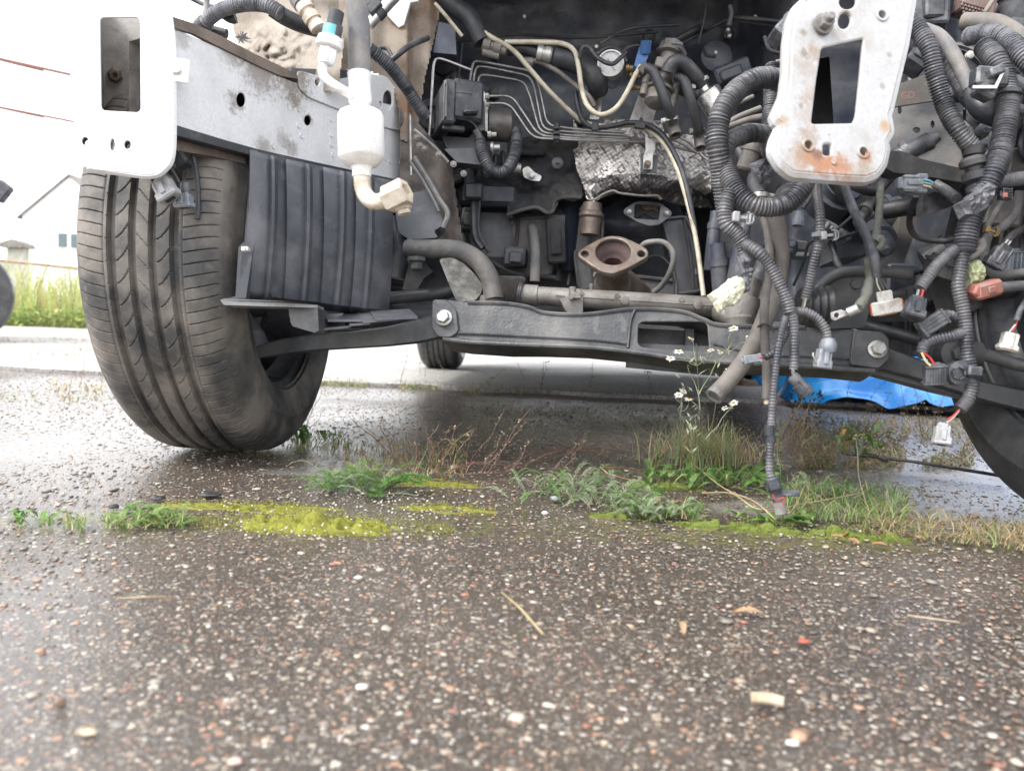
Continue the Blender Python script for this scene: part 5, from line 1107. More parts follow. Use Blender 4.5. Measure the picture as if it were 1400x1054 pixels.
b = MB(); b.lathe(t0, vn, [(0, rr(13)), (rr(3), rr(17)), (rr(14), rr(17)), (rr(16), rr(14))], 8); b.lathe(t0 + vn * rr(16), vn, [(0, rr(20)), (rr(4), rr(20)), (rr(5), rr(13)), (rr(18), rr(12)), (rr(52), rr(14)), (rr(56), rr(21)), (rr(60), rr(21)), (rr(61), rr(16))], 28); b.lathe(t0 + vn * rr(78), vn, [(0, rr(18)), (rr(14), rr(17)), (rr(18), rr(12)), (rr(20), rr(8))], 10)
for (x, y, l_) in ((886, 108, 26), (888, 98, 20), (925, 118, 40)): b.lathe(P(x, y, 1.335), vn, [(0, rr(6)), (rr(l_), rr(6))], 14)
b.box(P(908, 90, 1.325), (rr(26), rr(14), rr(16)), vrot(15)); b.box(P(880, 95, 1.33), (rr(14), rr(12), rr(12)), vrot(-40)); b.obj('valve_body', 'alu', vb)
hose('hose', [(884, 93, 1.31), (893, 98, 1.305), (903, 120, 1.305), (912, 145, 1.31), (920, 166, 1.33)], 7, 'rubber', vb); hose('hose', [(925, 104, 1.31), (936, 112, 1.305), (945, 140, 1.31), (952, 165, 1.33), (956, 182, 1.35)], 7, 'rubber', vb)
hose('hose', [(914, 98, 1.30), (918, 88, 1.295), (928, 84, 1.295), (940, 92, 1.30), (952, 106, 1.31), (958, 115, 1.32)], 10, 'rubber', vb); hose('hose', [(918, 64, 1.33), (930, 66, 1.325), (936, 76, 1.33)], 4, 'rubber', vb)
def clamp(c, axis, r, name='hose_clamp', w_=.006):
    b = MB(); axis = axis.normalized(); b.lathe(c, axis, [(-w_ / 2, r * .95), (-w_ / 2, r * 1.1), (w_ / 2, r * 1.1), (w_ / 2, r * .95)], 24); s_ = axis.cross(BACK).normalized()
    b.box(c + s_ * r * 1.25, (w_ * 1.4, r * .7, r * .7), Matrix((axis, s_, axis.cross(s_))).transposed()); b.lathe(c + s_ * r * 1.25, axis.cross(s_), [(-r * .7, r * .28), (r * .7, r * .28)], 8); return b.obj(name, 'zinc', CAR)
clamp(P(958, 113, 1.32), P(970, 130, 1.32) - P(950, 100, 1.32), PX(11, 1.32)); clamp(P(918, 164, 1.33), P(921, 180, 1.33) - P(916, 150, 1.33), PX(9, 1.33)); clamp(P(955, 178, 1.35), P(957, 195, 1.35) - P(952, 165, 1.35), PX(8, 1.35)); clamp(P(945, 155, 1.36), UP, PX(4, 1.35))
b = MB(); p0 = P(961, 119, 1.32); p1 = P(990, 160, 1.32); b.lathe(p0, p1 - p0, [(0, PX(7, 1.32)), (.010, PX(7, 1.32)), (.011, PX(15, 1.32)), (.014, PX(18, 1.32)), (.06, PX(18, 1.32)), (.063, PX(16, 1.32))], 32); b.obj('metal_canister', 'steel', CAR, 'bright steel cylinder behind the corrugated loop')
b = MB()
for (a0, a1, r_) in (((919, 168, 1.35), (924, 186, 1.34), 8.5), ((955, 184, 1.37), (958, 203, 1.36), 7.5)):
    q0, q1 = P(*a0), P(*a1); L_ = (q1 - q0).length; b = MB(); b.lathe(q0, q1 - q0, [(0, PX(r_, 1.35)), (L_, PX(r_, 1.35)), (L_, PX(r_ * .7, 1.35)), (L_ * .4, PX(r_ * .65, 1.35))], 20); b.obj('pipe_stub', 'alu', CAR)
plK = Plane((880, 150, 1.41), (900, 150, 1.41), (880, 120, 1.41))
plate('bracket', plK, [(874, 127), (897, 150), (894, 162), (888, 176), (862, 172), (862, 162)], [circ(877, 164, 3)], .003, 'zinc', CAR)
plK2 = Plane((888, 205, 1.39), (900, 205, 1.39), (888, 180, 1.39))
plate('bracket', plK2, rrect([(882, 180), (897, 180), (896, 206), (893, 212), (892, 232), (879, 232), (880, 212), (883, 206)], 2), [circ(889, 187, 3.2, n=10)], .003, 'zinc', CAR, label='zinc strap bracket with two bolts on the heat shield')
b = MB(); b.lathe(P(885, 225, 1.385), BACK, [(0, .0065), (.004, .0065), (.004, .004), (.009, .004)], 10); b.obj('bolt', 'exh', CAR)
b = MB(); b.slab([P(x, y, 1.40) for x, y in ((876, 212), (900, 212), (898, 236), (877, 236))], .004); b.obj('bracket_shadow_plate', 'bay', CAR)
# wires on the bonnet underside
hose('cable', [(930, 62, 1.5), (960, 45, 1.48), (985, 32, 1.46), (1000, 28, 1.45), (1060, 36, 1.42)], 2.2, 'rubber', CAR); hose('cable', [(915, 60, 1.5), (950, 42, 1.48), (965, 36, 1.46)], 5, 'rubber', CAR); hose('cable', [(998, 24, 1.45), (1030, 26, 1.42), (1070, 30, 1.4)], 3, 'rubber', CAR)
hose('cable', [(966, -10, 1.45), (964, 20, 1.45), (955, 60, 1.46)], 1.5, 'rubber', CAR); hose('cable', [(998, 8, 1.44), (1000, 20, 1.44), (996, 36, 1.44)], 3, 'rubber_grey', CAR)
b = MB()
for k, (x, y) in enumerate(((815, 65), (978, 73), (1032, 24), (995, 42), (997, 50), (717, 24))): b.lathe(P(x, y, 1.44), BACK, [(0, .004), (.004, .003)], 10)
b.obj('stud', 'zinc', CAR)
b = MB(); b.lathe(P(978, 80, 1.5), BACK, [(0, .03), (.01, .03), (.014, .022), (.016, .01)], 28); b.obj('grommet', 'bay', CAR)
hose('cable', [(962, 68, 1.46), (966, 76, 1.45), (978, 78, 1.44)], 2.2, 'rubber', CAR)

# ================================================================== WIRING LOOMS, RIGHT
def loom(pts, r, m='loom', label=None, corr=True, name='wiring_loom', wob=.07, parent=None):
    return hose(name, pts, r, m, parent or CAR, corr, label=label, wob=wob, n=12, sides=14)
def plug(parent, px, py, d, w_, h_, ang, m='con_grey', style=0, label=None, m2=None):
    """cable connector: body, collar, latch and ribs; w_ along the wire, all in photo pixels"""
    rv = vrot(ang, rnd.uniform(-18, 18), rnd.uniform(-15, 15)); W, H = PX(w_, d), PX(h_, d); c = P(px, py, d); b = MB(); ax_, ay, az = rv.col[0], rv.col[1], rv.col[2]
    # box() size order is along rv columns x,y,z : y = across the picture plane, z = towards the viewer
    T = min(W, H) * .62
    if style == 0:
        b.box(c, (W * .62, H * .86, T), rv, T * .12); b.box(c + ax_ * W * .30, (W * .36, H, T * 1.12), rv, T * .12)
        b.box(c - ax_ * W * .36, (W * .22, H * .6, T * .7), rv, T * .1); b.box(c + az * T * .6 + ax_ * W * .05, (W * .5, H * .26, T * .22), rv, T * .06)
        for s_ in (-.3, .3): b.box(c + az * T * .52 + ay * H * s_ - ax_ * W * .02, (W * .66, H * .08, T * .14), rv, T * .03)
    elif style == 1:   # open shroud with slots
        b.box(c, (W * .8, H * .9, T), rv, T * .1)
        for k in range(4): b.box(c + az * T * .55 + ay * H * (-.33 + .22 * k), (W * .74, H * .07, T * .18), rv, T * .03)
        b.box(c + ax_ * W * .42, (W * .12, H, T * 1.1), rv, T * .05); b.box(c - ax_ * W * .42, (W * .1, H * .95, T * 1.15), rv, T * .05)
        b.box(c - ax_ * W * .5, (W * .2, H * .5, T * .6), rv, T * .1)
    elif style == 2:   # round socket
        r = H / 2; b.lathe(c, ax_, [(-W * .5, r * .6), (-W * .48, r * .78), (-W * .1, r * .82), (-W * .08, r), (W * .42, r * 1.02), (W * .45, r * .95), (W * .45, r * .8), (W * .1, r * .75)], 24); b.box(c + az * r * .9, (W * .5, r * .6, r * .4), rv, r * .08)
        for s_ in (-.6, .6): b.box(c - ax_ * W * .3 + ay * r * s_, (W * .3, r * .2, r * .8), rv, r * .05)
    b.box(c + ax_ * W * (.50 if style != 2 else .2), (W * .03, H * .5, T * .4), rv, .0005, 1)
    o = b.obj('connector', [m, m2 or 'rubber'], parent, label); return c, ax_, ay, W, H
def wires(parent, pts_list, cols, d, r=1.1):
    for pts, c in zip(pts_list, cols):
        b = MB(); b.sweep(catmull(pp(pts, d), 8), PX(r, d), 6); b.obj('wire', c, parent)
def clip(parent, px, py, d, s=1.0, ang=0, m='con_grey'):
    rv = vrot(ang); b = MB(); k = PX(1, d) * s; c = P(px, py, d); X_, Y_ = rv.col[0], rv.col[1]
    b.box(c - X_ * 9 * k, (8 * k, 12 * k, 10 * k), rv, k); b.box(c - X_ * 1 * k, (12 * k, 4 * k, 5 * k), rv, k * .6)
    for s_ in (-1, 1): b.box(c + X_ * 8 * k + Y_ * 6 * k * s_, (8 * k, 2.4 * k, 6 * k), vrot(ang + 20 * s_), k * .5)
    b.box(c + X_ * 8 * k, (2.6 * k, 16 * k, 6 * k), rv, k * .5); b.box(c + X_ * 12 * k, (2.2 * k, 8 * k, 5 * k), rv, k * .4); b.obj('cable_clip', m, parent)
def tie(parent, px, py, d, r, ang, m='con_grey', w_=.005):
    a = -R(ang); ax_ = RIGHT * math.cos(a) + UP * math.sin(a); b = MB(); rr_ = PX(r, d); b.lathe(P(px, py, d), ax_, [(-w_ / 2, rr_ * .9), (-w_ / 2, rr_ * 1.1), (w_ / 2, rr_ * 1.1), (w_ / 2, rr_ * .9)], 20); b.obj('cable_tie', m, parent)

L1 = loom([(1090, 118, .97), (1065, 110, .95), (1040, 107, .93), (1012, 120, .92), (990, 146, .91), (981, 175, .91), (981, 205, .91), (987, 240, .92), (992, 275, .93), (996, 300, .94)], 15, label='thick corrugated wiring loom curving down in a big loop right of the heat shield')
L2 = loom([(1010, 186, .94), (1028, 182, .97), (1050, 184, 1.0)], 13); loom([(1012, 186, .94), (996, 195, .925), (990, 215, .92), (996, 240, .91), (1008, 262, .90), (1030, 280, .89), (1056, 284, .89), (1080, 276, .89), (1097, 256, .89), (1104, 232, .90), (1104, 200, .92)], 13.5, label='corrugated loom forming the lower curve under the white plate')
loom([(1056, 92, 1.02), (1054, 140, 1.0), (1052, 180, .99), (1053, 212, .98)], 11)
loom([(1000, 262, .90), (992, 285, .90), (993, 305, .9), (1006, 318, .9), (1016, 332, .9), (1020, 345, .9)], 11.5)
tie(L1, 995, 297, .905, 13, 88); clip(L1, 1016, 298, .89, 1.15, 6, 'con_light')
L3 = loom([(1018, 334, .89), (1036, 344, .88), (1052, 362, .88), (1066, 388, .88), (1076, 412, .88), (1080, 428, .88)], 8.5, label='loom branch running down to the hanging plugs')
loom([(1020, 342, .9), (1020, 362, .9), (1017, 380, .9)], 10, 'tape', corr=False, wob=.12, name='taped_loom')
b = MB(); p = P(1018, 382, .895)
def crumple(name, cx, cy, d, pts, m, thick=.018, seed=1, label=None, parent=CAR, amp=.006):
    """crumpled wrap: closed lumpy shell with facets"""
    n = 7; m_ = len(pts); v = []; f = []
    cxy = Vector((cx, cy))
    for s_ in (1, -1):
        for k in range(n):
            t = k / n
            for i, (x, y) in enumerate(pts):
                q = Vector((x, y)).lerp(cxy, t); z = thick / 2 * math.sqrt(max(0, 1 - (1 - t) ** 2)) * s_
                fold = amp * (noise.noise(Vector((q.x * .13 + seed, q.y * .13, s_))) + .6 * noise.noise(Vector((q.x * .3, q.y * .3 + seed, s_))))
                v.append(P(q.x, q.y, d) + BACK * (z + fold * (1 if t > 0 else 0)))
        v.append(P(cx, cy, d) + BACK * (thick / 2 * s_))
    B = n * m_ + 1
    for s_ in (0, 1):
        o = s_ * B
        for k in range(n - 1):
            for i in range(m_):
                q = (o + k * m_ + i, o + k * m_ + (i + 1) % m_, o + (k + 1) * m_ + (i + 1) % m_, o + (k + 1) * m_ + i); f.append(q if s_ else q[::-1])
        for i in range(m_):
            q = (o + (n - 1) * m_ + i, o + (n - 1) * m_ + (i + 1) % m_, o + n * m_); f.append(q if s_ else q[::-1])
    for i in range(m_): f.append((i, (i + 1) % m_, B + (i + 1) % m_, B + i))
    o = mkmesh(name, v, f, m, None, parent, 18)
    if label: o['label'] = label
    return o
def dense(pts, k=4):
    out = []
    for a, c in zip(pts, pts[1:] + pts[:1]):
        for i in range(k): out.append((a[0] + (c[0] - a[0]) * i / k + rnd.uniform(-.7, .7), a[1] + (c[1] - a[1]) * i / k + rnd.uniform(-.7, .7)))
    return out
crumple('foil_tape', 1018, 375, .895, dense([(1006, 348), (1024, 348), (1024, 362), (1032, 368), (1028, 378), (1026, 386), (1024, 398), (1012, 404), (1004, 384)]), 'tape', .02, 3, 'dull silver tape around the loom end')
crumple('ivory_tape', 994, 402, .885, dense([(966, 404), (982, 394), (996, 381), (1008, 378), (1017, 381), (1019, 394), (1013, 412), (1002, 419), (990, 421), (984, 428), (980, 427), (974, 414)]), 'ivory', .022, 8, 'pale ivory tape wrapped round a cut cable', amp=.0028)
# hanging tails in the middle
H1 = loom([(1080, 424, .88), (1085, 440, .88), (1086, 470, .88), (1086, 492, .88), (1085, 505, .88)], 6.5, label='loom tail ending in a round dark plug'); 
plug(H1, 1094, 527, .87, 34, 21, 52, 'con_dark', 2, 'round dark plug hanging over the blue tarpaulin'); wires(H1, [[(1084, 504), (1085, 512), (1087, 516)]], ['rubber_grey'], .87, 2.6)
H2 = loom([(1076, 430, .885), (1068, 455, .88), (1062, 490, .88), (1058, 530, .88), (1055, 570, .88), (1053, 606, .88), (1052, 640, .88), (1054, 652, .88)], 5.6, label='longest hanging loom tail nearly touching the ground')
b = MB(); q0, q1 = P(1055, 652, .88), P(1068, 702, .88); v_ = q1 - q0; k = PX(1, .88)
b.lathe(q0, v_, [(0, 7 * k), (2 * k, 9.5 * k), (20 * k, 9.5 * k), (22 * k, 8 * k), (27 * k, 8 * k), (28 * k, 10 * k), (31 * k, 10 * k), (32 * k, 7.5 * k)], 18); b.box(P(1080, 674, .875), (26 * k, 8 * k, 6 * k), vrot(2), k); b.box(P(1058, 664, .87), (10 * k, 14 * k, 10 * k), vrot(75), k); b.obj('connector', 'con_dark', H2, 'dark wheel speed sensor plug close to the ground')
b = MB(); b.lathe(q0 + v_ * .60, v_, [(0, 6.5 * k), (2 * k, 7.5 * k), (15 * k, 7.8 * k), (20 * k, 8.5 * k), (21 * k, 7.5 * k), (21 * k, 4 * k)], 18); b.obj('sensor_tip', 'rubber_grey', H2)
b = MB(); b.lathe(P(1052, 588, .88), UP, [(-.006, PX(7, .88)), (.006, PX(7, .88))], 12); b.lathe(P(1054, 600, .88), UP, [(-.004, PX(6.5, .88)), (.004, PX(6.5, .88))], 12); b.obj('tape_band', 'rubber', H2)
b = MB(); b.box(P(1054, 646, .88), (PX(3.5, .88), PX(6, .88), PX(4, .88)), None); b.obj('wire', 'whitew', H2)
b = MB(); b.sweep(catmull(pp([(1056, 676), (1062, 684), (1072, 680), (1070, 690)], .868), 6), PX(.8, .87), 5); b.obj('wire', 'red', H2)
loom([(1078, 446, .895), (1072, 462, .90), (1060, 480, .90), (1046, 489, .90)], 5.2)
H3 = loom([(1048, 488, .90), (1036, 490, .9)], 2, 'rubber', corr=False); plug(H3, 1028, 491, .89, 26, 12, -8, 'con_grey', 1, 'small grey plug in front of the drain hose'); wires(H3, [[(1042, 489), (1038, 489)]], ['red'], .888, 1.6)
# drain hoses
hose('drain_hose', [(1056, 270, 1.0), (1064, 310, 1.0), (1068, 350, 1.0), (1064, 385, 1.0), (1050, 425, .98), (1038, 455, .97), (1020, 490, .95), (998, 518, .94), (977, 541, .93)], 12, 'rubber_brown', CAR, label='open ended dusty grey drain hose pointing down left')
b = MB(); q0 = P(977, 541, .93); v_ = (q0 - P(998, 518, .94)).normalized(); b.lathe(q0 - v_ * .004, v_, [(0, PX(12.5, .93)), (.006, PX(12.5, .93)), (.006, PX(8.5, .93)), (-.01, PX(8, .93))], 20); b.obj('hose_end', 'rubber_grey', CAR)
hose('drain_hose', [(1042, 290, 1.02), (1050, 320, 1.01), (1052, 370, .97), (1046, 410, .94), (1045, 450, .93), (1048, 500, .93), (1048, 545, .93)], 6, 'rubber_brown', CAR, label='thin dusty hose hanging straight down beside the looms'); b = MB(); b.lathe(P(1048, 546, .93), -UP, [(0, PX(3, .93)), (.004, PX(4, .93)), (.006, PX(3, .93))], 10); b.obj('metal_tip', 'alu_cream', CAR)
b = MB(); b.tube(pp([(1036, 447, .93), (1044, 443, .92), (1052, 446, .92), (1058, 454, .92)]), .0014, 6); b.obj('cable_tie', 'rubber', CAR)
# thin vertical loom with white clip
L4 = loom([(1118, 225, .98), (1117, 262, .97), (1121, 295, .96), (1121, 320, .96), (1117, 345, .96), (1109, 378, .97), (1101, 410, .98)], 6.6, label='thin grey loom with a clip hanging below the plate'); tie(L4, 1119, 322, .955, 8, 95); clip(L4, 1134, 322, .95, .95, -4, 'con_light')
wires(L4, [[(1101, 408), (1098, 420), (1090, 432)], [(1100, 408), (1095, 424), (1084, 432)], [(1102, 408), (1098, 424)]], ['cream', 'rubber_grey', 'cream'], .97, 1.6)
L5 = loom([(1088, 426, .90), (1102, 427, .90), (1118, 436, .90), (1128, 450, .90), (1132, 466, .90)], 6.5, label='loom branch to the bracketed sensor'); plug(L5, 1126, 488, .89, 34, 22, 98, 'con_grey', 0, 'dusty square sensor plug on the crossmember'); b = MB(); b.poly(pp([(1112, 482), (1111, 486), (1118, 499), (1132, 501)], .885), .0012, 6); b.obj('wire_clip', 'zinc', L5); b = MB(); b.lathe(P(1132, 470, .89), -UP, [(-.006, .007), (0, .010), (.006, .010), (.01, .008)], 14); b.obj('seal', 'con_grey', L5)
b = MB(); b.lathe(P(1094, 418, 1.0), RIGHT, [(i * .005, .022 + .004 * (i % 2)) for i in range(8)], 22); b.obj('rubber_boot', 'rubber', CAR)
plug(CAR, 1092, 300, 1.05, 22, 15, 100, 'con_grey', 2)
hose('cable', [(1098, 285, 1.06), (1108, 270, 1.06), (1112, 255, 1.06)], 3, 'rubber', CAR)
hose('cable', [(1118, 325, .98), (1105, 335, 1.0), (1098, 360, 1.02), (1085, 390, 1.05)], 2, 'rubber', CAR); hose('cable', [(1140, 318, 1.08), (1160, 300, 1.12), (1180, 280, 1.15)], 2, 'rubber', CAR); hose('cable', [(1130, 330, 1.1), (1165, 320, 1.13), (1200, 300, 1.18)], 2.5, 'rubber', CAR)
# white and orange plug
L6 = loom([(1150, 238, 1.0), (1160, 270, .99), (1173, 300, .98), (1188, 330, .97), (1196, 355, .96), (1199, 380, .96)], 6.2, 'tape', label='taped loom ending in the white and orange plug', corr=False, wob=.1)
wires(L6, [[(1198, 380), (1200, 390), (1204, 398)], [(1199, 380), (1206, 390), (1209, 398)], [(1200, 380), (1208, 386), (1214, 396)]], ['cream', 'rubber_brown', 'rubber_brown'], .95, 1.1)
def whiteplug():
    d = .945; k = PX(1, d); rv = vrot(-10, 8, -18); c = P(1211, 416, d); X_, Y_, Z_ = rv.col; b = MB(); b.box(c - Y_ * -4 * k * -1, (38 * k, 18 * k, 16 * k), rv, 1.4 * k); b.box(c + Y_ * 11 * k, (19 * k, 14 * k, 11 * k), rv, k)
    for i in range(4): b.box(c + Y_ * 11 * k + X_ * (-7 + 4.7 * i) * k + Z_ * 5.6 * k, (1 * k, 13 * k, 1.4 * k), rv, .3 * k)
    o = b.obj('connector', 'con_white', L6, 'white plug with orange seals'); b = MB()
    for s_ in (-1, 1): b.box(c - Y_ * 4 * k + X_ * 19.5 * k * s_, (2.6 * k, 16 * k, 13 * k), rv, .6 * k)
    b.box(c - Y_ * 13.5 * k, (24 * k, 2.5 * k, 10 * k), rv, .6 * k); b.obj('orange_seal', 'con_orange', L6)
whiteplug()
# braided strap
st = hose('ground_strap', [(1204, 250, 1.02), (1202, 290, 1.01), (1198, 320, 1.0), (1194, 345, .99)], 5, 'braid', CAR, wob=.15, label='frayed grey green braided earth strap with ring terminal'); hose('ground_strap_end', [(1188, 355, .98), (1190, 375, .97), (1187, 392, .96), (1182, 408, .95), (1173, 422, .94)], 7, 'braid', st, wob=.2)
b = MB(); b.tube(pp([(1198, 330), (1203, 325), (1206, 330), (1200, 342)], .985), .004, 8); b.obj('frayed_end', 'braid', st)
plT2 = Plane((1150, 428, .935), (1172, 422, .935), (1150, 418, .935)); plate('ring_terminal', plT2, rrect([(1136, 427), (1150, 423), (1155, 425), (1168, 419), (1172, 426), (1158, 432), (1154, 433), (1142, 439), (1137, 437)], 2), [circ(1144, 431, 3.2)], .003, 'zinc', st); b = MB(); b.lathe(P(1158, 428, .935), P(1172, 422, .93) - P(1158, 428, .935), [(0, .004), (.001, .006), (.013, .006), (.014, .004)], 12); b.obj('crimp', 'zinc', st)

# ---- upper right
L7 = loom([(1236, 22, .93), (1254, 38, .92), (1270, 66, .91), (1278, 100, .91), (1290, 140, .91), (1308, 176, .90), (1328, 200, .90), (1346, 214, .90)], 12, label='corrugated loom sweeping down right of the white plate')
loom([(1262, 40, .98), (1285, 50, .97), (1302, 72, .96), (1318, 104, .95), (1326, 124, .94)], 9, 'rubber_grey', corr=False, wob=.06, name='dusty_hose')
loom([(1294, 75, 1.0), (1305, 100, .97), (1320, 130, .95), (1338, 150, .93)], 10)
loom([(1328, 110, .95), (1336, 140, .93), (1350, 155, .92), (1368, 162, .92)], 14, 'loom_dark', corr=False, name='taped_loom', wob=.1)
loom([(1318, 30, 1.0), (1345, 30, .98), (1372, 36, .96), (1400, 56, .94), (1430, 80, .93)], 12, 'rubber_brown', corr=False, name='dusty_hose', wob=.06, label='brownish hose at the upper right corner')
loom([(1326, 50, .98), (1350, 46, .95), (1376, 54, .93), (1400, 78, .91), (1430, 110, .9)], 13.5, 'tape', corr=True)
L8 = loom([(1346, 64, .94), (1362, 84, .92), (1374, 112, .91), (1378, 140, .90), (1375, 168, .89), (1370, 200, .88), (1360, 232, .87), (1346, 262, .87), (1330, 292, .87), (1322, 320, .87), (1318, 345, .87)], 15, label='thickest corrugated loom trunk down the right side')
tie(L8, 1377, 128, .90, 16, 95, 'con_dark'); b = MB(); b.box(P(1352, 108, .88), (PX(44, .9), PX(26, .9), .02), vrot(5), .003); b.box(P(1358, 100, .87), (PX(20, .9), PX(12, .9), .02), vrot(-20), .002); b.box(P(1345, 126, .88), (PX(26, .9), PX(18, .9), .02), vrot(25), .003); b.obj('junction_clip', 'con_dark', L8); b = MB(); b.slab([P(x, y, .865) for x, y in ((1330, 117), (1360, 117), (1371, 95), (1374, 97), (1363, 121), (1330, 121))], .004); b.obj('metal_edge', 'steel', L8)
loom([(1318, 340, .87), (1314, 365, .87), (1310, 390, .87), (1316, 420, .87), (1320, 450, .87), (1322, 480, .87), (1326, 505, .87), (1329, 525, .87), (1324, 545, .87), (1312, 560, .87)], 9.5, label='lower half of the right loom trunk curling to the lowest plug')
loom([(1440, 240, .92), (1400, 244, .90), (1366, 248, .88), (1345, 256, .87), (1330, 270, .87)], 10)
b = MB(); b.lathe(P(1328, 215, .88), -UP + RIGHT * .2, [(0, .010), (.004, .014), (.010, .014), (.012, .009), (.016, .009), (.018, .014), (.026, .014), (.03, .009), (.034, .012), (.042, .012)], 20); b.obj('rubber_seal', 'rubber', L8)
crumple('tape_wrap', 1330, 268, .865, dense([(1304, 282), (1318, 276), (1330, 262), (1350, 250), (1360, 258), (1356, 278), (1344, 290), (1330, 300), (1310, 300)]), 'tape', .03, 5)
loom([(1318, 336, .875), (1300, 346, .87), (1282, 362, .87), (1268, 380, .87), (1258, 394, .87)], 8.5)
c_ = plug(CAR, 1251, 420, .86, 34, 28, 108, 'con_dark', 0, 'dark plug with red wire on the right loom'); wires(CAR, [[(1262, 396), (1260, 404), (1258, 410)], [(1256, 396), (1254, 404)]], ['red', 'con_light'], .86, 2)
loom([(1318, 455, .87), (1300, 460, .865), (1280, 464, .865), (1264, 472, .865), (1260, 484, .865)], 8)
c_ = plug(CAR, 1278, 512, .86, 28, 30, 84, 'con_dark', 1, 'black plug with yellow and red wires below the right loom'); wires(CAR, [[(1260, 482), (1266, 494), (1272, 500)], [(1262, 482), (1272, 490), (1278, 500)]], ['yellow', 'red'], .855, 1.6)
loom([(1308, 436, .875), (1300, 430, .87), (1288, 430, .87)], 6); plug(CAR, 1275, 442, .865, 40, 24, 146, 'con_dark', 1, 'grey slotted plug beside the right loom')
wires(CAR, [[(1312, 560), (1304, 568), (1296, 574)], [(1311, 562), (1302, 572), (1294, 578)]], ['red', 'con_light'], .866, 1.4); plug(CAR, 1288, 593, .862, 32, 22, 100, 'con_light', 0, 'pale grey plug hanging lowest in front of the right wheel')
b = MB(); b.lathe(P(1311, 510, .87), BACK, [(-.01, .014), (.004, .014), (.006, .010), (.006, .004)], 20); b.box(P(1328, 508, .865), (PX(20, .87), PX(14, .87), .02), vrot(5), .002)
for k in range(6): b.box(P(1311 + 8 * math.cos(k * 1.05), 510 + 8 * math.sin(k * 1.05), .862), (.002, .006, .004), vrot(60 * k), .0005)
b.obj('cable_clip', 'con_dark', CAR)
plug(CAR, 1245, 252, .95, 42, 26, 2, 'con_grey', 0, 'dusty grey double plug below the white plate'); wires(CAR, [[(1262, 246), (1272, 248), (1282, 256)], [(1262, 250), (1272, 252), (1282, 258)], [(1262, 254), (1272, 256), (1282, 262)]], ['teal', 'con_light', 'cream'], .94, 1.4); loom([(1278, 252, .94), (1292, 260, .93), (1308, 272, .9)], 7, corr=False)
hose('cable', [(1252, 268, 1.0), (1245, 290, 1.02), (1244, 310, 1.04), (1256, 325, 1.05), (1290, 330, 1.04), (1312, 326, 1.02)], 4, 'rubber', CAR)
hose('grey_hose', [(1394, 262, .93), (1388, 290, .93), (1372, 310, .92), (1352, 322, .92), (1346, 345, .92), (1350, 366, .92), (1364, 376, .92), (1390, 374, .92), (1430, 368, .92)], 6, 'rubber_grey', CAR, label='grey hose loop at the right edge')
hose('grey_hose', [(1378, 262, .92), (1362, 290, .92), (1348, 312, .91)], 4, 'rubber_grey', CAR); hose('grey_hose', [(1318, 352, .88), (1334, 346, .88), (1342, 336, .88), (1338, 328, .88)], 7, 'rubber_grey', CAR); clip(CAR, 1356, 316, .90, .8, 20, 'brass')
crumple('green_tape', 1330, 376, .885, dense([(1317, 362), (1330, 356), (1336, 354), (1344, 366), (1346, 378), (1338, 388), (1326, 392), (1318, 396), (1316, 378)]), 'green_tape', .025, 11, 'pale green tape wrapped beside the red plug')
def redplug():
    d = .875; k = PX(1, d); rv = vrot(-15, 10, 10); c = P(1344, 397, d); X_, Y_, Z_ = rv.col; b = MB(); b.box(c + X_ * 4 * k, (42 * k, 22 * k, 22 * k), rv, 4 * k); b.box(c - X_ * 12 * k + Y_ * 2 * k, (16 * k, 16 * k, 20 * k), vrot(20, 10, 10), 3 * k); b.box(c + X_ * 4 * k + Z_ * 11 * k, (12 * k, 9 * k, 4 * k), rv, k); b.obj('connector', 'con_red', CAR, 'faded reddish brown plug at the right edge')
redplug(); hose('grey_hose', [(1366, 393, .89), (1390, 391, .9), (1430, 390, .91)], 7, 'rubber_grey', CAR)
plug(CAR, 1366, 350, .885, 36, 26, 118, 'con_dark', 0, 'black plug above the red one'); hose('cable', [(1374, 334, .89), (1384, 322, .9), (1400, 312, .92)], 5, 'rubber', CAR); wires(CAR, [[(1372, 336), (1378, 328)], [(1376, 338), (1382, 330)]], ['con_light', 'con_light'], .88, 1.4)
plug(CAR, 1384, 358, 1.0, 30, 30, 90, 'con_grey', 1)
# white sensor at the edge
def whitesensor():
    d = .90; k = PX(1, d); rv = vrot(105, 5, 0); c = P(1379, 468, d); b = MB(); X_, Y_, Z_ = rv.col; b.box(c, (26 * k, 20 * k, 14 * k), rv, 2 * k); b.box(c + X_ * 8 * k, (10 * k, 26 * k, 18 * k), rv, 3 * k); b.box(c + Z_ * 8 * k - X_ * 2 * k, (20 * k, 5 * k, 3 * k), rv, k); b.obj('connector', 'con_white', CAR, 'small white plug hanging at the right edge')
    wires(CAR, [[(1384, 454), (1389, 444), (1391, 436)], [(1380, 454), (1388, 444)]], ['red', 'whitew'], .9, 1.2); hose('cable', [(1390, 438, .9), (1396, 422, .9), (1410, 400, .92)], 4, 'tape', CAR)
whitesensor()
plug(CAR, 1374, 266, .87, 16, 16, 0, 'con_dark', 1, None, 'red'); b = MB(); b.box(P(1374, 267, .855), (PX(6, .87), .003, PX(6, .87)), None, .0005); b.obj('red_latch', 'con_red', CAR)
b = MB(); b.lathe(P(1332, 213, .90), UP, [(0, .012), (.01, .014)], 12); b.obj('seal', 'rubber', CAR)
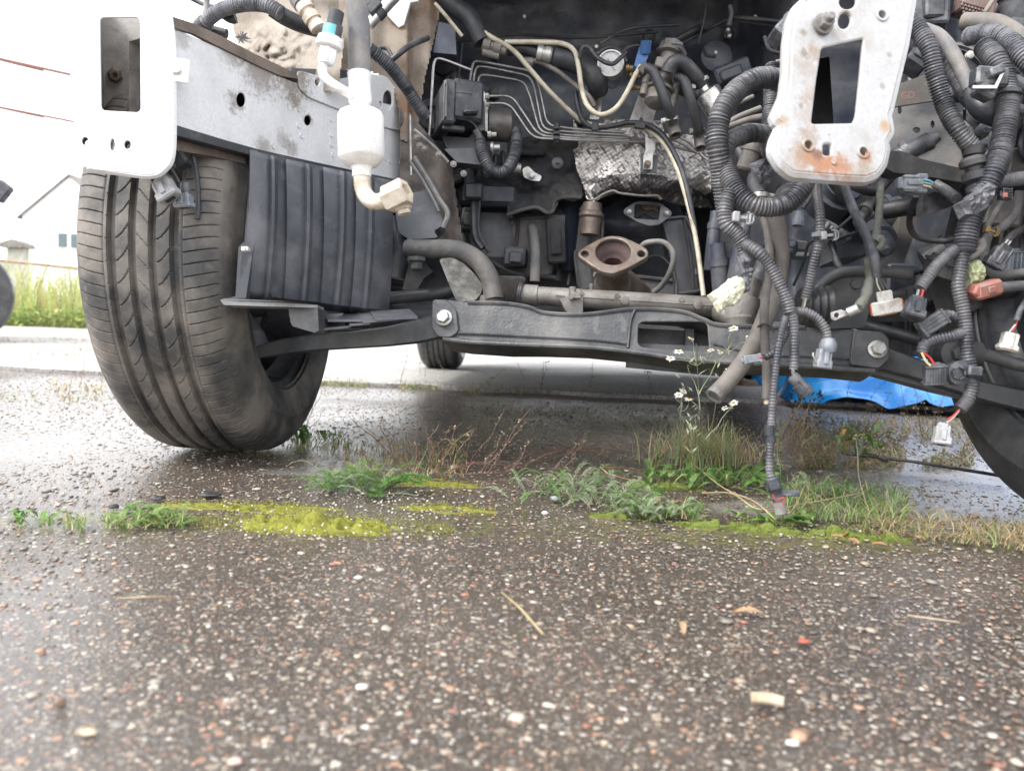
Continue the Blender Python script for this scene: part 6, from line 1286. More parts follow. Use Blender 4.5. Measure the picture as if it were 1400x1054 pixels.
# plugs hanging by the left plate
plug(CAR, 226, 258, .93, 36, 30, 62, 'con_light', 0, 'grey plug hanging below the left plate'); b = MB(); b.box(P(242, 222, .95), (PX(30, .95), PX(22, .95), .02), vrot(-35), .003); b.box(P(236, 232, .945), (PX(18, .95), PX(10, .95), .02), vrot(-35), .003); b.obj('plastic_clip', 'plastic', CAR)
wires(CAR, [[(218, 236), (219, 242), (222, 248)], [(232, 226), (240, 240), (245, 250)]], ['con_light', 'rubber'], .935, 2)
plug(CAR, 252, 274, .95, 22, 26, 90, 'con_grey', 0, 'second grey plug beside the left tyre'); b = MB(); b.lathe(P(253, 264, .95), UP, [(0, .006), (.012, .006)], 10); b.obj('plug_neck', 'con_dark', CAR)

# ---- structure behind the looms
def tower(x, y):
    return 1.13 - .0003 * (x - 1215) + .006 * nz(x, y, 2, .03) + .03 * smooth(y, 214, 230) + .0015 * nz(x, y, 5, .15)
M['tower'] = mat('dusty_tower_panel', (.050, .051, .056), .6, dirt=(.15, .135, .118), amt=.5, scale=9, bump=.3, speck=(210, (.05, .045, .04), .1))
plW = Plane((1270, 190, 1.10), (1340, 200, 1.06), (1270, 140, 1.12))
plate('tower_panel', plW, [(1206, 120), (1250, 138), (1300, 150), (1332, 175), (1330, 220), (1322, 246), (1280, 242), (1228, 212), (1208, 232), (1204, 170)], [circ(1275, 170, 2.6, 5), circ(1272, 192, 2.6, 6), circ(1230, 150, 2.4, 6), circ(1253, 178, 5, 4, 9)], .004, 'tower', CAR, .0008, label='dusty inner wing panel with holes behind the white plate')
b = MB(); b.slab([P(x, y, 1.04) for x, y in ((1205, 208), (1230, 206), (1262, 218), (1322, 232), (1318, 250), (1260, 240), (1222, 236), (1204, 226))], .03); b.obj('rail_flange', 'tower', CAR)
b = MB(); b.slab([P(x, y, 1.06) for x, y in ((1224, 117), (1282, 96), (1286, 118), (1288, 136), (1224, 146))], .006); br = b.obj('bracket_bar', 'rubber_brown', CAR, 'dark bracket bar with small red letters')
fc = bpy.data.curves.new('red_letters', 'FONT'); fc.body = 'GD'; fc.size = PX(13, 1.05); fc.extrude = .0002; fo = bpy.data.objects.new('tmp', fc); link(fo)
me = bpy.data.meshes.new_from_object(fo.evaluated_get(bpy.context.evaluated_depsgraph_get())); rv = vrot(-8); o_ = P(1232, 136, 1.052)
mkmesh('red_letters', [o_ + rv @ q.co for q in me.vertices], [tuple(p.vertices) for p in me.polygons], 'con_red', None, br, flat=True)['kind'] = 'stuff'; bpy.data.objects.remove(fo)
b = MB(); b.lathe(P(1297, 112, 1.22), BACK + RIGHT * -.2, [(-.04, PX(48, 1.22)), (-.004, PX(52, 1.22)), (0, PX(50, 1.22)), (0, PX(45, 1.22)), (-.008, PX(44, 1.22)), (-.006, PX(30, 1.22)), (.004, PX(26, 1.22)), (.006, PX(12, 1.22))], 48); b.obj('brake_booster', 'bay', CAR, 'round black brake servo behind the looms')
b = MB(); b.lathe(P(1297, 112, 1.21), BACK + RIGHT * -.2, [(0, PX(52, 1.22)), (.004, PX(52, 1.22)), (.005, PX(48, 1.22)), (0, PX(46, 1.22))], 56, 0, False, False); b.obj('booster_rim', 'rubber_grey', CAR); b = MB(); b.lathe(P(1324, 77, 1.19), BACK, [(0, .006), (.006, .006), (.008, .003)], 12); b.obj('stud', 'con_white', CAR)
for (x, y, r_, d) in ((1294, 108, 10, 1.0), (1290, 96, 6, 1.02)):
    b = MB(); b.lathe(P(x, y, d), BACK, [(0, PX(r_, d)), (.004, PX(r_, d)), (.004, PX(r_ * .7, d)), (.001, PX(r_ * .6, d)), (.001, PX(r_ * .4, d)), (.005, PX(r_ * .35, d))], 20); b.obj('nut', 'rubber_grey', CAR)
def clutter(name, items, m, kind=None):
    b = MB()
    for it in items:
        if it[0] == 'b': _, x, y, d, w_, h_, t, a = it; b.box(P(x, y, d), (PX(w_, d), PX(h_, d), t), vrot(a, rnd.uniform(-8, 8), rnd.uniform(-20, 20)), .003)
        else: _, x, y, d, r_, l_, dx, dy, dz = it; ax_ = (RIGHT * dx + UP * dy + BACK * dz).normalized(); r2 = PX(r_, d); b.lathe(P(x, y, d), ax_, [(-l_ / 2, r2 * .8), (-l_ / 2 + .003, r2), (l_ * .2, r2), (l_ * .2, r2 * 1.12), (l_ * .3, r2 * 1.12), (l_ * .3, r2 * .9), (l_ / 2, r2 * .85), (l_ / 2, r2 * .5)], 20)
    return b.obj(name, m, CAR)
clutter('relay_box', [('b', 1262, 20, 1.12, 60, 50, .04, 5), ('b', 1275, 10, 1.10, 26, 34, .02, 0)], 'plastic')
M['redplastic'] = mat('dull_brown_red_box', (.13, .075, .07), .6, dirt=(.18, .14, .12), amt=.4, scale=30)
b = MB(); b.box(P(1332, 8, 1.10), (PX(46, 1.1), PX(34, 1.1), .03), vrot(16), .003)
for i in range(9):
    for j in range(4): b.box(P(1314 + i * 4.6 + j * 1.2, 2 + j * 5 + i * 1.3, 1.083), (PX(3, 1.1), PX(3, 1.1), .003), vrot(16), .0004)
b.obj('fuse_box', 'redplastic', CAR)
clutter('bracket', [('b', 1355, 5, 1.05, 30, 6, .01, -60), ('b', 1344, 12, 1.12, 30, 20, .02, 30)], 'dusty')
clutter('reservoir', [('c', 1390, 14, 1.12, 26, .06, 0, 1, .2), ('b', 1385, 45, 1.05, 20, 30, .03, 20)], 'plastic')
clutter('engine_mount', [('c', 1140, 262, 1.25, 34, .07, .1, .3, 1), ('b', 1170, 275, 1.3, 70, 40, .04, 20), ('c', 1200, 300, 1.3, 26, .08, 1, .3, .2), ('b', 1145, 330, 1.32, 50, 60, .05, -10)], 'bay')
clutter('gear_linkage', [('c', 1010, 350, 1.2, 10, .10, .2, 1, 0), ('c', 985, 385, 1.22, 12, .12, -.1, 1, .1), ('b', 1075, 335, 1.3, 60, 14, .02, 2), ('b', 1075, 350, 1.3, 60, 8, .02, 2), ('b', 1030, 320, 1.3, 40, 50, .03, 4), ('c', 975, 330, 1.3, 9, .1, .1, 1, 0)], 'bay')
clutter('solenoid', [('c', 1025, 215, 1.12, 13, .04, .3, 1, .2), ('c', 1040, 245, 1.10, 9, .05, .2, 1, .2), ('b', 1050, 205, 1.12, 22, 26, .03, 20)], 'rubber_brown'); clamp(P(1040, 268, 1.05), UP + RIGHT * .1, PX(11, 1.05))
hose('coolant_hose', [(1036, 232, 1.12), (1030, 250, 1.10), (1038, 268, 1.08)], 9, 'rubber', CAR); hose('coolant_hose', [(1010, 205, 1.15), (1020, 222, 1.14), (1032, 238, 1.12)], 9, 'rubber', CAR)
crumple('rag_tape', 1045, 235, 1.0, dense([(1024, 226), (1040, 218), (1062, 212), (1066, 226), (1056, 240), (1052, 255), (1038, 252), (1030, 240)]), 'tape', .02, 15, None)
hose('cable', [(990, 172, 1.1), (1010, 160, 1.1), (1040, 148, 1.1)], 4, 'rubber_brown', CAR); hose('cable', [(985, 160, 1.12), (1000, 146, 1.12), (1030, 132, 1.12)], 3, 'rubber_grey', CAR); hose('cable', [(992, 175, 1.08), (1030, 162, 1.05), (1065, 158, 1.0)], 4.4, 'rubber_brown', CAR); hose('cable', [(1020, 130, 1.1), (1034, 118, 1.1), (1040, 105, 1.1)], 3, 'rubber_grey', CAR)
clutter('cap', [('b', 1070, 45, .98, 34, 24, .03, -48), ('b', 1078, 28, 1.0, 14, 16, .02, -48)], 'con_dark')
hose('cable', [(1058, 95, 1.1), (1062, 84, 1.1), (1074, 84, 1.1)], 2, 'rubber_grey', CAR); hose('cable', [(1045, 50, 1.3), (1052, 68, 1.3), (1070, 74, 1.3)], 3, 'rubber', CAR)
hose('pipe', [(1180, 230, 1.2), (1185, 260, 1.2), (1200, 285, 1.22), (1240, 290, 1.22)], 6, 'rubber', CAR); hose('pipe', [(1150, 235, 1.15), (1162, 250, 1.12), (1195, 262, 1.12), (1215, 245, 1.14)], 7, 'rubber', CAR); hose('pipe', [(1130, 240, 1.12), (1150, 268, 1.14), (1172, 290, 1.16)], 5, 'rubber', CAR)
b = MB(); b.slab([P(x, y, 1.25) for x, y in ((1238, 270), (1258, 275), (1250, 320), (1232, 370), (1205, 385), (1198, 372), (1222, 340))], .03); b.obj('strut_leg', 'tower', CAR)
b = MB(); b.slab([P(x, y, 1.12) for x, y in ((1262, 268), (1312, 250), (1312, 278), (1262, 296))], .02); b.obj('bracket', 'plastic', CAR)
clutter('mount_rubber', [('c', 1286, 350, 1.15, 22, .05, .8, .5, .4), ('c', 1292, 366, 1.12, 26, .03, .3, 1, .4), ('b', 1306, 400, 1.15, 40, 60, .05, -20)], 'gusset' if False else 'subframe')
b = MB()
for k in range(7): b.box(P(1190 + k * 30, 410 + 5 * math.sin(k * 2.1), 1.22 - .01 * (k % 3)), (PX(34, 1.2), PX(30, 1.2), .05), vrot(rnd.uniform(-20, 20)), .006)
b.obj('lower_bracket', 'felt', CAR)
clutter('horn_bracket', [('b', 1372, 290, 1.0, 44, 40, .02, 10), ('b', 1350, 270, 1.02, 30, 20, .02, 30), ('c', 1402, 290, 1.02, 22, .05, .2, .2, 1), ('b', 1385, 230, 1.03, 30, 50, .03, 0), ('b', 1400, 160, 1.03, 40, 60, .03, 20), ('b', 1345, 190, 1.05, 40, 50, .03, 30)], 'tower')
clutter('valve_cluster', [('c', 1352, 196, .98, 9, .03, .6, .5, .6), ('b', 1368, 180, .98, 24, 12, .02, -30), ('c', 1340, 178, 1.0, 7, .03, .2, .2, 1), ('b', 1392, 150, .98, 26, 10, .02, 25), ('b', 1395, 118, 1.0, 30, 14, .02, 40), ('c', 1336, 160, 1.0, 10, .02, .1, .2, 1)], 'con_grey')
for k in range(16):
    x = rnd.uniform(1330, 1410); y = rnd.uniform(80, 330)
    hose('cable', [(x, y, 1.02), (x + rnd.uniform(-14, 14), y + rnd.uniform(20, 40), 1.0), (x + rnd.uniform(-26, 26), y + rnd.uniform(50, 90), 1.02)], rnd.uniform(2, 5), rnd.choice(['rubber', 'rubber_grey', 'loom_dark', 'rubber_brown']), CAR)

# greasy machinery packed behind the looms on the right
q = random.Random(33)
for k in range(46):
    x, y = q.uniform(1060, 1400), q.uniform(40, 420)
    if 1075 < x < 1235 and y < 235: continue
    if 1085 < x < 1235 and y > 345: continue
    d_ = q.uniform(1.06, 1.22); m_ = q.choice(['plastic', 'bay', 'rubber', 'subframe', 'felt', 'con_dark'])
    b = MB()
    if k % 3 == 0:
        r2 = PX(q.uniform(7, 18), d_); ax_ = (RIGHT * q.uniform(-1, 1) + UP * q.uniform(-1, 1) + BACK * q.uniform(0, 1)).normalized(); l_ = q.uniform(.02, .05)
        b.lathe(P(x, y, d_), ax_, [(-l_, r2 * .6), (-l_ + .003, r2), (-l_ * .2, r2), (-l_ * .2, r2 * 1.18), (0, r2 * 1.18), (0, r2 * .85), (l_ * .7, r2 * .8), (l_ * .8, r2 * .5), (l_, r2 * .3)], 18); b.obj('bracket_boss', m_, CAR)
    elif k % 3 == 1:
        rv = vrot(q.uniform(-60, 60), q.uniform(-20, 20), q.uniform(-30, 30)); w_, h_ = PX(q.uniform(20, 46), d_), PX(q.uniform(10, 26), d_)
        b.box(P(x, y, d_), (w_, h_, .03), rv, .003); b.box(P(x, y, d_) + rv.col[2] * .016, (w_ * .7, h_ * .5, .008), rv, .002); b.lathe(P(x, y, d_) + rv.col[0] * w_ * .38 + rv.col[2] * .015, rv.col[2], [(0, .005), (.004, .005), (.005, .003)], 6); b.obj('bracket', m_, CAR)
    else:
        pts = [(x, y, d_)]; a_ = q.uniform(0, 6.28)
        for s_ in range(3): a_ += q.uniform(-.7, .7); pts.append((pts[-1][0] + 30 * math.cos(a_), pts[-1][1] + 30 * abs(math.sin(a_)), d_ + q.uniform(-.03, .03)))
        hose('cable', pts, q.uniform(2, 6), q.choice(['rubber', 'loom_dark', 'loom_dark', 'plastic']), CAR, q.random() < .4)

# seams, studs, clips and cables on the bulkhead
def bd(x, y): return bulk(x, y) - .012
for pts, r in ((((610, 60), (700, 48), (790, 52), (900, 44)), 2), (((612, 120), (625, 110), (632, 60)), 2.5), (((640, 300), (650, 340), (700, 372), (760, 380)), 3), (((700, 262), (708, 300), (704, 350)), 2.5), (((640, 250), (690, 262), (700, 300)), 4), (((810, 285), (806, 330), (812, 380)), 3), (((935, 300), (944, 350), (948, 395)), 3), (((820, 60), (860, 40), (930, 34)), 2), (((615, 250), (630, 290), (634, 335)), 4)):
    hose('seam', [(x, y, min(bd(x, y), 1.5)) for x, y in pts], r, q.choice(['bay', 'plastic', 'felt']), CAR)
for k in range(26):
    x, y = q.choice([(q.uniform(610, 790), q.uniform(245, 395)), (q.uniform(600, 1000), q.uniform(20, 180)), (q.uniform(600, 700), q.uniform(80, 240))]); d_ = min(bd(x, y) + .004, 1.58); r2 = q.choice([.004, .006, .009])
    b = MB(); b.lathe(P(x, y, d_), BACK, [(-.02, r2 * 1.4), (.0, r2 * 1.4), (.002, r2), (.006, r2), (.008, r2 * .6)], q.choice([6, 12])); b.obj('stud', q.choice(['plastic', 'subframe', 'alu']), CAR)
for (x, y, w_, h_, a_, m_) in ((705, 352, 30, 26, 5, 'plastic'), (760, 330, 24, 60, -3, 'felt'), (640, 300, 22, 30, 8, 'subframe'), (690, 384, 60, 14, 3, 'subframe'), (625, 245, 24, 18, -20, 'tower'), (612, 262, 14, 30, 12, 'tower'), (940, 120, 40, 20, 30, 'bay'), (1000, 100, 50, 24, -20, 'bay'), (720, 210, 50, 8, 4, 'felt')):
    b = MB(); rv = vrot(a_, q.uniform(-10, 10), q.uniform(-15, 15)); d_ = 1.49; b.box(P(x, y, d_), (PX(w_, d_), PX(h_, d_), .035), rv, .004); b.box(P(x, y, d_ - .02), (PX(w_ * .6, d_), PX(h_ * .6, d_), .01), rv, .003); b.obj('bracket', m_, CAR)
# ================================================================== PLANTS, MOSS, LITTER
def pmat(name, c1, c2, rough=.6, sc=60):
    m = mat(name, c1, rough, dirt=c2, amt=.7, scale=sc, bump=.1, fine=.15)
    b = m.node_tree.nodes['Principled BSDF']; b.inputs['Subsurface Weight'].default_value = 0
    # thin leaves let some light through
    nt = m.node_tree; tr = nd(nt, 'ShaderNodeBsdfTranslucent'); mx = nd(nt, 'ShaderNodeMixShader'); mx.inputs[0].default_value = .25
    src = b.inputs['Base Color'].links[0].from_socket if b.inputs['Base Color'].is_linked else None
    if src: nt.links.new(src, tr.inputs['Color'])
    out = [n for n in nt.nodes if n.type == 'OUTPUT_MATERIAL'][0]
    nt.links.new(b.outputs[0], mx.inputs[1]); nt.links.new(tr.outputs[0], mx.inputs[2]); nt.links.new(mx.outputs[0], out.inputs[0]); M[name] = m
pmat('grass_green', (.17, .27, .06), (.25, .33, .11)); pmat('leaf_green', (.09, .20, .04), (.15, .28, .07)); pmat('silver_leaf', (.20, .27, .14), (.30, .35, .22))
pmat('dry_straw', (.52, .43, .25), (.38, .29, .16)); pmat('dry_brown', (.23, .15, .09), (.32, .23, .15)); pmat('red_stem', (.26, .10, .09), (.30, .17, .13)); pmat('seed_pale', (.55, .48, .36), (.40, .30, .2))
pmat('dark_bush', (.09, .115, .07), (.15, .16, .11)); pmat('petal', (.80, .80, .78), (.72, .72, .68)); pmat('disc_yellow', (.55, .40, .04), (.4, .28, .03)); pmat('verge_green', (.36, .46, .10), (.50, .50, .20), sc=2); pmat('sage_pale', (.30, .33, .20), (.36, .38, .26)); pmat('dead_leaf', (.34, .17, .08), (.42, .28, .16)); pmat('autumn_leaf', (.45, .36, .08), (.38, .2, .05))
r_ = random.Random(21); U = r_.uniform
def blade(b, base, dirv, h, w_, curl=.5, mi=0, seg=4):
    """grass blade: tapered ribbon leaning along dirv"""
    side = Vector((-dirv.y, dirv.x, 0)).normalized() * w_ / 2; side = Matrix.Rotation(U(-1, 1), 3, 'Z') @ side
    v = []; p = Vector(base)
    for i in range(seg + 1):
        t = i / seg; q = Vector(base) + AZ * h * (t - curl * .5 * t * t) + dirv * h * curl * t * t; s_ = side * (1 - t) ** .7
        v += [q - s_, q + s_]
    b.add(v, [(2 * i, 2 * i + 1, 2 * i + 3, 2 * i + 2) for i in range(seg)], mi)
def stem(b, base, tip, r, sag=0, mi=0, sides=4, wig=.004):
    base, tip = Vector(base), Vector(tip); n = 5; pts = []
    for i in range(n + 1):
        t = i / n; q = base.lerp(tip, t) + AZ * sag * math.sin(math.pi * t) + Vector((U(-wig, wig), U(-wig, wig), U(-wig, wig) * .5)) * (0 < i < n); pts.append(q)
    b.sweep(catmull(pts, 2), [r * (1 - .5 * i / (n * 2)) for i in range(n * 2 + 1)], sides, False, mi); return pts
def leaflet(b, p, d, l_, w_, mi=0, up=AZ):
    s_ = d.cross(up); s_ = (s_.normalized() if s_.length > 1e-5 else RIGHT) * w_ / 2
    b.add([p, p + d * l_ * .45 + s_, p + d * l_ + AZ * -l_ * .08, p + d * l_ * .45 - s_], [(0, 1, 2), (0, 2, 3)], mi)
def feather(b, base, dirv, l_, w_, arch=.3, mi=0, n=14, fine=True):
    """pinnate feathery leaf"""
    side = Vector((-dirv.y, dirv.x, 0)).normalized(); pts = []
    for i in range(n + 1):
        t = i / n; pts.append(Vector(base) + dirv * l_ * t + AZ * l_ * (arch * math.sin(t * 2.3) ) + side * l_ * .08 * math.sin(t * 3 + l_ * 900))
    b.sweep(pts, .0005, 3, False, mi)
    for i in range(1, n + 1):
        t = i / n; tg = (pts[i] - pts[i - 1]).normalized(); ww = w_ * math.sin(min(1, t * 1.15 + .12) * math.pi * .88) + .001
        for s_ in (-1, 1):
            d = (side * s_ + tg * .7 + AZ * U(-.1, .45)).normalized()
            leaflet(b, pts[i], d, ww, .0011 if fine else ww * .3, mi)
            if fine and ww > .003:
                for q in (.4, .7): leaflet(b, pts[i] + d * ww * q, (d * .4 + tg + AZ * .2).normalized(), ww * .45, .001, mi); leaflet(b, pts[i] + d * ww * q, (d - tg * .4 + AZ * .1).normalized(), ww * .4, .001, mi)
def broad(b, base, dirv, l_, w_, arch=.3, mi=0, tooth=.25, n=10, ph=0):
    side = Vector((-dirv.y, dirv.x, 0)).normalized(); v = []
    for i in range(n + 1):
        t = i / n; c = Vector(base) + dirv * l_ * t + AZ * l_ * (arch * math.sin(t * 2.4)); k = w_ / 2 * math.sin(min(1, t * 1.02 + .04) * math.pi) ** .7 * (1 + tooth * (1 if i % 2 else -1))
        v += [c - side * k + AZ * k * .3, c - AZ * .0005, c + side * k + AZ * k * .3]
    b.add(v, [q for i in range(n) for q in ((3 * i, 3 * i + 1, 3 * i + 4, 3 * i + 3), (3 * i + 1, 3 * i + 2, 3 * i + 5, 3 * i + 4))], mi)
def rd(): a = U(0, 6.283); return Vector((math.cos(a), math.sin(a), 0))
def gr(x0, x1, y0, y1): return G(U(x0, x1), U(y0, y1))
def put(b, name, mats, label, cat, group=None, kind=None):
    return b.obj(name, mats, None, None, sharp=0, tag=dict(label=label, cat=None if kind else cat, group=group, kind=kind))
# --- grass tuft by the left tyre with broad leaves
b = MB()
for i in range(150): blade(b, gr(392, 480, 594, 618), rd(), U(.012, .035), .0022, U(.4, 1.1), r_.choice([0, 0, 1, 2]))
for i in range(16): broad(b, gr(400, 445, 594, 610), rd(), U(.022, .038), .010, U(.4, 1.0), 1, .05)
put(b, 'grass_clump', ['grass_green', 'leaf_green', 'dry_straw'], 'green leafy grass clump against the right side of the left front tyre', 'grass clump')
b = MB()
for (x0, y0, x1, y1) in ((405, 590, 425, 500), (412, 592, 440, 535), (418, 590, 432, 548), (420, 592, 445, 560)):
    p = G(x0, y0); d = math.hypot(p.x, p.y); stem(b, p, P(x1, y1, p.y), .0007, 0, 0)
put(b, 'dry_stalk', ['dry_brown'], 'thin dry stalks leaning beside the left front tyre', 'stalk')
# --- dry reddish weeds in the middle
b = MB()
for (x0, y0, x1, y1) in ((560, 640, 545, 565), (555, 640, 500, 585), (565, 645, 575, 570), (570, 645, 600, 580), (580, 645, 618, 580), (560, 642, 530, 590), (590, 648, 645, 588), (590, 650, 632, 578), (610, 652, 648, 586), (575, 640, 560, 600), (550, 640, 480, 572), (600, 645, 575, 566), (540, 640, 520, 580)):
    p = G(x0, y0); tip = P(x1, y1, p.y + U(-.05, .05)); pts = stem(b, p, tip, .0008, .006, r_.choice([0, 1, 1]))
    for q in range(16):
        t = U(.25, 1); k = pts[int(t * 5)] if t < 1 else pts[-1]; k = k + rd() * .002; dv = (rd() + AZ * U(0, 1)).normalized(); leaflet(b, k, dv, U(.004, .011), .003, r_.choice([0, 1, 2, 3]))
for i in range(700): blade(b, gr(470, 640, 608, 655), rd(), U(.008, .03), .0018, U(.5, 1.6), r_.choice([0, 0, 1, 3]))
put(b, 'dry_weed', ['dry_straw', 'red_stem', 'seed_pale', 'grass_green'], 'tangle of dry reddish weeds with pale seed heads right of the left tyre', 'weed')
# --- green feathery clump
b = MB(); c = G(485, 668)
for i in range(64):
    d = rd(); p = c + Vector((U(-.05, .05), U(-.03, .03), 0)); feather(b, p, (d + Vector((U(-.3, .3), 0, 0))).normalized(), U(.03, .068), U(.004, .009), U(.1, .6), 0 if i % 4 else 1)
for i in range(14): feather(b, c + Vector((.03, -.01, 0)), Vector((1, U(-.3, .3), 0)).normalized(), U(.05, .075), .008, .3, 0)
for i in range(10): feather(b, c + Vector((.02, -.02, 0)), Vector((U(.2, 1), -1, 0)).normalized(), U(.03, .05), .007, .1, 0)
put(b, 'yarrow_clump', ['leaf_green', 'silver_leaf'], 'bright green feathery yarrow clump in the middle behind the large moss patch', 'plant')
# --- grass at lower left
b = MB()
for i in range(560):
    x = U(25, 262)
    if nz(x, 3, 0, .035) + .5 * nz(x, 9, 0, .11) < -.05: continue
    y = 716 + (x - 140) * -.02 + 5 * nz(x, 1, 0, .02) + r_.gauss(0, 5); blade(b, G(x, y), rd(), U(.008, .024), .0018, U(.6, 1.8), r_.choice([0, 0, 1, 2]))
for i in range(46):
    p = gr(165, 255, 700, 722); feather(b, p, rd(), U(.015, .032), .004, U(.1, .5), 0 if i % 3 else 1)
for i in range(10): broad(b, gr(20, 70, 706, 720), rd(), U(.012, .022), .007, .5, 1, .05)
put(b, 'grass_strip', ['grass_green', 'leaf_green', 'dry_straw'], 'low green grass strip creeping over the asphalt at the lower left', 'grass clump')
# --- moss cushions
def hole(x, y, s): return noise.noise(Vector((x * 22, y * 34, s))) + .7 * noise.noise(Vector((x * 90, y * 110, s))) > -.12
def moss(poly_c, rx, ry, h, name_l, seed, mats='moss', dens=1.0):
    c = G(*poly_c); v = []; f = []; nr, na = 34, 150
    for j in range(nr + 1):
        for i in range(na):
            a = 2 * math.pi * i / na; k = j / nr; e = 1 + .6 * noise.noise(Vector((math.cos(a) * 1.5 + seed, math.sin(a) * 1.5, 0))) + .18 * noise.noise(Vector((math.cos(a) * 6, math.sin(a) * 6, seed)))
            x = rx * k * e * math.cos(a); y = ry * k * e * math.sin(a)
            z = h * (1 - k ** 2.5) * (.35 + 1.5 * abs(noise.noise(Vector(((c.x + x) * 42, (c.y + y) * 60, seed))))) * (1 if hole(c.x + x, c.y + y, seed) else -.6)
            v.append((c.x + x, c.y + y, z - .0035 - (.004 if j == nr else 0)))
    f = [(j * na + i, (j + 1) * na + i, (j + 1) * na + (i + 1) % na, j * na + (i + 1) % na) for j in range(nr) for i in range(na)]
    mkmesh('moss', v, f, mats, None, None, 0, tag=dict(label=name_l, kind='stuff'))
    b = MB(); n = int(16000 * rx * ry / .01 * dens)
    for i in range(min(n, 5000)):
        k = math.sqrt(U(0, 1)) * 1.25; a = U(0, 6.283); p = Vector((c.x + rx * k * math.cos(a), c.y + ry * k * math.sin(a), U(-.002, h * .8)))
        if not hole(p.x, p.y, seed): continue
        if k > .8: p.z = -.002
        d = (rd() * U(.2, 1) + AZ).normalized(); leaflet(b, p, d, U(.0015, .0034), .0011, 0)
    b.obj('moss_tufts', mats, None, None, 0, tag=dict(label='fine tufts of the ' + name_l, kind='stuff'))
pmat('moss', (.31, .31, .04), (.20, .20, .035), .9, 160); pmat('moss_green', (.11, .17, .02), (.17, .20, .04), .9, 160)
moss((432, 716), .120, .034, .014, 'large bright yellow green moss patch at lower left', 3); moss((345, 690), .085, .022, .004, 'thin olive moss behind the large patch', 5, 'moss', .6)
moss((590, 658), .06, .020, .004, 'moss beside the dry weeds', 7, 'moss', .6); moss((610, 692), .05, .016, .003, 'small moss right of the large patch', 8, 'moss', .5)
for k, (x, y, rx, ry) in enumerate(((985, 716, .05, .012), (1040, 721, .035, .010), (1150, 729, .055, .010), (1200, 733, .03, .008), (860, 703, .045, .010), (900, 662, .05, .020), (1100, 726, .03, .008))): moss((x, y), rx, ry, .010, 'bright green moss strip piece %s the concrete patch' % ('left of' if x < 960 else 'in front of'), 20 + k, 'moss_green', 1.2)
# --- silver green feathery clumps right of centre
for (cx, cy, sx, sy, n, L0, lab) in ((768, 668, .05, .035, 60, .05, 'leftmost silver green feathery clump on the dark asphalt'), (830, 688, .07, .04, 85, .045, 'sprawling silver green feathery clump in front of the daisies'), (905, 704, .045, .025, 110, .035, 'dense silver green feathery clump beside the concrete patch'),
                                (1120, 680, .07, .05, 110, .04, 'silver green feathery clump behind the hanging plug'), (985, 660, .09, .04, 90, .04, 'green feathery clump at the foot of the daisies')):
    b = MB(); c = G(cx, cy)
    for i in range(int(n * .62)): feather(b, c + Vector((r_.gauss(0, sx * .6), r_.gauss(0, sy * .6), 0)), rd(), U(.5, 1.05) * L0, U(.003, .007), U(.15, .75), 0 if (i % 3 or cx == 985) and cx != 985 else 1)
    for i in range(12): blade(b, c + Vector((U(-sx, sx), U(-sy, sy), 0)), rd(), U(.02, .04), .0012, U(.4, 1.4), 2)
    put(b, 'feathery_plant', ['silver_leaf', 'leaf_green', 'dry_straw'], lab, 'plant')
# --- creeping reddish stems
b = MB()
for pts in (((640, 655), (700, 645), (760, 632), (830, 618)), ((650, 650), (720, 636), (780, 620), (800, 600)), ((690, 650), (740, 628), (845, 622)), ((600, 655), (640, 648), (700, 640))):
    q = [G(x, y) + AZ * U(.002, .02) for x, y in pts]; path = catmull(q, 8); b.sweep(path, .0009, 4, False, 0)
    for p in path:
        for k in range(3): leaflet(b, p, (rd() + AZ * U(.1, 1)).normalized(), U(.003, .007), .0028, r_.choice([0, 0, 1, 2]))
for (x0, y0, x1, y1) in ((655, 648, 690, 590), (660, 648, 728, 556), (665, 648, 720, 575), (760, 640, 805, 588), (770, 640, 803, 600), (810, 628, 845, 600), (700, 645, 728, 600), (640, 640, 690, 560)):
    p = G(x0, y0); pts = stem(b, p, P(x1, y1, p.y + .02), .0008, 0, 0)
    for q in range(26): k = r_.choice(pts[2:]) + (pts[-1] - pts[-2]) * U(-.9, 0); leaflet(b, k + rd() * .0015, (rd() + AZ).normalized(), U(.003, .007), .0026, r_.choice([0, 1, 2, 2]))
put(b, 'creeping_weed', ['red_stem', 'seed_pale', 'sage_pale'], 'creeping reddish knotweed stems across the centre of the asphalt', 'weed')
# --- tall daisies
dz = empty('daisy_plant', G(955, 640), 'tall white daisies growing in front of the crossmember opening', 'daisy')
b = MB(); heads = [(934, 535), (928, 540), (941, 546), (1003, 449), (928, 481), (917, 490), (1026, 461), (996, 508), (1003, 551), (972, 479), (984, 481), (991, 558), (944, 463)]
rts = [(928, 615), (955, 610), (968, 620), (962, 612)]
hub = [(958, 500), (948, 475), (985, 505), (934, 545)]
d0 = 1.02; gb = G(955, 640).y
stem(b, G(958, 640), P(952, 470, d0), .0013, 0, 0, 5, .002); stem(b, G(968, 638), P(980, 545, d0), .0011, 0, 0, 5, .002); stem(b, G(928, 636), P(932, 540, d0), .0012, 0, 0, 5, .002); stem(b, P(955, 540, d0), P(1000, 470, d0), .0009, 0, 0); stem(b, P(957, 560, d0), P(940, 500, d0), .0008); stem(b, P(980, 545, d0), P(1003, 500, d0), .0009); stem(b, P(965, 600, d0), P(1002, 555, d0), .0008)
for k, (x, y) in enumerate(heads):
    hb = min([(952, 500), (955, 520), (980, 545), (932, 570), (990, 485), (960, 540), (1000, 560)], key=lambda q: (q[0] - x) ** 2 + ((q[1] - y) * .8 - 20) ** 2); stem(b, P(hb[0], hb[1], d0), P(x, y, d0 + U(-.02, .02)), .0006)
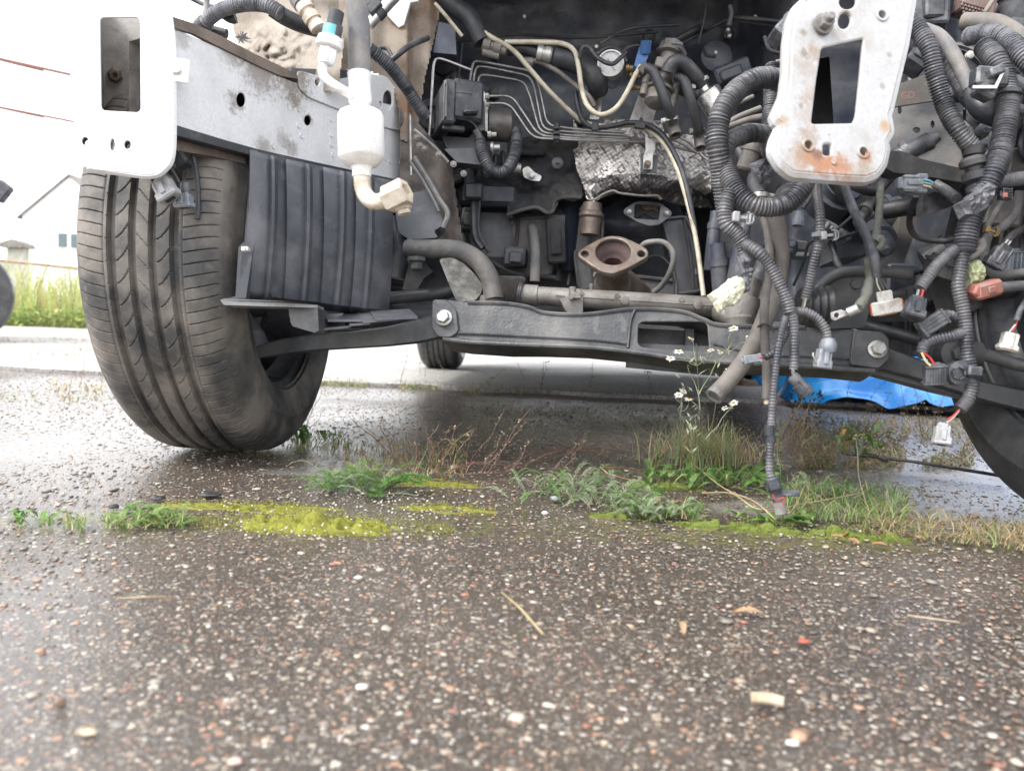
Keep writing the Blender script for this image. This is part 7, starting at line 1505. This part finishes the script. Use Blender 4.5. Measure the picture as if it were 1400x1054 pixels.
for i in range(70):
    t = U(0, 1); x = 945 + U(-25, 60) * t; y = 620 - 140 * t; leaflet(b, P(x, y, d0 + U(-.02, .02)), (rd() + AZ * .7).normalized(), U(.008, .018), .003, 0)
b.obj('stem', 'sage_pale', dz, sharp=0)
for k, (x, y) in enumerate(heads):
    c = P(x, y, d0 + U(-.02, .02)); n_ = (AZ * U(.5, 1) + BACK * U(.1, .7) + RIGHT * U(-.5, .5)).normalized(); X_ = n_.orthogonal().normalized(); Y_ = n_.cross(X_); b = MB(); R_ = .0060 if k < 9 else .0045
    for i in range(13):
        a = i / 13 * 6.283; dv = X_ * math.cos(a) + Y_ * math.sin(a) + n_ * U(-.15, .3); leaflet(b, c + dv * .001, dv.normalized(), R_ * U(.9, 1.1), .0024, 0, n_)
    fl = b.obj('flower_head', 'petal', dz, sharp=0); b = MB(); b.lathe(c, n_, [(-.001, .0016), (.0005, .0022), (.0014, .0016), (.0019, .0006)], 8); b.obj('flower_disc', 'disc_yellow', fl)
b = MB()
for i in range(620):
    p = G(962 + r_.gauss(0, 30), 630 + r_.gauss(0, 7)); blade(b, p, rd(), U(.04, .10), .0019, U(.2, 1.0), r_.choice([0, 1, 1, 2]))
for i in range(70): blade(b, G(U(935, 1040), U(615, 640)), rd(), U(.02, .05), .0015, U(.5, 1.6), 1)
put(b, 'grass_tuft', ['grass_green', 'dry_straw', 'silver_leaf'], 'dry and green grass tuft round the foot of the daisies', 'grass clump')
b = MB()
for i in range(46): broad(b, gr(880, 1060, 636, 668), rd(), U(.014, .028), U(.006, .012), U(.2, .8), r_.choice([0, 0, 1]), .2)
for i in range(3): broad(b, gr(960, 985, 625, 635), rd(), .045, .018, .5, 2, .1)
for i in range(9): broad(b, gr(900, 1150, 650, 690), rd(), .016, .012, .1, 3, .1)
put(b, 'broadleaf_weed', ['leaf_green', 'grass_green', 'autumn_leaf', 'dead_leaf'], 'broad green leaves with a few yellow ones below the daisies', 'weed', kind='stuff')
b = MB()
for pts in (((1060, 715), (1030, 706), (985, 680), (930, 630), (905, 622)), ((820, 655), (850, 652), (880, 648), (905, 635)), ((820, 655), (835, 668), (880, 665)), ((960, 678), (1000, 695), (1040, 708), (1110, 700), (1180, 692)), ((1080, 718), (1092, 700), (1100, 680)), ((1050, 700), (1062, 716), (1078, 722), (1090, 708)), ((1185, 620), (1170, 640), (1120, 690), (1100, 712))):
    q = [G(x, y) + AZ * U(.004, .02) for x, y in pts]; b.sweep(catmull(q, 8), .0011, 5, False, r_.choice([0, 1]))
put(b, 'dry_twig', ['dry_straw', 'red_stem'], 'bent dry stems lying across the concrete patch under the hanging plug', 'twig')
b = MB(); c = G(1062, 712)
for i in range(26): broad(b, c + Vector((U(-.05, .045), U(-.012, .012), 0)), rd(), U(.018, .034), .009, U(.05, .4), 0 if i % 3 else 1, .35)
put(b, 'dandelion', ['leaf_green', 'grass_green'], 'toothed green leaves directly under the lowest hanging plug', 'weed')
# --- right hand side
b = MB()
for i in range(4200):
    t = U(0, 1); x = 1128 + r_.gauss(0, 36); y = U(560, 636); g = G(x, max(600, y + 10)); g.z = U(0, .055 * (1 - abs(x - 1130) / 150)) if abs(x - 1130) < 150 else 0; leaflet(b, g, (rd() + AZ * U(-.1, .8)).normalized(), U(.006, .014), .0022, r_.choice([0, 0, 0, 1, 2]))
for i in range(60): g = G(1130 + r_.gauss(0, 40), U(605, 640)); stem(b, g, g + rd() * .03 + AZ * U(.03, .09), .0006, 0, 3, 3)
put(b, 'dark_bushlet', ['dark_bush', 'silver_leaf', 'dry_brown', 'dry_brown'], 'low dark grey green bush in the shade under the right side of the car', 'bush')
b = MB(); c = G(1175, 628)
for i in range(34): p = c + Vector((U(-.035, .035), U(-.02, .02), U(0, .05))); broad(b, p, rd(), U(.018, .034), .010, U(-.2, .8), 0 if i % 4 else 1, .05)
for i in range(8): stem(b, c + rd() * .01, c + rd() * .03 + AZ * .07, .0008)
put(b, 'leafy_weed', ['leaf_green', 'autumn_leaf'], 'upright leafy weed with glossy green leaves right of the hanging looms', 'weed')
b = MB(); c = G(1066, 660)
for i in range(60): t = U(0, 1); p = P(1062 + U(-4, 12), 652 - 75 * t, c.y); leaflet(b, p, (rd() + AZ * .6).normalized(), U(.008, .016), .006, 0)
stem(b, c, P(1062, 570, c.y), .001); put(b, 'pale_weed', ['sage_pale'], 'pale sage coloured weed directly behind the longest hanging loom', 'weed')
b = MB(); q = G(1187, 700); d1 = q.y; stem(b, q, P(1170, 600, d1), .0011, 0, 0, 5); 
for i in range(60): leaflet(b, P(1170, 598, d1), (rd() + AZ * U(-.6, 1.4)).normalized(), .005, .0018, 1)
put(b, 'seed_head', ['sage_pale', 'seed_pale'], 'single upright stalk with round pale seed head', 'weed')
b = MB()
for i in range(900):
    x = U(1070, 1240); y = U(668, 712) + (x - 1070) * .03; blade(b, G(x, y), rd(), U(.012, .045), .0015, U(.4, 1.4), r_.choice([0, 0, 1, 2, 3]))
put(b, 'grass_patch', ['grass_green', 'dry_straw', 'silver_leaf', 'leaf_green'], 'mixed green and dry grass patch behind the concrete patch on the right', 'grass clump', kind='stuff')
b = MB()
for i in range(900):
    x = U(1170, 1480); y = 712 + (x - 1170) * .11 + U(-16, 16); dv = rd(); blade(b, G(x, y), dv, U(.01, .04), .0015, U(.9, 2.2), r_.choice([0, 0, 0, 1, 2]))
for i in range(12): broad(b, gr(1150, 1400, 715, 745), rd(), .016, .010, .1, 3, .1)
put(b, 'dry_grass', ['dry_straw', 'grass_green', 'dry_brown', 'dead_leaf'], 'matted dry straw coloured grass at the right edge in front of the right wheel', 'grass clump', kind='stuff')
b = MB()
for i in range(3400):
    x = U(1090, 1330); y = U(572, 640)
    if nz(x, y, 0, .03) < -.12: continue
    g = G(x, y); blade(b, g, rd(), U(.008, .030), .0038, U(.9, 2.0), r_.choice([0, 0, 0, 2, 1, 3]), 3)
put(b, 'dry_turf', ['dry_straw', 'grass_green', 'seed_pale', 'dry_brown'], 'yellow dry turf in front of the blue tarpaulin', 'grass clump', kind='stuff')
b = MB()
for i in range(14):
    p = G(U(1150, 1290), U(575, 600)); tip = p + AZ * U(.05, .13) + rd() * .04; pts = stem(b, p, tip, .0009, 0, 0, 3)
    for q in range(16): leaflet(b, r_.choice(pts[2:]) + rd() * .006, (rd() + AZ).normalized(), .007, .003, 1)
put(b, 'seeding_weed', ['dry_brown', 'seed_pale'], 'thin weeds with pale seeds standing before the tarpaulin', 'weed', kind='stuff')
# dark twiggy weeds right of the daisies
b = MB()
for i in range(22):
    p = G(U(1040, 1110), U(600, 625)); stem(b, p, P(U(1050, 1130), U(525, 580), p.y), .0009, 0, 0, 3)
for i in range(160): leaflet(b, P(U(1080, 1125), U(535, 590), 1.75), (rd() + AZ).normalized(), .012, .006, 1)
put(b, 'twiggy_weed', ['dry_brown', 'dark_bush'], 'dark twiggy weed stems behind the round hanging plug', 'weed', kind='stuff')
# --- joint weeds
b = MB()
for i in range(2200):
    x = U(430, 720)
    if nz(x, 5, 0, .03) < -.08: continue
    y = 523 + (x - 430) * .042 + r_.gauss(0, 2.2); blade(b, G(x, y), rd(), U(.01, .045), .003, U(.6, 1.8), r_.choice([0, 0, 1, 2, 3]), 3)
for i in range(700):
    x = U(720, 1010); y = 533 + (x - 720) * .042 + r_.gauss(0, 2.0); blade(b, G(x, y), rd(), U(.01, .035), .0025, U(.6, 1.6), r_.choice([0, 1, 3]), 3)
put(b, 'joint_grass', ['grass_green', 'dry_straw', 'seed_pale', 'dark_bush'], 'dry grass growing along the slab joint', 'grass', kind='stuff')
LB = ['tall thin weed stalk left of the crossmember opening', 'leaning weed stalk close behind the tall thin one', 'weed stalk below the left end of the crossmember opening', 'small weed stalk in front of the left rear tyre', 'long bent weed stalk in the middle under the crossmember', 'short weed stalk just left of the rear tyre', 'weed stalk left of the white daisies', 'arching weed stalk right of the rear tyre', 'thin stalk before the left edge of the rear tyre', 'thin stalk before the right edge of the rear tyre']
for k, (x0, y0, x1, y1) in enumerate(((735, 555, 745, 482), (740, 540, 748, 485), (805, 535, 812, 486), (545, 530, 555, 488), (720, 530, 700, 470), (580, 520, 583, 478), (900, 550, 880, 500), (650, 535, 690, 505), (575, 515, 573, 470), (610, 515, 600, 492))):
    b = MB(); p = G(x0, y0); pts = stem(b, p, P(x1, y1, p.y), .0012, 0, 0, 4)
    for q in range(14): leaflet(b, r_.choice(pts[2:]) + rd() * .008, (rd() + AZ * U(0, 1)).normalized(), .012, .005, r_.choice([0, 1]))
    put(b, 'thin_weed', ['dry_brown', 'dark_bush'], LB[k], 'weed', group='thin weed stalks under the car')
# sparse weeds on the pale concrete at far left
b = MB()
for (cx, cy, n, sx) in ((100, 468, 90, .12), (110, 490, 60, .1), (75, 545, 60, .18), (150, 535, 70, .12), (25, 470, 80, .2), (120, 483, 40, .08)):
    c = G(cx, cy)
    for i in range(n): blade(b, c + Vector((r_.gauss(0, sx), r_.gauss(0, sx * .5), 0)), rd(), U(.02, .07) * min(1.6, c.y / 3), .005, U(.5, 1.6), r_.choice([0, 1, 1, 2]), 3)
for (x0, y0, x1, y1) in ((108, 530, 118, 488), (92, 540, 98, 515), (140, 540, 138, 505), (40, 500, 44, 465)): p = G(x0, y0); stem(b, p, P(x1, y1, p.y), .0012, 0, 1)
put(b, 'sparse_weeds', ['grass_green', 'dry_straw', 'seed_pale'], 'sparse weeds on the pale concrete at left', 'weed', kind='stuff')
# --- far verge
b = MB()
for i in range(15000):
    y = 12.3 + 7 * U(0, 1) ** 1.3; x = U(-.95, .75) * y; h = U(.5, 1.75) * (1.15 if x < 0 else .8); blade(b, (x, y, 0), rd(), h * (.55 + .45 * U(0, 1)), .022, U(.1, .7), r_.choice([0, 0, 0, 1, 2]), 3)
put(b, 'tall_grass', ['verge_green', 'dry_straw', 'grass_green'], 'tall sunlit grass verge beyond the yard', 'grass', kind='stuff')
b = MB()
for i in range(9000):
    x = U(-11, 9); p = Vector((x, 11.8 + U(-.25, .6), U(0, .28 + .14 * nz(x, 0, 0, 1.3)))); broad(b, p, rd(), U(.06, .14), .06, U(-.2, .5), r_.choice([0, 0, 1]), 0, 3)
put(b, 'verge_weeds', ['grass_green', 'verge_green'], 'low leafy weeds along the front of the grass verge', 'weed', kind='stuff')
# --- litter and loose stones
def stone(px, py, r, m, label, cat='stone', flat=.6, seed=0, name='stone'):
    c = G(px, py); d = c.y; R_ = PX(r, d); b = MB(); v = []; f = []; nu, nv = 14, 9
    for j in range(nv + 1):
        for i in range(nu):
            th = math.pi * j / nv; ph = 2 * math.pi * i / nu; q = Vector((math.sin(th) * math.cos(ph), math.sin(th) * math.sin(ph), math.cos(th)))
            k = 1 + .45 * noise.noise(q * 1.7 + Vector((seed, 0, 0))); v.append(c + Vector((q.x * R_ * k, q.y * R_ * k * .8, q.z * R_ * k * flat + R_ * flat * .4)))
    f = [(j * nu + i, (j + 1) * nu + i, (j + 1) * nu + (i + 1) % nu, j * nu + (i + 1) % nu) for j in range(nv) for i in range(nu)]
    mkmesh(name, v, f, m, None, None, 0, tag=dict(label=label, cat=cat))
M['st_w'] = mat('pale_stone', (.60, .57, .53), .5, dirt=(.45, .4, .35), amt=.4, scale=90, bump=.4); M['st_b'] = mat('brown_rock', (.24, .16, .11), .8, dirt=(.14, .1, .07), amt=.5, scale=30, bump=.8); M['st_k'] = mat('black_fragment', (.03, .03, .03), .5, dirt=(.08, .08, .08), amt=.4, scale=60, bump=.6); M['st_r'] = mat('brick_red_stone', (.34, .08, .05), .6, dirt=(.25, .1, .07), amt=.3, scale=90)
stone(228, 609, 5, 'st_w', 'small white stone touching the left front tyre', seed=1); stone(1022, 532, 15, 'st_b', 'brown rock beside the right rear tyre', flat=.7, seed=2); stone(155, 693, 8, 'st_k', 'black rubber fragment near the left grass strip', 'fragment', .35, 3, 'fragment'); stone(287, 677, 14, 'st_k', 'flat black fragment behind the moss', 'fragment', .2, 4, 'fragment')
stone(216, 682, 9, 'st_k', 'smaller dark chip between the left fragments', 'fragment', .3, 5, 'fragment'); stone(620, 640, 6, 'st_w', 'white pebble beside the reddish stems', seed=6); stone(758, 683, 6, mat('grey_blue_stone', (.3, .31, .33), .5), 'grey stone left of the silver plants', seed=7); stone(745, 702, 4.5, 'st_w', 'round white pebble left of the silver plants', seed=8)
stone(1100, 877, 9, 'st_r', 'brick red stone chip in the right foreground', flat=.3, seed=9); stone(1083, 1016, 9, 'st_w', 'bright oval pebble at the bottom right of centre', flat=.4, seed=10); stone(490, 790, 6, 'st_w', 'white oval pebble left of centre', flat=.4, seed=11); stone(82, 962, 9, 'st_b', 'brown knobbly stone at the lower left', flat=.7, seed=12); stone(121, 1002, 11, mat('tan_stone', (.5, .4, .27), .5, dirt=(.4, .3, .2), amt=.4, scale=60), 'long tan pebble at the bottom left', flat=.35, seed=13); stone(495, 940, 9, 'st_w', 'white pebble in the lower middle left', flat=.4, seed=14); stone(320, 1042, 10, mat('pinkish_stone', (.5, .36, .3), .5), 'pinkish pebble at the bottom edge', flat=.4, seed=15)
b = MB(); p, q = G(686, 816) + AZ * .004, G(742, 872) + AZ * .003; b.sweep([p, p.lerp(q, .5) + AZ * .002, q], .0011, 5); put(b, 'straw', ['dry_straw'], 'single dry straw lying on the asphalt in the centre foreground', 'straw')
b = MB(); p, q = G(1026, 962) + AZ * .004, G(1070, 968) + AZ * .004; b.tube([p, p.lerp(q, .5) + AZ * .001, q], .0034, 10, flat=.7); b.obj('broken_stick', 'seed_pale', None, None, tag=dict(label='short thick pale broken stick in the right foreground', cat='stick'))
b = MB(); broad(b, G(1004, 836), Vector((1, -.3, 0)).normalized(), .022, .010, .12, 0, .12); put(b, 'dead_leaf', ['dead_leaf'], 'small dry tan leaf right of the centre foreground', 'leaf')
b = MB(); broad(b, G(935, 866), Vector((0.1, 1, 0)).normalized(), .018, .005, .2, 0, .05); put(b, 'dead_leaf', ['dead_leaf'], 'narrow brown leaf standing on edge in the centre foreground', 'leaf')
b = MB(); p, q = G(160, 823) + AZ * .003, G(228, 820) + AZ * .003; b.sweep([p, q], .0007, 5); put(b, 'straw', ['dry_straw'], 'thin pale straw at the left foreground', 'straw')
b = MB(); p, q = G(1240, 846) + AZ * .003, G(1312, 856) + AZ * .003; b.sweep([p, q], .0009, 5); put(b, 'straw', ['seed_pale'], 'pale straw beside the wet sheen at the right foreground', 'straw')
b = MB(); p, q = G(1150, 628) + AZ * .012, G(1375, 660) + AZ * .010; b.sweep([p, p.lerp(q, .5) + AZ * .003, q], .0028, 8); p2, q2 = G(1180, 628) + AZ * .014, G(1212, 640) + AZ * .012; b.sweep([p2, q2], .003, 8); b.obj('black_rod', 'rubber', None, None, tag=dict(label='thin black rod lying on the ground by the right wheel', cat='rod'))

# grit caught in the moss
b = MB()
for i in range(260):
    p = G(U(300, 640), U(672, 738)); r0_ = U(.0006, .0018); b.lathe(p + AZ * U(.0, .006), (rd() * .5 + AZ).normalized(), [(-r0_ * .5, r0_ * .5), (0, r0_), (r0_ * .5, r0_ * .4)], 5, r_.choice([0, 0, 1]))
b.obj('grit', ['st_w', 'seed_pale'], None, None, 0, tag=dict(label='pale grit lying in the moss', kind='stuff'))
